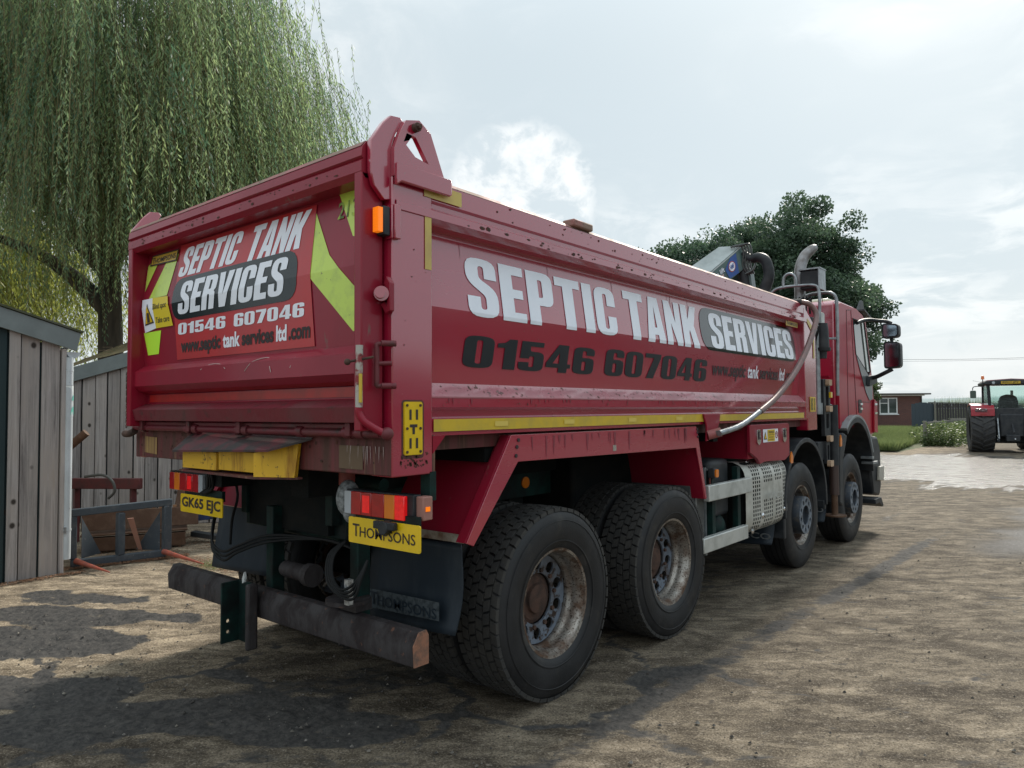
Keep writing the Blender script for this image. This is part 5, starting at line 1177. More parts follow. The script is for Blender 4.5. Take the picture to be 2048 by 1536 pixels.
# mirrors
def mirror(s):
    def q(p): return (s(p[0]), p[1], p[2])
    MB().tube([q((-.08, 7.75, 2.66)), q((-.05, 7.9, 2.70)), q((.0, 8.05, 2.72)), q((.08, 8.15, 2.71)), q((.16, 8.2, 2.70)), q((.22, 8.2, 2.67))], .024, 8).build('mirror_arm', M_black_pl, LORRY, smooth=50)
    MB().tube([q((-.06, 8.30, 1.98)), q((.02, 8.25, 1.99)), q((.12, 8.2, 2.03)), q((.22, 8.2, 2.08))], .028, 8).build('mirror_arm', M_black_pl, LORRY, smooth=50)
    MB().prism(rpoly([(8.10, 1.86, .02), (8.50, 1.92, .02), (8.50, 2.02, .02), (8.14, 2.0, .02)]), 'X', s(-.07), s(-.03)).build('mirror_base', M_black_pl, LORRY, bevel=.01)
    MB().cyl(q((.215, 8.22, 2.40)), q((.215, 8.22, 2.52)), .02).build('mirror_link', M_black_pl, LORRY)
    for z0, z1, gx0, gx1 in ((2.475, 2.675, .115, .31), (2.085, 2.44, .13, .325)):
        xs = sorted((s(gx0), s(gx1)))
        bd = MB().prism(rpoly([(xs[0], z0, .04), (xs[1], z0+.01, .05), (xs[1], z1-.02, .05), (xs[0], z1, .04)]), 'Y', 8.16, 8.29).build('mirror_housing', M_black_pl, LORRY, bevel=.02)
        MB().prism(rpoly([(xs[0]+.02, z0+.022, .03), (xs[1]-.02, z0+.03, .03), (xs[1]-.02, z1-.04, .03), (xs[0]+.02, z1-.02, .03)]), 'Y', 8.150, 8.159).build('mirror_glass', M_mirror, bd)
mirror(lambda x: x); mirror(lambda x: -2.5-x)
# arches
def arch(cy, cz, r, th, a0, a1, x0, x1, name, m, extra=()):
    mb = MB(); n = 22; vs = []
    for i in range(n+1):
        a = a0+(a1-a0)*i/n
        for rr in (r, r+th):
            for x in (x0, x1): vs.append((x, cy+rr*cos(a), cz+rr*sin(a)*1.02))
    fs = []
    for i in range(n): o = i*4; fs += [(o, o+4, o+5, o+1), (o+2, o+3, o+7, o+6), (o, o+2, o+6, o+4), (o+1, o+5, o+7, o+3)]
    fs += [(0, 1, 3, 2), (n*4, n*4+2, n*4+3, n*4+1)]
    return mb.add(vs, fs).build(name, m, LORRY, bevel=.006, smooth=45)
for s in ((lambda x: x), (lambda x: -2.5-x)):
    arch(5.44, .62, .61, .045, radians(-6), radians(186), s(-.43), s(-.0), 'mudguard', M_black_pl)
    MB().box(s(-.42), s(-.02), 4.80, 4.86, .36, .62).build('mudguard_foot', M_black_pl, LORRY, bevel=.01)
    MB().box(s(-.42), s(-.02), 6.04, 6.10, .50, .60).build('mudguard_foot', M_black_pl, LORRY, bevel=.01)
    arch(7.42, .66, .73, .06, radians(8), radians(125), s(-.5), s(-.02), 'wheel_arch', M_black_pl)
    arch(7.42, .66, .79, .035, radians(25), radians(125), s(-.22), s(-.015), 'arch_trim', M_grey_pl)
    MB().prism([(6.62, .50), (6.74, .46), (6.80, 1.0), (6.98, 1.26), (6.84, 1.30), (6.66, 1.10)], 'X', s(-.45), s(-.02)).build('rear_mudguard', M_black_pl, LORRY, bevel=.02)
    MB().box(s(-1.1), s(-.1), 6.5, 6.60, .9, 1.5).build('cab_mount', M_under, LORRY)
mk = MB().box(-.06, -.01, 4.95, 5.03, 1.05, 1.17).build('marker_mount', M_black_pl, LORRY, bevel=.005); MB().prism([(4.96, 1.06), (5.02, 1.06), (5.03, 1.12), (4.99, 1.17), (4.96, 1.12)], 'X', -.0095, .002).build('amber_lens', M_amber, mk)
mk = MB().box(-.06, -.01, 6.60, 6.68, 1.14, 1.28).build('marker_mount', M_black_pl, LORRY, bevel=.005); MB().prism([(6.61, 1.15), (6.67, 1.15), (6.68, 1.22), (6.64, 1.28), (6.61, 1.22)], 'X', -.0095, .002).build('amber_lens', M_amber, mk)
MB().sphere((-.2, 6.55, 1.5), .13, sz=(1, 1, 1.1)).build('expansion_tank', M_under, LORRY, smooth=60)
MB().tube([(-.14, 6.48, 1.58), (-.07, 6.5, 1.62), (-.05, 6.62, 1.56), (-.08, 6.66, 1.48)], .012, 8).build('tank_pipe', M_galv, LORRY, smooth=50)
# front corner: bumper, step, lamps
MB().prism([(8.08, 1.12), (8.30, .45), (8.62, .40), (8.72, .55), (8.72, 1.0), (8.60, 1.16), (8.56, 1.20), (8.1, 1.20)], 'X', -2.44, -.06).build('front_bumper', M_black_pl, LORRY, bevel=.03)
MB().prism([(8.45, .62), (8.70, .60), (8.72, .80), (8.50, .80)], 'X', -.059, -.02).build('fog_lamp', mat('beige_lamp', (.4, .38, .32), .3, c2=(.3, .28, .24), sc=30), LORRY, bevel=.01)
MB().box(-.14, .0, 8.05, 8.30, .86, .89).box(-.14, .0, 8.02, 8.10, .93, .96).build('cab_step', M_galv, LORRY)
MB().prism([(8.0, .42), (8.30, .42), (8.42, .30), (8.36, .29), (8.2, .36), (8.0, .36)], 'X', -.4, .03).build('lower_step', M_black_pl, LORRY, bevel=.006)
lc = MB().prism([(8.42, 1.26), (8.60, 1.25), (8.60, 1.66), (8.46, 1.70)], 'X', -.083, -.06).build('corner_panel', M_cabred, LORRY, bevel=.006)
for z_ in (1.62, 1.50): MB().box(-.06, -.05, 8.44, 8.56, z_, z_+.025).build('chrome_strip', M_chrome, lc)

# ------------------------------------------------------------------ near timber shed
SHED = empty('timber_shed', (-6.9, .1, 0), 'weathered grey timber shed at left edge with green-grey fascia and white downpipe', 'shed')
WX = -5.65
def fz(y): return 2.393+(2.209-2.393)*(y-.079)/(.72-.079)      # lower edge of fascia
edges_ = [(-2.6, -2.43), (-2.42, -2.2), (-2.19, -1.99), (-1.98, -1.77), (-1.76, -1.55), (-1.54, -1.33), (-1.32, -1.12), (-1.11, -.9), (-.89, -.69), (-.68, -.47), (-.46, -.25), (-.24, -.02), (0., .246, 0), (.258, .411), (.432, .588)]
for i, e in enumerate(edges_):
    y0, y1 = e[0], e[1]; top = fz((y0+y1)/2)+.06
    if i == 12: y0, y1 = .118-.11, .14
    lean = 0
    b = MB().add([(WX-.022, y0+lean, -.02), (WX, y0, -.02), (WX, y1, -.02), (WX-.022, y1, -.02), (WX-.022, y0, fz(y0)+.06), (WX, y0, fz(y0)+.06), (WX, y1, fz(y1)+.06), (WX-.022, y1, fz(y1)+.06)],
                 [(0, 1, 2, 3), (4, 5, 6, 7), (0, 1, 5, 4), (1, 2, 6, 5), (2, 3, 7, 6), (3, 0, 4, 7)])
    b.build('board', M_woodgreen if i <= 12 else M_wood, SHED, bevel=.003)
# board left of the grey ones
MB().add([(WX, .155, -.02), (WX+.02, .155, -.02), (WX+.02, .246, -.02), (WX, .246, -.02), (WX, .155, 2.40), (WX+.02, .155, 2.40), (WX+.02, .246, 2.38), (WX, .246, 2.38)], [(0, 1, 2, 3), (4, 5, 6, 7), (0, 1, 5, 4), (1, 2, 6, 5), (2, 3, 7, 6), (3, 0, 4, 7)]).build('board', M_wood, SHED, bevel=.003)
MB().box(WX-.03, WX+.025, .60, .64, -.01, 2.22).build('corner_batten', M_wood, SHED, bevel=.004)
for k in range(12): MB().box(WX-.05-(k+1)*.20, WX-.06-k*.20, .60, .625, -.01, 2.22).build('board', M_wood, SHED, bevel=.003)
MB().prism([(-2.6, 0), (.58, 0), (.58, 2.24), (-2.6, 3.1)], 'X', -8.1, -5.68).build('shed_wall', M_woodgreen, SHED)
fs_ = MB(); fs_.add([(WX+.03, -2.7, 2.393+.797+.0), (WX+.03, .72, 2.205), (WX+.03, .755, 2.385), (WX+.03, -2.7, 3.39), (WX+.055, -2.7, 3.19), (WX+.055, .72, 2.205), (WX+.055, .755, 2.385), (WX+.055, -2.7, 3.39)], [(0, 1, 2, 3), (4, 7, 6, 5), (0, 4, 5, 1), (1, 5, 6, 2), (2, 6, 7, 3), (3, 7, 4, 0)])
fs_.build('fascia', M_fascia, SHED, bevel=.003)
MB().add([(WX+.07, -2.7, 3.395), (WX+.07, .77, 2.388), (-8.2, .77, 2.388), (-8.2, -2.7, 3.395)], [(0, 1, 2, 3)]).build('roof', mat('mossy_shed_roof', (.08, .085, .06), .9, c2=(.05, .06, .02), sc=5, bump=.4), SHED, solid=.02)
gu = MB()
gu.lathe([(x, .062) for x in (0, -2.4)], (WX+.02, .70, 2.195), 'X', 16, pi*.5+0, pi*1.5); 
gutter = gu.build('gutter', M_pipe, SHED, solid=.004, smooth=40)
MB().prism([(.70+.062*cos(a), 2.195+.062*sin(a)) for a in np.linspace(pi, 2*pi, 16)], 'X', WX+.02, WX+.026).build('gutter_stop_end', M_pipe, SHED)
MB().cyl((WX+.01, .668, .14), (WX+.01, .668, 2.14), .036, 24).build('downpipe', M_pipe, SHED, smooth=40)
MB().lathe([(2.0, .0385), (2.02, .0385)], (WX+.01, .668, 0), 'Z', 24).lathe([(.42, .040), (.44, .040)], (WX+.01, .668, 0), 'Z', 24).lathe([(1.86, .038), (1.865, .038)], (WX+.01, .668, 0), 'Z', 24).build('pipe_collar', M_pipe, SHED, smooth=40)
MB().box(WX+.03, WX+.055, .632, .646, .40, .46).build('pipe_clip', M_galv, SHED)
def PIPE(u, v, e=.0372): a = u/.036; return (WX+.01+e*cos(a), .668+e*sin(a), v)
lab = patch('pipe_label', [(x, z) for z in (1.55,) for x in np.linspace(-.062, .05, 10)]+[(x, 1.855) for x in np.linspace(.05, -.062, 10)], mat('white_label', (.80, .86, .86), .4), SHED, lambda u, v: PIPE(u, v, .0385))
for cz_, r_ in ((1.71, .05), (1.57, .075)):
    patch('label_print', [(.012-max(0, 1)*r_*.62*cos(a)*.8+.03, cz_+r_*sin(a)*(1.1)) for a in np.linspace(0, pi/2, 8)]+[(.045, cz_)], mat('turquoise_print', (.16, .55, .46), .4), SHED, lambda u, v: PIPE(u, v, .0398))

# ------------------------------------------------------------------ rear timber shed
SH2 = empty('rear_timber_shed', (-9.6, 3.4, 0), 'grey timber shed with moss-covered roof standing behind the bale spike frame', 'shed')
# wall runs face-on to the yard: direction w
w0 = Vector((-9.25, 1.85, 0)); w1 = Vector((-5.9, 4.70, 0)); wd = (w1-w0).normalized(); wn = Vector((wd.y, -wd.x, 0))
def W(s_, z, o=0.): p_ = w0+wd*s_+wn*o; return (p_.x, p_.y, z)
Lw = (w1-w0).length
def vz(s_): return 1.98+.33*s_/1.0*.9 if s_ < 2.6 else 1.98+.297*2.6
s_ = -1.2; k = 0
while s_ < Lw:
    wbd = .165+.012*((k*7) % 3-1); zt = vz(max(s_, 0))+.12
    o = .012*(k % 2)
    MB().add([W(s_, 0, o), W(s_+wbd, 0, o), W(s_+wbd, 0, o+.02), W(s_, 0, o+.02), W(s_, zt, o), W(s_+wbd, zt+.05, o), W(s_+wbd, zt+.05, o+.02), W(s_, zt, o+.02)], [(0, 1, 2, 3), (4, 5, 6, 7), (0, 1, 5, 4), (1, 2, 6, 5), (2, 3, 7, 6), (3, 0, 4, 7)]).build('board', M_wood, SH2, bevel=.003)
    s_ += wbd+.018; k += 1
MB().add([W(-1.2, 0, -.03), W(Lw, 0, -.03), W(Lw, 3.0, -.03), W(-1.2, 2.0, -.03)], [(0, 1, 2, 3)]).build('wall_backing', M_woodgreen, SH2, solid=.02)
fa = MB(); sa, sb = .02, 2.7
fa.add([W(sa+.06, 2.02, .05), W(sb, 2.02+.27*(sb-sa), .05), W(sb, 2.22+.27*(sb-sa), .05), W(sa-.05, 2.20, .05), W(sa+.06, 2.02, .075), W(sb, 2.02+.27*(sb-sa), .075), W(sb, 2.22+.27*(sb-sa), .075), W(sa-.05, 2.20, .075)], [(0, 1, 2, 3), (4, 7, 6, 5), (0, 4, 5, 1), (1, 5, 6, 2), (2, 6, 7, 3), (3, 7, 4, 0)])
fa.build('fascia', M_fascia, SH2, bevel=.003)
mz = MB(); n = 40; mm_ = 24; vs = []
for j in range(mm_+1):
    for i in range(n+1):
        ss = -.1+(sb+.1)*i/n; dpt = -3.2*j/mm_
        z = 2.21+.27*ss+.30*(-dpt)+.05*float(fbm(np.array([ss*3.]), np.array([dpt*3.]), 1.5, 4)[0])
        vs.append(W(ss, z, .06+dpt))
mz.add(vs, [(j*(n+1)+i, j*(n+1)+i+1, (j+1)*(n+1)+i+1, (j+1)*(n+1)+i) for j in range(mm_) for i in range(n)])
mz.build('mossy_roof', mat('dead_moss', (.12, .10, .04), .95, c2=(.05, .05, .02), sc=7, c3=(.20, .13, .06), sc3=40, lo3=.5, hi3=.62, bump=.9, bsc=25), SH2, smooth=60, recalc=False)
# dead twigs lying on the roof
tw = MB()
for k in range(90):
    ss = random.uniform(0, 2.6); d_ = random.uniform(-2.6, .0); z = 2.24+.27*ss+.30*(-d_)+.03
    a = random.uniform(0, pi); l = random.uniform(.1, .45)
    p0 = Vector(W(ss, z, .06+d_)); tw.tube([p0, p0+Vector((cos(a)*l*.5, sin(a)*l*.5, .03)), p0+Vector((cos(a+.3)*l, sin(a+.3)*l, random.uniform(0, .05)))], .003, 4, smooth=2)
tagobj(tw.build('twigs', mat('dead_twig', (.22, .16, .10), .9)), 'dead twigs littering the mossy roof of the rear shed', 'twigs', kind='stuff')

# ------------------------------------------------------------------ bale spike frame
FR = empty('bale_spike_frame', (-5.75, 1.2, 0), 'dark grey steel frame with two orange-red spikes standing beside the downpipe', 'bale spike')
fa0 = Vector((-5.86, .80, 0)); fb0 = Vector((-5.63, 1.68, 0)); fd = (fb0-fa0).normalized(); fn = Vector((fd.y, -fd.x, 0))
def F(s_, z, o=0): p_ = fa0+fd*s_+fn*o; return (p_.x, p_.y, z)
FL = (fb0-fa0).length
MB().bar(F(-.02, .56), F(FL+.02, .60), .07, .075).build('top_beam', M_spike, FR, bevel=.008)
MB().bar(F(-.02, .045), F(FL-.04, .05), .07, .075).build('bottom_beam', M_spike, FR, bevel=.008)
MB().bar(F(FL-.03, .085), F(FL-.03, .565), .08, .08, (0, 1, 0)).build('upright', M_spike, FR, bevel=.008)
MB().bar(F(.43, .085), F(.43, .525), .085, .07, (0, 1, 0)).build('upright', M_spike, FR, bevel=.008)
MB().bar(F(.0, .085), F(.0, .525), .06, .06, (0, 1, 0)).build('upright', M_spike, FR, bevel=.008)
for s0, sg_ in ((.08, 1), (FL-.09, -1)):
    mb = MB(); mb.add([F(s0, .08, -.03), F(s0+sg_*.20, .08, -.25), F(s0, .50, -.03), F(s0, .08, -.045), F(s0+sg_*.20, .08, -.265), F(s0, .50, -.045)], [(0, 1, 2), (5, 4, 3), (0, 3, 4, 1), (1, 4, 5, 2), (2, 5, 3, 0)]); mb.build('brace_plate', M_spike, FR)
MB().add([F(.50, .45, -.03), F(.56, .45, -.03), F(.66, .09, -.12), F(.62, .09, -.12)], [(0, 1, 2, 3)]).build('stay', mat('salmon_stay', (.35, .18, .13), .6), FR, solid=.02)
MB().tube([F(.03, .07, .03), (-5.20, .90, .03)], [.030, .006], 12, smooth=0).build('spike', M_tine, FR, smooth=50)
MB().tube([F(FL-.06, .07, .03), (-4.83, 1.66, .03)], [.030, .006], 12, smooth=0).build('spike', M_tine, FR, smooth=50)

# ------------------------------------------------------------------ rusty implements behind the frame
BK = empty('rusty_bucket', (-6.6, 1.75, 0), 'brown rusty toothed loader blade lying behind the spike frame', 'loader bucket')
q0 = Vector((-6.62, 1.25, 0)); qd = Vector((.42, .9, 0)).normalized(); qn = Vector((qd.y, -qd.x, 0))
def Q(s_, z, o=0): p_ = q0+qd*s_+qn*o; return (p_.x, p_.y, z)
def slabq(parent, name, s0, s1, z0, z1, o0, o1, m=M_rusty2, tilt=0.):
    mb = MB(); mb.add([Q(s0, z0, o0), Q(s1, z0, o0), Q(s1, z0, o1), Q(s0, z0, o1), Q(s0, z1, o0+tilt), Q(s1, z1, o0+tilt), Q(s1, z1, o1+tilt), Q(s0, z1, o1+tilt)], [(0, 1, 2, 3), (4, 5, 6, 7), (0, 1, 5, 4), (1, 2, 6, 5), (2, 3, 7, 6), (3, 0, 4, 7)]); return mb.build(name, m, parent, bevel=.005)
slabq(BK, 'blade', -.1, 1.12, .24, .45, -.02, .02, tilt=-.05); slabq(BK, 'lower_beam', -.0, .98, .02, .17, .0, .12); slabq(BK, 'bucket_floor', -.1, 1.0, .19, .21, -.3, .12)
mb = MB()
for k in range(15): 
    s0 = -.06+k*.075; mb.add([Q(s0, .45, -.09), Q(s0+.04, .45, -.09), Q(s0+.04, .475, -.09), Q(s0, .475, -.09), Q(s0, .45, -.05), Q(s0+.04, .45, -.05), Q(s0+.04, .475, -.05), Q(s0, .475, -.05)], [(0, 1, 2, 3), (4, 5, 6, 7), (0, 1, 5, 4), (1, 2, 6, 5), (2, 3, 7, 6), (3, 0, 4, 7)])
mb.build('teeth', mat('worn_teeth', (.30, .16, .08), .7), BK, kind='stuff')
PLT = MB(); PLT.add([Q(.83, .30, -.12), Q(1.05, .30, -.12), Q(1.18, .90, -.28), Q(.94, .90, -.28), Q(.83, .30, -.15), Q(1.05, .30, -.15), Q(1.18, .90, -.31), Q(.94, .90, -.31)], [(0, 1, 2, 3), (4, 7, 6, 5), (0, 4, 5, 1), (1, 5, 6, 2), (2, 6, 7, 3), (3, 7, 4, 0)])
o = PLT.build('steel_plate', M_rusty2, None, bevel=.006); tagobj(o, 'tilted brown steel plate leaning upright left of the blue machine stand', 'steel plate')
RB = MB().bar((-7.5, 1.35, .72), (-6.75, 1.85, .72), .07, .13); o = RB.build('red_beam', M_darkred, None, bevel=.008); tagobj(o, 'dark red steel beam against the rear shed right of the downpipe', 'steel beam')
MB().bar((-7.5, 1.40, 0), (-7.5, 1.40, .66), .06, .06).bar((-6.85, 1.80, 0), (-6.85, 1.80, .66), .06, .06).build('beam_leg', M_darkred, o)
o = MB().tube([(-6.75, 1.22, .85), (-6.60, 1.35, .87), (-6.50, 1.42, .80), (-6.48, 1.44, .68), (-6.55, 1.40, .60)], .016, 8).build('black_hose', mat('grey_hose', (.07, .075, .07), .5), None, smooth=50); tagobj(o, 'loop of grey hose hanging above the red beam beside the downpipe', 'hose')
o = MB().tube([(-6.9, 1.0, 1.10), (-6.72, 1.22, 1.36)], .045, 14).build('log_pole', M_rusty2, None, smooth=40); tagobj(o, 'short brown round pole end sticking out behind the downpipe', 'pole')
BL = empty('blue_machine', (-6.9, 2.9, 0), 'dark blue hydraulic machine stand with black hoses before the rear shed', 'machine')
MB().box(-6.70, -6.58, 2.42, 2.55, .30, 1.05).build('column', M_bluem, BL, bevel=.01)
MB().box(-6.78, -6.52, 2.36, 2.62, .86, 1.14).build('valve_body', M_bluem, BL, bevel=.02)
MB().box(-6.80, -6.50, 2.30, 2.70, .22, .30).build('base', M_bluem, BL, bevel=.006)
MB().prism([(2.30, .3), (2.42, .3), (2.42, .62)], 'X', -6.66, -6.62).build('gusset', M_bluem, BL)
MB().cyl((-6.6, 2.56, 1.05), (-6.56, 2.62, 1.22), .03).build('fitting', M_galv, BL)
mb = MB()
for k, (dx, dy) in enumerate(((0, 0), (.04, .05), (.09, .12), (.02, .2))): mb.tube([(-6.62+dx, 2.36+dy, 1.06), (-6.66+dx, 2.30+dy, 1.22), (-6.58+dx, 2.42+dy, 1.28), (-6.45+dx, 2.58+dy, 1.16), (-6.44+dx, 2.60+dy, .8), (-6.46+dx, 2.62+dy, .4)], .013, 7)
mb.build('hydraulic_hose', M_cable, BL, smooth=50)
o = MB().box(-6.9, -5.9, 3.5, 3.7, .0, .16).build('low_steel_box', mat('dark_steel', (.03, .033, .035), .6), None, bevel=.01); tagobj(o, 'low dark steel box lying at foot of rear shed beyond the lorry', 'box')
o = MB().bar((-6.35, 2.3, .10), (-5.75, 2.62, .03), .10, .06).build('steel_offcut', mat('dark_steel', (.03, .033, .035), .6), None, bevel=.006); tagobj(o, 'short dark steel offcut on the ground right of the spike frame', 'steel bar')
# leaf litter (brown) along the foot of the sheds
def litter(name, n, fnp, m, size, label, cat):
    V = np.zeros((n, 4, 3))
    for i in range(n):
        x, y = fnp(); a = random.uniform(0, 2*pi); l = size*random.uniform(.6, 1.4); w = l*random.uniform(.18, .35); tz = random.uniform(-.3, .3)
        z = .004+random.uniform(0, .012); c_, s_ = cos(a), sin(a)
        for k, (u, v) in enumerate(((-l, 0), (0, -w), (l, 0), (0, w))): V[i, k] = (x+u*c_-v*s_, y+u*s_+v*c_, z+u*tz*.3+(.004 if k in (1, 3) else 0))
    o = quads_mesh(name, V, m); tagobj(o, label, cat, kind='stuff'); return o
M_litter = mat('dead_leaves', (.24, .11, .055), .9, c2=(.10, .05, .03), sc=60, c3=(.30, .20, .12), sc3=90, lo3=.5, hi3=.6)
def lp():
    r = random.random()
    if r < .45: s_ = random.uniform(-.2, 1.1); return tuple(Vector(F(s_, 0, random.gauss(.03, .05)))[:2])
    if r < .6: return (-5.6+abs(random.gauss(0, .05)), random.uniform(-.3, .8))
    if r < .9: return (random.uniform(-7.2, -5.7), random.uniform(1.2, 2.7))
    return (random.uniform(-5.4, -4.3), 1.75+random.gauss(0, .12))
litter('leaf_litter', 5200, lp, M_litter, .016, 'brown dead willow leaves drifted along the shed foot and spike frame', 'leaves')
# pebbles and crumbs on the yard
pb = MB()
for k in range(420):
    x = random.uniform(-5.2, 2.6); y = random.uniform(-1, 7) if k > 160 else random.uniform(-1, 1.6)
    if k <= 160: x = random.uniform(-4, 0)
    r = random.choice((.004, .006, .008, .012))*random.uniform(.7, 1.3)
    vs = [Vector((x, y, 0))+Vector((cos(a), sin(a), 0))*r*random.uniform(.7, 1.2) for a in (0, 1.25, 2.5, 3.8, 5.0)]+[Vector((x+r*.2, y, r*.9))]
    pb.add(vs, [(i, (i+1) % 5, 5) for i in range(5)])
tagobj(pb.build('pebbles', mat('pebble', (.07, .065, .06), .8, c2=(.19, .175, .155), sc=14, lo=.5, hi=.6), recalc=False), 'small stones and crumbs of concrete scattered on the yard', 'pebbles', kind='stuff')

# ------------------------------------------------------------------ foliage helpers
def leafmat(name, a, b, trans=.45, sc=1.2, rough=.5):
    m = bpy.data.materials.new(name); m.use_nodes = True; t = m.node_tree; t.nodes.clear(); Nn = t.nodes.new; Lk = t.links.new
    at = Nn('ShaderNodeAttribute'); at.attribute_name = 'tone'
    mx = Nn('ShaderNodeMix'); mx.data_type = 'RGBA'; Lk(at.outputs['Fac'], mx.inputs[0]); mx.inputs[6].default_value = (*a, 1); mx.inputs[7].default_value = (*b, 1)
    d = Nn('ShaderNodeBsdfPrincipled'); Lk(mx.outputs[2], d.inputs['Base Color']); d.inputs['Roughness'].default_value = rough
    tr = Nn('ShaderNodeBsdfTranslucent'); 
    hs = Nn('ShaderNodeHueSaturation'); Lk(mx.outputs[2], hs.inputs['Color']); hs.inputs['Value'].default_value = 1.5; hs.inputs['Hue'].default_value = .485; Lk(hs.outputs[0], tr.inputs[0])
    ms = Nn('ShaderNodeMixShader'); ms.inputs[0].default_value = trans; Lk(d.outputs[0], ms.inputs[1]); Lk(tr.outputs[0], ms.inputs[2])
    o = Nn('ShaderNodeOutputMaterial'); Lk(ms.outputs[0], o.inputs[0]); return m
M_bark = mat('willow_bark', (.07, .058, .045), .95, c2=(.03, .026, .02), sc=7, stretch=(1, 1, .2), bump=.6)
def leaf_quads(Pn, D, Sd, L_, Wd):
    """diamond leaves: base point, direction, side vector, length, width"""
    mid = Pn+D*(L_*.45)[:, None]; s = Sd*(Wd*.5)[:, None]
    return np.stack([Pn, mid+s, Pn+D*L_[:, None], mid-s], 1)
def unit(v): return v/np.maximum(np.linalg.norm(v, axis=-1, keepdims=True), 1e-9)

def willow(name, base, zfork, R, ztop, nbr, per, hem, label, seed, leafL, mats, tilt=0., step=.05, az=None, extra=(), wr=.2, lenr=(.45, 1.)):
    r = np.random.default_rng(seed); root = empty(name, (base[0], base[1], 0), label, 'tree')
    base = np.array([base[0], base[1], 0.])
    tb = MB(); fork = base+np.array([0, 0, zfork])
    tb.tube([base, base+np.array([.05, .03, zfork*.5]), fork], [.30, .23, .19], 14)
    tb.build('trunk', M_bark, root, smooth=60)
    strands = []
    for i in range(nbr):
        if az is not None: a = r.uniform(*az)
        else: a = r.uniform(0, 2*pi)
        rad = R*(r.uniform(.25, 1)**.6); zt = ztop*(1-.25*(rad/R)**2)*r.uniform(.62, 1.0)
        end = base+np.array([cos(a)*rad, sin(a)*rad, zt*.93]); ctrl = base+np.array([cos(a)*rad*.45, sin(a)*rad*.45, zt*1.08])
        ts = np.linspace(0, 1, 10)[:, None]; st = fork+(0, 0, r.uniform(-.6, 1.5)); cur = st*(1-ts)**2+ctrl*2*ts*(1-ts)+end*ts**2
        if i % 9 == 0: MB().tube([tuple(p) for p in cur[:8:2]], [.075, .05, .03, .014], 7, smooth=3).build('limb', M_bark, root, smooth=60)
        brt = r.normal(.38, .22)
        for k in range(per):
            t_ = r.uniform(.3, 1.0); p = st*(1-t_)**2+ctrl*2*t_*(1-t_)+end*t_**2+r.normal(0, .15, 3)
            strands.append((p, a, brt))
    for e in extra: strands += e
    Pl = []; Dl = []; Sl = []; Ll = []; Tl = []; tw = []
    for p, a, bt in strands:
        hz = hem(p, r); 
        if p[2]-hz < .5: continue
        ln = (p[2]-hz)*r.uniform(*lenr)*(1. if r.random() < .72 else .38); n = max(int(ln/step), 4); t = np.linspace(0, 1, n)
        sway = np.array([cos(a), sin(a), 0])*r.uniform(.0, .45)+np.array([.77, .64, 0])*r.uniform(-.25, .34)+r.normal(0, .16, 3)*[1, 1, 0]; wob = r.normal(0, .05, 3); ph = r.uniform(0, 6)
        pts = p+sway*(t[:, None]**.7)*ln*.55+np.outer(np.sin(t*ln*1.3+ph), wob)*[1, 1, 0]; pts[:, 2] = p[2]-ln*t
        tang = np.array([sway[0]*.4, sway[1]*.4, -1.]); ang = r.uniform(0, 2*pi, n); out = np.stack([np.cos(ang), np.sin(ang), np.zeros(n)], 1)
        D = unit(tang*1.1+out*r.uniform(.25, 1.05, (n, 1))); sd = unit(np.cross(D, r.normal(0, 1, (n, 3))))
        Pl.append(pts+r.normal(0, .012, (n, 3))); Dl.append(D); Sl.append(sd); Ll.append(leafL*r.uniform(.7, 1.25, n)*(1-.3*t)); 
        tone = np.clip(bt+r.normal(0, .16)+r.normal(0, .16, n), 0, 1); Tl.append(tone)
        tw.append((pts[0], pts[n//2], pts[-1]))
    Pn = np.concatenate(Pl); D = np.concatenate(Dl); Sd = np.concatenate(Sl); LL = np.concatenate(Ll)
    V = leaf_quads(Pn, D, Sd, LL, LL*wr)
    quads_mesh('crown', V, mats, parent=root, attr=np.concatenate(Tl)); root.children[-1].location
    cr = [c for c in root.children if c.name.startswith('crown')][0]
    vv = np.zeros(len(cr.data.vertices)*3, dtype=np.float32); cr.data.vertices.foreach_get('co', vv); vv = vv.reshape(-1, 3)-base.astype(np.float32); cr.data.vertices.foreach_set('co', vv.ravel())
    # hanging twigs: thin triangles
    A = np.array([[x[0], x[1]] for x in tw]+[[x[1], x[2]] for x in tw]); w_ = np.array([.003, .002, 0])
    V2 = np.stack([A[:, 0]-w_, A[:, 0]+w_, A[:, 1]+w_*.5, A[:, 1]-w_*.5], 1)-base
    quads_mesh('hanging_twigs', V2, mat('yellow_twig', (.16, .13, .05), .7), parent=root)['kind'] = 'stuff'
    print(name, len(V)); return root
M_wl = leafmat('willow_leaf', (.070, .140, .085), (.33, .44, .20), .55)
M_wl2 = leafmat('sunlit_willow_leaf', (.12, .17, .04), (.38, .42, .10), .55)
def hem1(p, r):
    lat = (p[0]+12.6)*.77+(p[1]-3.7)*.64
    if lat < -.1: return 4.9+r.uniform(-.7, 1.4)+.25*sin(p[0]*3)
    return (2.6+.8*abs(sin(lat*2.2))+r.uniform(-.3, 1.5)) if lat < 3.6 else 3.6+(lat-3.6)*1.7+r.uniform(0, 1.8)
W1 = willow('weeping_willow', (-12.6, 3.7), 4.4, 5.0, 13.2, 270, 31, hem1, 'big weeping willow with dark hanging curtains above the timber sheds', 11, .115, M_wl, step=.055, az=(radians(-140), radians(100)), wr=.21)
hem2 = lambda p, r: 1.8+r.uniform(0, 1.5)
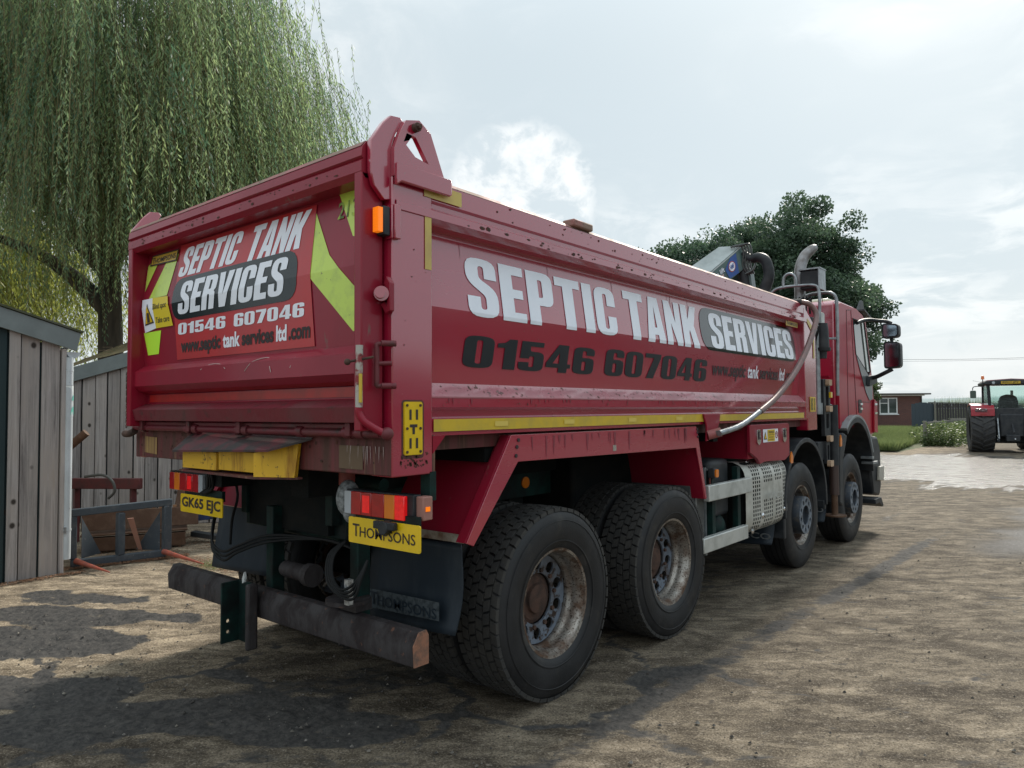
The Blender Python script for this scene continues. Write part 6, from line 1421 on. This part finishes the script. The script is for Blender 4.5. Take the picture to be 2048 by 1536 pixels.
for pts_ in ([(-12.6, 3.7, 4.3), (-12.9, 2.6, 5.6), (-13.0, 1.4, 6.2), (-12.9, .1, 6.1), (-12.7, -1.4, 5.3)], [(-12.6, 3.7, 4.4), (-11.6, 3.9, 6.2), (-10.8, 4.3, 7.6), (-9.9, 4.8, 8.2)], [(-12.6, 3.7, 3.6), (-13.2, 2.9, 4.5), (-13.9, 2.0, 5.0)]):
    MB().tube([tuple(Vector(p_)) for p_ in pts_], [.20, .15, .10, .06], 10).build('limb', M_bark, W1, smooth=60)
W2 = willow('weeping_willow', (-17.5, 1.0), 3.5, 5.2, 8.6, 150, 30, hem2, 'yellow-green sunlit willow behind the big willow at left edge', 12, .15, M_wl2, step=.085, wr=.25)

def broadleaf(name, base, crown_c, rad, nclump, per, leaf, m, label, seed, trunkr=.45, ztr=4., squash=(1, 1, .8), cat='tree', clr=(.55, 1.0), kind=None, limbs=9, shell=.5, lumpy=.13):
    r = np.random.default_rng(seed); root = empty(name, (base[0], base[1], 0), label, cat); b = np.array([base[0], base[1], 0.]); cc = np.array(crown_c)
    tb = MB(); tb.tube([tuple(b), tuple(b+[.1, 0, ztr*.5]), tuple(b+[0, .1, ztr])], [trunkr, trunkr*.75, trunkr*.6], 12)
    M = M_bark; tb.build('trunk', M, root, smooth=60)
    u = unit(r.normal(0, 1, (nclump, 3))); u[:, 2] = np.abs(u[:, 2])*np.where(r.random(nclump) < .72, 1, -1)
    lump = 1+lumpy*np.sin(u[:, 0]*5+seed)*np.cos(u[:, 1]*4+1)+lumpy*.7*np.sin(u[:, 2]*7+u[:, 0]*3)
    c = cc+u*np.array(rad)*(lump*(r.random(nclump)**(shell))*r.uniform(.86, 1.06, nclump))[:, None]
    for k in range(limbs):
        e = c[r.integers(nclump)]; st = b+[0, 0, ztr*r.uniform(.7, 1)]; md = (st+e)/2+[0, 0, .6]
        MB().tube([tuple(st), tuple(md), tuple(e)], [trunkr*.35, trunkr*.18, .03], 7, smooth=3).build('limb', M, root, smooth=60)
    V = []; T_ = []
    for q in c:
        n = int(per*r.uniform(.6, 1.3)); rr = r.uniform(*clr); d = unit(r.normal(0, 1, (n, 3))); rr_ = rr*(r.random((n, 1))**.45)
        p = q+d*rr_*np.array(squash)
        D = unit(d*.6+r.normal(0, .6, (n, 3))+[0, 0, -.1]); sd = unit(np.cross(D, r.normal(0, 1, (n, 3)))); L_ = leaf*r.uniform(.6, 1.3, n)
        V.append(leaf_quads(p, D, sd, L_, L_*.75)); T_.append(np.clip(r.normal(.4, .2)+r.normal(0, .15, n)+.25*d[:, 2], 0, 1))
    V = np.concatenate(V)-b; o = quads_mesh('crown' if kind is None else 'leaves', V, m, parent=root, attr=np.concatenate(T_)); print(name, len(V)); return root
M_oak = leafmat('oak_leaf', (.032, .062, .042), (.10, .16, .09), .36, rough=.42)
broadleaf('oak_tree', (-13.2, 37.5), (-12.9, 37.7, 6.6), (6.9, 6.9, 5.35), 560, 560, .15, M_oak, 'large round dark green oak rising behind the lorry cab', 5, ztr=4.5, clr=(.55, 1.15), limbs=14, shell=.25, lumpy=.11)
M_hedge = leafmat('hedge_leaf', (.03, .055, .02), (.09, .13, .045), .3)
broadleaf('garden_bush', (-13.2, 62.3), (-13.3, 62.3, 2.9), (1.6, 1.2, 1.3), 30, 220, .15, M_hedge, 'dark green bush partly hiding the gable of the brick bungalow', 6, trunkr=.08, ztr=2., cat='bush', clr=(.3, .5), limbs=2)
# leaves fallen behind left: dark shrubs closing the gap beyond the rear shed
broadleaf('back_hedge', (-20, 12), (-20, 12, 1.6), (3.8, 3.0, 2.4), 130, 300, .13, M_hedge, 'dark hedge mass seen under the willow curtain behind the rear shed', 8, trunkr=.1, ztr=1.2, cat='hedge', clr=(.4, .7), limbs=3)

# ------------------------------------------------------------------ bungalow, fences, verge
BG = empty('brick_bungalow', (-11.5, 66, 0), 'red brick bungalow with flat-roofed wing and white window beyond the grass', 'house')
M_brick = bpy.data.materials.new('red_brick'); M_brick.use_nodes = True; t = M_brick.node_tree; p = t.nodes['Principled BSDF']
tx = t.nodes.new('ShaderNodeTexBrick'); g = t.nodes.new('ShaderNodeTexCoord'); mp = t.nodes.new('ShaderNodeMapping'); t.links.new(g.outputs['Object'], mp.inputs[0]); mp.inputs['Rotation'].default_value = (radians(90), 0, radians(0))
t.links.new(mp.outputs[0], tx.inputs[0]); tx.inputs['Scale'].default_value = 1.0; tx.inputs['Brick Width'].default_value = .225; tx.inputs['Row Height'].default_value = .075; tx.inputs['Mortar Size'].default_value = .006
tx.inputs['Color1'].default_value = (.13, .058, .05, 1); tx.inputs['Color2'].default_value = (.10, .047, .045, 1); tx.inputs['Mortar'].default_value = (.13, .10, .09, 1); t.links.new(tx.outputs[0], p.inputs['Base Color']); p.inputs['Roughness'].default_value = .9
wdir = Vector((3.02, 2.5, 0)).normalized(); wnrm = Vector((wdir.y, -wdir.x, 0))
B0_ = Vector((-12.76-3*wdir.x, 63.51-3*wdir.y, 0))
def HB(u, v, z): q = B0_+wdir*u-wnrm*v; return (q.x, q.y, z)
def hbox(name, u0, u1, v0, v1, z0, z1, m, parent, bev=0.):
    mb = MB(); mb.add([HB(u0, v0, z0), HB(u1, v0, z0), HB(u1, v1, z0), HB(u0, v1, z0), HB(u0, v0, z1), HB(u1, v0, z1), HB(u1, v1, z1), HB(u0, v1, z1)], [(0, 1, 2, 3), (4, 5, 6, 7), (0, 1, 5, 4), (1, 2, 6, 5), (2, 3, 7, 6), (3, 0, 4, 7)]); return mb.build(name, m, parent, bevel=bev)
M_upvc = mat('white_window_frame', (.72, .76, .78), .4); M_roofdark = mat('dark_roof_edge', (.07, .07, .07), .7); M_winglass = mat('house_glass', (.03, .045, .05), .06, coat=.6)
u0w, u1w, z0w, z1w = 3.42, 4.92, 1.07, 2.42
hbox('wall', 0, u0w, 0, .3, 0, 2.56, M_brick, BG); hbox('wall', u1w, 6.98, 0, .3, 0, 2.56, M_brick, BG); hbox('wall', u0w, u1w, .0, .3, 0, z0w, M_brick, BG); hbox('wall', u0w, u1w, .0, .3, z1w, 2.56, M_brick, BG)
hbox('wall', 6.68, 6.98, .3, 6, 0, 2.56, M_brick, BG)
hbox('flat_roof', -.2, 7.5, -.45, 6.2, 2.66, 2.78, M_roofdark, BG); hbox('fascia_board', -.2, 7.1, -.2, 6.1, 2.565, 2.655, M_upvc, BG)
wf = hbox('window', u0w, u1w, .06, .10, z0w, z1w, M_winglass, BG)
for a, b, c, d in ((u0w, u0w+.08, z0w, z1w), (u1w-.08, u1w, z0w, z1w), (u0w+.08, u1w-.08, z0w, z0w+.08), (u0w+.08, u1w-.08, z1w-.08, z1w), (4.12, 4.22, z0w+.08, z1w-.08), (u0w+.08, 4.12, 1.93, 1.99)): hbox('window_frame', a, b, .0, .058, c, d, M_upvc, wf)
hbox('window_sill', u0w-.05, u1w+.08, -.08, -.002, z0w-.08, z0w-.01, M_upvc, wf)
hbox('main_wall', -6, 2.6, 7.2, 7.5, 0, 3.2, M_brick, BG)
gm_ = MB(); gm_.add([HB(-1.6, 7.25, 2.7), HB(5.6, 7.25, 2.7), HB(1.4, 7.25, 6.2), HB(-1.6, 12, 2.7), HB(5.6, 12, 2.7), HB(1.4, 12, 6.2)], [(0, 1, 2), (5, 4, 3), (0, 3, 4, 1)]); gm_.build('gable_wall', M_brick, BG)
rf = MB(); rf.add([HB(5.9, 6.95, 2.55), HB(1.4, 6.95, 6.45), HB(1.4, 13, 6.45), HB(5.9, 13, 2.55)], [(0, 1, 2, 3)]); rf.build('pitched_roof', mat('grey_roof_tile', (.13, .13, .14), .8), BG, solid=.12)
vb_ = MB(); vb_.bar(HB(5.9, 6.9, 2.62), HB(1.4, 6.9, 6.5), .08, .30); vb_.build('barge_board', mat('pale_barge_board', (.42, .48, .55), .5), BG)
rf = MB(); rf.add([HB(-3.1, 6.95, 2.55), HB(1.4, 6.95, 6.45), HB(1.4, 13, 6.45), HB(-3.1, 13, 2.55)], [(0, 1, 2, 3)]); rf.build('pitched_roof', MATS['grey_roof_tile'], BG, solid=.12)
# rainwater pipe at wall corner
MB().cyl(HB(6.9, -.06, 0), HB(6.9, -.06, 2.55), .05, 8).build('rain_pipe', M_roofdark, BG)
GT_ = empty('garden_door', (-7.5, 53.4, 0), 'blue-grey arched garden door between brick bungalow and dark board fence', 'gate')
for k in range(6):
    x = -7.92+k*.20; MB().bar((x, 52.4+k*.16, .9+.07*sin(pi*(k+.5)/6)), (x+.196, 52.4+(k+.98)*.16, .9+.07*sin(pi*(k+.5)/6)), .04, 1.78+.14*sin(pi*(k+.5)/6)).build('door_board', mat('blue_grey_boards', (.045, .065, .085), .6), GT_)
MB().box(-6.72, -6.64, 53.2, 53.3, 0, 2.0).build('door_post', M_woodpost, GT_)
DF = empty('dark_board_fence', (-6.2, 54.6, 0), 'tall dark board fence standing behind the post-and-rail fence', 'fence')
fx0, fy0, fx1, fy1 = -7.3, 54.6, -4.2, 56.9; nbd = 22
for k in range(nbd+14):
    t0 = k/nbd; x = fx0+(fx1-fx0)*t0; y = fy0+(fy1-fy0)*t0; t1 = t0+1/nbd*.93; x1_ = fx0+(fx1-fx0)*t1; y1_ = fy0+(fy1-fy0)*t1; h_ = 1.90-.10*t0
    MB().add([(x, y, 0), (x1_, y1_, 0), (x1_, y1_+.03, 0), (x, y+.03, 0), (x, y, h_), (x1_, y1_, h_), (x1_, y1_+.03, h_), (x, y+.03, h_)], [(0, 1, 2, 3), (4, 5, 6, 7), (0, 1, 5, 4), (1, 2, 6, 5), (2, 3, 7, 6), (3, 0, 4, 7)]).build('fence_board', M_woodfence, DF)
MB().bar((fx0, fy0-.03, 1.93), (fx1+2, fy1+1.5, 1.80), .06, .05).build('fence_capping', M_woodfence, DF)
PR = empty('post_and_rail_fence', (-3.7, 36, 0), 'weathered post-and-rail fence running away through the nettles', 'fence')
for k in range(7): MB().box(-3.66-.02*k, -3.54-.02*k, 32.0+k*2.4, 32.12+k*2.4, 0, 1.02-.01*k).build('post', M_woodpost, PR, bevel=.01)
for z_ in (.92, .50):
    for k in range(6): MB().bar((-3.52-.02*k, 32.06+k*2.4, z_), (-3.54-.02*k, 34.46+k*2.4, z_+random.uniform(-.03, .03)), .045, .11).build('rail', M_woodpost, PR)
MB().bar((-3.4, 37, 1.02), (-2.2, 44, .98), .04, .10).build('rail', M_woodpost, PR)
# verge bank, grass, nettles
def blades(name, n, fnp, h, m, label, cat, w=.012, lean=.3, seed=3):
    r = np.random.default_rng(seed); P_ = np.array([fnp(r) for _ in range(n)]); hh = h*r.uniform(.5, 1.3, n); a = r.uniform(0, 2*pi, n)
    tip = P_+np.stack([np.cos(a)*hh*lean, np.sin(a)*hh*lean, hh], 1); b = r.uniform(0, pi, n); s = np.stack([np.cos(b), np.sin(b), b*0], 1)*w
    V = np.stack([P_-s, P_+s, tip], 1); o = quads_mesh(name, V, m, 3, attr=np.clip(r.normal(.45, .25, n), 0, 1)); tagobj(o, label, cat, kind='stuff'); return o
M_grass = leafmat('verge_grass', (.07, .11, .035), (.20, .25, .10), .4)
vg = MB(); vn = 30
for j in range(vn+1):
    for i in range(11):
        x = -3.45-.6*i; y = 26.6+.9*j+(-.25*i if j == 0 else 0); vg.v.append(Vector((x-(0 if i == 0 else .02*j), y, -.012 if (i == 0 or j == 0) else .10*min(j, 3)/3+.04*sin(i*2+j))))
vg.f = [(j*11+i, j*11+i+1, (j+1)*11+i+1, (j+1)*11+i) for j in range(vn) for i in range(10)]
verge = vg.build('grass_verge', mat('verge_soil', (.06, .09, .03), .95, c2=(.10, .09, .05), sc=2), smooth=60, kind='structure')
def gp(r): x = r.uniform(-13, -3.5); y = 26.4+.28*(-3.5-x)*0+abs(r.normal(0, 7)); return (x, y, .04)
def gp2(r):
    x = -3.55-5*r.random()**1.1; y = 26.5+.2*abs(r.normal(0, 1))+27*r.random()**1.6; return (x-(y-26)*.02*3, y, .05)
blades('grass', 90000, gp2, .30, M_grass, 'green verge grass growing before the brick bungalow', 'grass', w=.014, lean=.45)
nt_ = np.random.default_rng(4); M_nettle = leafmat('nettle_leaf', (.05, .085, .03), (.14, .19, .07), .35)
V = []; T_ = []
for k in range(520):
    y = 31.6+nt_.random()*13; x = -3.4+nt_.normal(0, .38)+.02*(y-32)+.35*(nt_.random() < .4); h = nt_.uniform(.35, 1.0)
    if y > 36: x += nt_.uniform(0, 1.4)*(y-36)/9
    n = 42; zz = nt_.random(n)*h; a = nt_.uniform(0, 2*pi, n); rr = .16*(1-zz/h*.6); p_ = np.stack([x+np.cos(a)*rr*nt_.random(n), y+np.sin(a)*rr*nt_.random(n), zz], 1)
    D = unit(np.stack([np.cos(a), np.sin(a), nt_.normal(-.2, .3, n)], 1)); sd = unit(np.cross(D, nt_.normal(0, 1, (n, 3)))); L_ = nt_.uniform(.06, .13, n); V.append(leaf_quads(p_, D, sd, L_, L_*.6)); T_.append(np.clip(nt_.normal(.45, .3, n)+(zz/h-.5)*.4, 0, 1))
o = quads_mesh('nettles', np.concatenate(V), M_nettle, attr=np.concatenate(T_)); tagobj(o, 'nettles and weeds tangled round the post-and-rail fence', 'weeds', kind='stuff')
# tall weeds above the board fence, tuft near the spike
def wp(r): t0 = r.random()*1.5; return (-7.4+4.2*t0, 57.5+3*t0, 1.55)
blades('tall_weeds', 900, wp, .75, M_grass, 'tall weeds showing above the dark board fence', 'weeds', w=.012, lean=.12, seed=9)
def tp(r): return (-4.75+r.normal(0, .13), 1.80+r.normal(0, .10), 0)
blades('grass_tuft', 900, tp, .045, M_grass, 'small yellow-green grass tuft at the tip of the right spike', 'grass', w=.0018, lean=.7, seed=10)
o = MB().tube([(-10.99, 64.71, 5.59), (-7, 68, 5.58), (-3.04, 71.3, 5.68), (6, 79, 6.0)], .012, 5).tube([(-10.99, 64.9, 5.45), (-7, 68.2, 5.47), (-3.04, 71.5, 5.58), (6, 79.2, 5.9)], .009, 5).build('overhead_cable', M_cable); tagobj(o, 'thin overhead cable crossing low sky beside the tractor', 'cable')

# ------------------------------------------------------------------ tractor (seen from behind)
TR = empty('red_tractor', (-.45, 27.9, 0), 'red tractor with blue-green glazed cab seen from behind at right edge', 'tractor')
ta = YAW-radians(34.0)     # faces away from the yard
td = Vector((.0, 1., 0)); 
# local frame: u right, v forward (away), z up
tv = Vector((-.22, .976, 0)).normalized(); tu = Vector((tv.y, -tv.x, 0)); T0 = Vector((-.22, 27.94, 0))
MT = Matrix(((tu.x, tv.x, 0, T0.x), (tu.y, tv.y, 0, T0.y), (0, 0, 1, 0), (0, 0, 0, 1)))
class TB(MB):
    def build(s, *a, **k): s.v = [MT @ v for v in s.v]; return super().build(*a, **k)
M_tred = mat('tractor_red', (.42, .03, .05), .35, c2=(.3, .03, .04), sc=6, coat=.5); M_tdark = mat('tractor_dark', (.018, .022, .028), .6, c2=(.04, .042, .045), sc=9)
for s_ in (-1, 1):
    c_ = (s_*.86, .75, .80)
    w_ = TB().lathe([(-.30, .46), (-.36, .60), (-.37, .72), (-.33, .79), (0, .80), (.33, .79), (.37, .72), (.36, .60), (.30, .46)], c_, 'X', 48).build('wheel', mat('tractor_tyre', (.035, .036, .040), .8, c2=(.06, .058, .055), sc=14), TR, smooth=40)
    lug = TB()
    for k in range(22):
        for sg_ in (-1, 1):
            a0_ = 2*pi*k/22+(0 if sg_ > 0 else pi/22); pts_ = []
            for (x, da) in ((.0, 0.0), (.35, -.24)):
                for r_ in (.79, .835):
                    for o_ in (-.045, .045): a_ = a0_+da+o_; pts_.append((c_[0]+sg_*x, c_[1]+r_*cos(a_), c_[2]+r_*sin(a_)))
            lug.add(pts_, [(0, 1, 3, 2), (4, 6, 7, 5), (2, 3, 7, 6), (0, 2, 6, 4), (1, 5, 7, 3)])
    lug.build('tyre_lug', MATS['tractor_tyre'], w_, kind='stuff')
    TB().cyl((c_[0]-s_*.38, c_[1], c_[2]), (c_[0]+s_*.2, c_[1], c_[2]), .40, 28).build('rim', mat('tractor_rim', (.1, .1, .11), .5), w_)
    fp = [(.05, 1.28), (.08, 1.52), (.22, 1.66), (.75, 1.72), (1.3, 1.62), (1.3, 1.56), (.75, 1.66), (.25, 1.60), (.14, 1.5), (.12, 1.28)]
    fx = sorted((s_*.50, s_*1.20))
    fe = TB(); fe.prism(fp, 'X', fx[0], fx[1]); fn_ = fe.build('fender', M_tred, TR, bevel=.03)
    TB().box(fx[0]+.0, fx[1], .035, .06, 1.27, 1.52).build('fender_rear', M_tred, TR, bevel=.03)
    lm = TB().box(s_*.72, s_*1.08, .005, .034, 1.42, 1.53).build('rear_lamp', mat('tractor_lamp', (.10, .03, .04), .2, c2=(.4, .4, .4), sc=25, lo=.6, hi=.62, coat=1.), TR, bevel=.02)
    TB().box(s_*.74, s_*.92, .02, .034, 1.32, 1.345).build('reflector', M_redlens, TR)
TB().box(-.36, .36, .15, 1.6, .55, 1.35).build('rear_axle_housing', M_tdark, TR, bevel=.05)
TB().box(-.5, .5, .2, .5, 1.10, 1.55).build('rear_bulkhead', M_tdark, TR, bevel=.03)
for x in (-.42, .42):
    TB().tube([(x, .1, .55), (x*1.1, -.35, .42)], .035, 8).build('lift_arm', M_tdark, TR, smooth=40); TB().tube([(x, .1, 1.2), (x*1.02, -.22, .50)], .022, 8).build('lift_rod', M_galv, TR, smooth=40)
TB().tube([(0, .1, .98), (0, -.25, .7)], .03, 8).build('top_link', M_tdark, TR, smooth=40)
TB().box(-.2, .2, -.02, .15, .40, .62).build('drawbar', M_tdark, TR, bevel=.02); TB().sphere((.05, -.05, .48), .03).build('hitch_pin', M_chrome, TR)
TB().box(-.85, .85, .9, 1.7, .30, .55).build('belly', M_tdark, TR, bevel=.04)
cbm = TB()
for x in (-.66, .66): cbm.bar((x*.92, .25, 1.35), (x, .18, 2.36), .07, .08); cbm.bar((x, 1.75, 1.30), (x, 1.65, 2.36), .07, .08)
cbm.bar((-.62, .25, 1.5), (.62, .25, 1.5), .07, .10); cbm.build('cab_frame', M_tdark, TR)
M_tglass = mat('tinted_cab_glass', (.80, .93, .90), .03, trans=1.0, spec=.6, alpha=1.)
TB().add([(-.60, .22, 1.55), (.60, .22, 1.55), (.63, .16, 2.33), (-.63, .16, 2.33)], [(0, 1, 2, 3)]).build('rear_window', M_tglass, TR, solid=.008)
for s_ in (-1, 1): TB().add([(s_*.62, .26, 1.5), (s_*.66, 1.7, 1.4), (s_*.66, 1.62, 2.33), (s_*.65, .22, 2.33)], [(0, 1, 2, 3)]).build('side_window', M_tglass, TR, solid=.008)
TB().add([(-.62, 1.72, 1.5), (.62, 1.72, 1.5), (.62, 1.66, 2.33), (-.62, 1.66, 2.33)], [(0, 1, 2, 3)]).build('front_window', M_tglass, TR, solid=.008)
TB().box(-.28, .28, .7, 1.1, 1.3, 1.85).sphere((0, .85, 1.85), .22, sz=(1.3, .7, .8)).build('seat', M_tdark, TR, bevel=.08)
TB().tube([(.05+.2*cos(a), 1.35+.05*sin(a), 1.86+.16*sin(a)) for a in np.linspace(0, 2*pi, 14)], .018, 6, smooth=2).build('steering_wheel', M_tdark, TR, smooth=50)
TB().prism([(-.78, 2.36), (-.80, 2.44), (-.72, 2.50), (0, 2.545), (.72, 2.50), (.80, 2.44), (.78, 2.36)], 'Y', .05, 1.9).build('cab_roof', M_tdark, TR, bevel=.03)
TB().prism([(-.70, 2.503), (0, 2.548), (.70, 2.503), (.70, 2.52), (0, 2.565), (-.70, 2.52)], 'Y', .1, 1.85).build('roof_cap', M_tred, TR)
tp_ = TB().box(-.30, .26, .03, .048, 2.385, 2.475).build('number_plate', M_gold, TR)
pt_ = fonttext('PO11 JFY', offset=.02)
place_text('lettering', pt_, M_blacksoft, tp_, (-.25, .21, 2.40, 2.46), lambda u, v: tuple(MT @ Vector((u, .026, v))))
for x in (-.52, .48): TB().cyl((x, .02, 2.43), (x, .05, 2.43), .045, 14).build('work_light', M_clearlens, TR)
TB().cyl((-.80, .3, 2.3), (-.80, .3, 2.56), .015, 8).build('beacon_post', M_tdark, TR)
TB().lathe([(2.56, 0), (2.56, .055), (2.60, .05), (2.67, .045), (2.69, .02), (2.69, 0)], (-.80, .3, 0), 'Z', 16).build('amber_beacon', mat('beacon_amber', (.75, .18, .03), .25, coat=.6), TR, smooth=40)
TB().tube([(-.72, .4, 2.30), (-.95, .4, 2.32), (-1.08, .4, 2.29), (-1.10, .4, 2.18)], .014, 7).build('mirror_arm', M_tdark, TR, smooth=50)
TB().prism(rrect(-1.18, -1.0, 1.90, 2.17, .04), 'Y', .36, .42).build('mirror', mat('dull_green_mirror', (.07, .10, .08), .3), TR, bevel=.01)
TB().tube([(-.8, .3, 2.45), (-1.1, .32, 2.52)], .004, 4).build('aerial', M_tdark, TR)
TB().cyl((.35, 2.6, 1.2), (.35, 2.6, 2.2), .045, 10).build('exhaust', M_tdark, TR); TB().box(-.38, .38, 1.8, 3.6, .8, 1.55).build('bonnet', M_tred, TR, bevel=.08)
for s_ in (-1, 1): TB().lathe([(-.2, .35), (-.22, .55), (-.15, .62), (.15, .62), (.22, .55), (.2, .35)], (s_*.8, 3.2, .62), 'X', 32).build('front_wheel', MATS['tractor_tyre'], TR, smooth=40)

# unseen tree belt added to give the lorry's side something dark to reflect
r_ = np.random.default_rng(31); V = []; T_ = []
for k in range(150):
    a = radians(12+70*k/150.); d_ = 44+r_.normal(0, 2.5); q = np.array([sin(a)*d_+2, cos(a)*d_-2, r_.uniform(1.0, 3.9)]); n = 260
    d = unit(r_.normal(0, 1, (n, 3))); p_ = q+d*1.7*(r_.random((n, 1))**.5)*[1, 1, .75]; D = unit(d+r_.normal(0, .5, (n, 3))); sd = unit(np.cross(D, r_.normal(0, 1, (n, 3)))); L_ = r_.uniform(.25, .5, n)
    V.append(leaf_quads(p_, D, sd, L_, L_*.8)); T_.append(np.clip(r_.normal(.4, .2, n), 0, 1))
o = quads_mesh('reflection_tree_belt', np.concatenate(V), M_hedge, attr=np.concatenate(T_)); tagobj(o, 'unseen dark belt of trees added out of frame for the lorry side to reflect', 'trees', kind='stuff')

# paint chips, rust blooms and dirt runs on the lorry (each a thin skin of its own)
rc = random.Random(5)
def chips(name, n, fn, ur, vr, size, m, aspect=1.6, parent=LORRY):
    mb = MB()
    for k in range(n):
        u = rc.uniform(*ur); v = rc.uniform(*vr); r = size*rc.choice((.4, .6, .8, 1.3))*rc.uniform(.7, 1.2); a0 = rc.uniform(0, 6)
        pts = [(u+r*aspect*cos(a)*rc.uniform(.5, 1.1), v+r*sin(a)*rc.uniform(.5, 1.1)) for a in [2*pi*i/7+a0 for i in range(7)]]
        pts = [(min(max(p_[0], ur[0]-.002), ur[1]+.002), min(max(p_[1], vr[0]-.001), vr[1]+.001)) for p_ in pts]
        mb.add([fn(*p_) for p_ in pts], [tuple(range(7))])
    return mb.build(name, m, parent, recalc=False, kind='stuff')
M_chip = mat('rust_chip', (.10, .035, .022), .85, c2=(.04, .022, .018), sc=60)
M_mudspot = mat('dried_mud_spot', (.13, .085, .065), .9, c2=(.06, .04, .03), sc=60)
M_run = mat('grime_run', (.24, .035, .05), .55, c2=(.18, .03, .04), sc=20)
M_bare = mat('scuffed_bare_paint', (.50, .27, .27), .6)
chips('paint_chips', 70, lambda u, v: (.0075, u, v), (.4, 5.4), (2.466, 2.494), .008, M_chip, 2.2)
chips('paint_chips', 60, lambda u, v: (-.0028+(v-2.56)*.01, u, v), (.5, 5.4), (2.55, 2.625), .007, M_chip, 1.2)
chips('paint_chips', 12, lambda u, v: (.0022, u, v), (.01, .235), (1.31, 2.55), .0028, M_chip, 1.)
chips('mud_spots', 170, lambda u, v: (-.075+.071*(1.7135-v)/.064+.004, u, v), (.26, 5.3), (1.652, 1.711), .0055, M_mudspot, 1.1)
chips('mud_spots', 60, lambda u, v: (-.001, u, v), (.26, 3.5), (1.603, 1.645), .004, M_mudspot, 1.)
chips('mud_spots', 90, lambda u, v: (sidex(v)+.0015, u, v), (.26, 5.3), (1.73, 2.04), .003, M_mudspot, 1.)
chips('paint_chips', 45, lambda u, v: (u, TY-.0015, v), (TXL+.06, TXR-.06), (2.605, 2.64), .006, M_chip, 2.)
chips('paint_chips', 50, lambda u, v: (u, taily(v)-.0015, v), (PX0, PX1), (1.75, 1.83), .005, M_chip, 1.4)
chips('rust_bloom', 60, lambda u, v: (u, -.0045, v), (-2.44, -.02), (1.31, 1.46), .010, M_chip, .8)
def runs(name, n, fn, ur, v1, lr, w, m):
    mb = MB()
    for k in range(n):
        u = rc.uniform(*ur); l = rc.uniform(*lr); ww = w*rc.uniform(.5, 1.5); sway_ = rc.uniform(-.003, .003)
        pts = [(u-ww, v1), (u+ww, v1), (u+ww*.6+sway_, v1-l*.6), (u+sway_*2, v1-l), (u-ww*.7+sway_, v1-l*.55)]
        mb.add([fn(*p_) for p_ in pts], [tuple(range(5))])
    return mb.build(name, m, LORRY, recalc=False, kind='stuff')
runs('grime_runs', 26, lambda u, v: (.0045, u, v), (.95, 2.85), 1.445, (.03, .13), .010, M_run)
runs('grime_runs', 12, lambda u, v: (sidex(v)+.002, u, v), (.27, 5.4), 2.405, (.04, .20), .0025, mat('faint_run', (.26, .03, .055), .45))
runs('grime_runs', 36, lambda u, v: (u, taily(v)-.0015, v), (PX0+.02, PX1-.02), 1.83, (.02, .07), .004, M_bare)
runs('grime_runs', 40, lambda u, v: (-.0015, u, v), (.26, 5.3), 1.64, (.015, .035), .005, M_run)
runs('dust_runs', 12, lambda u, v: (u, -.006, v), (-.36, -.03), 1.43, (.03, .10), .0015, M_scr)
# rusty collar of grime round the slotted plate foot
chips('rust_bloom', 60, lambda u, v: (.0013, u, v), (.045, .21), (1.335, 1.40), .008, M_chip, 1.)
# loose gravel and mud clods
pb = MB()
for k in range(900):
    if k % 3 == 0: x = rc.gauss(-3.2, .8); y = rc.gauss(-.2, .45)
    elif k % 3 == 1: x = rc.gauss(-.9, .9); y = rc.gauss(.5, .6)
    else: x = rc.uniform(.2, 3.0); y = rc.uniform(0, 9)
    r = rc.choice((.003, .004, .006, .009))*rc.uniform(.7, 1.3)
    vs = [Vector((x, y, -.002))+Vector((cos(a), sin(a), 0))*r*rc.uniform(.7, 1.4) for a in (0, 1.25, 2.5, 3.8, 5.0)]+[Vector((x+r*.2, y, r*.8))]
    pb.add(vs, [(i, (i+1) % 5, 5) for i in range(5)])
tagobj(pb.build('grit', mat('dark_grit', (.05, .045, .04), .85, c2=(.20, .18, .15), sc=9, lo=.5, hi=.6), recalc=False), 'dark grit and clods strewn over the concrete yard', 'grit', kind='stuff')
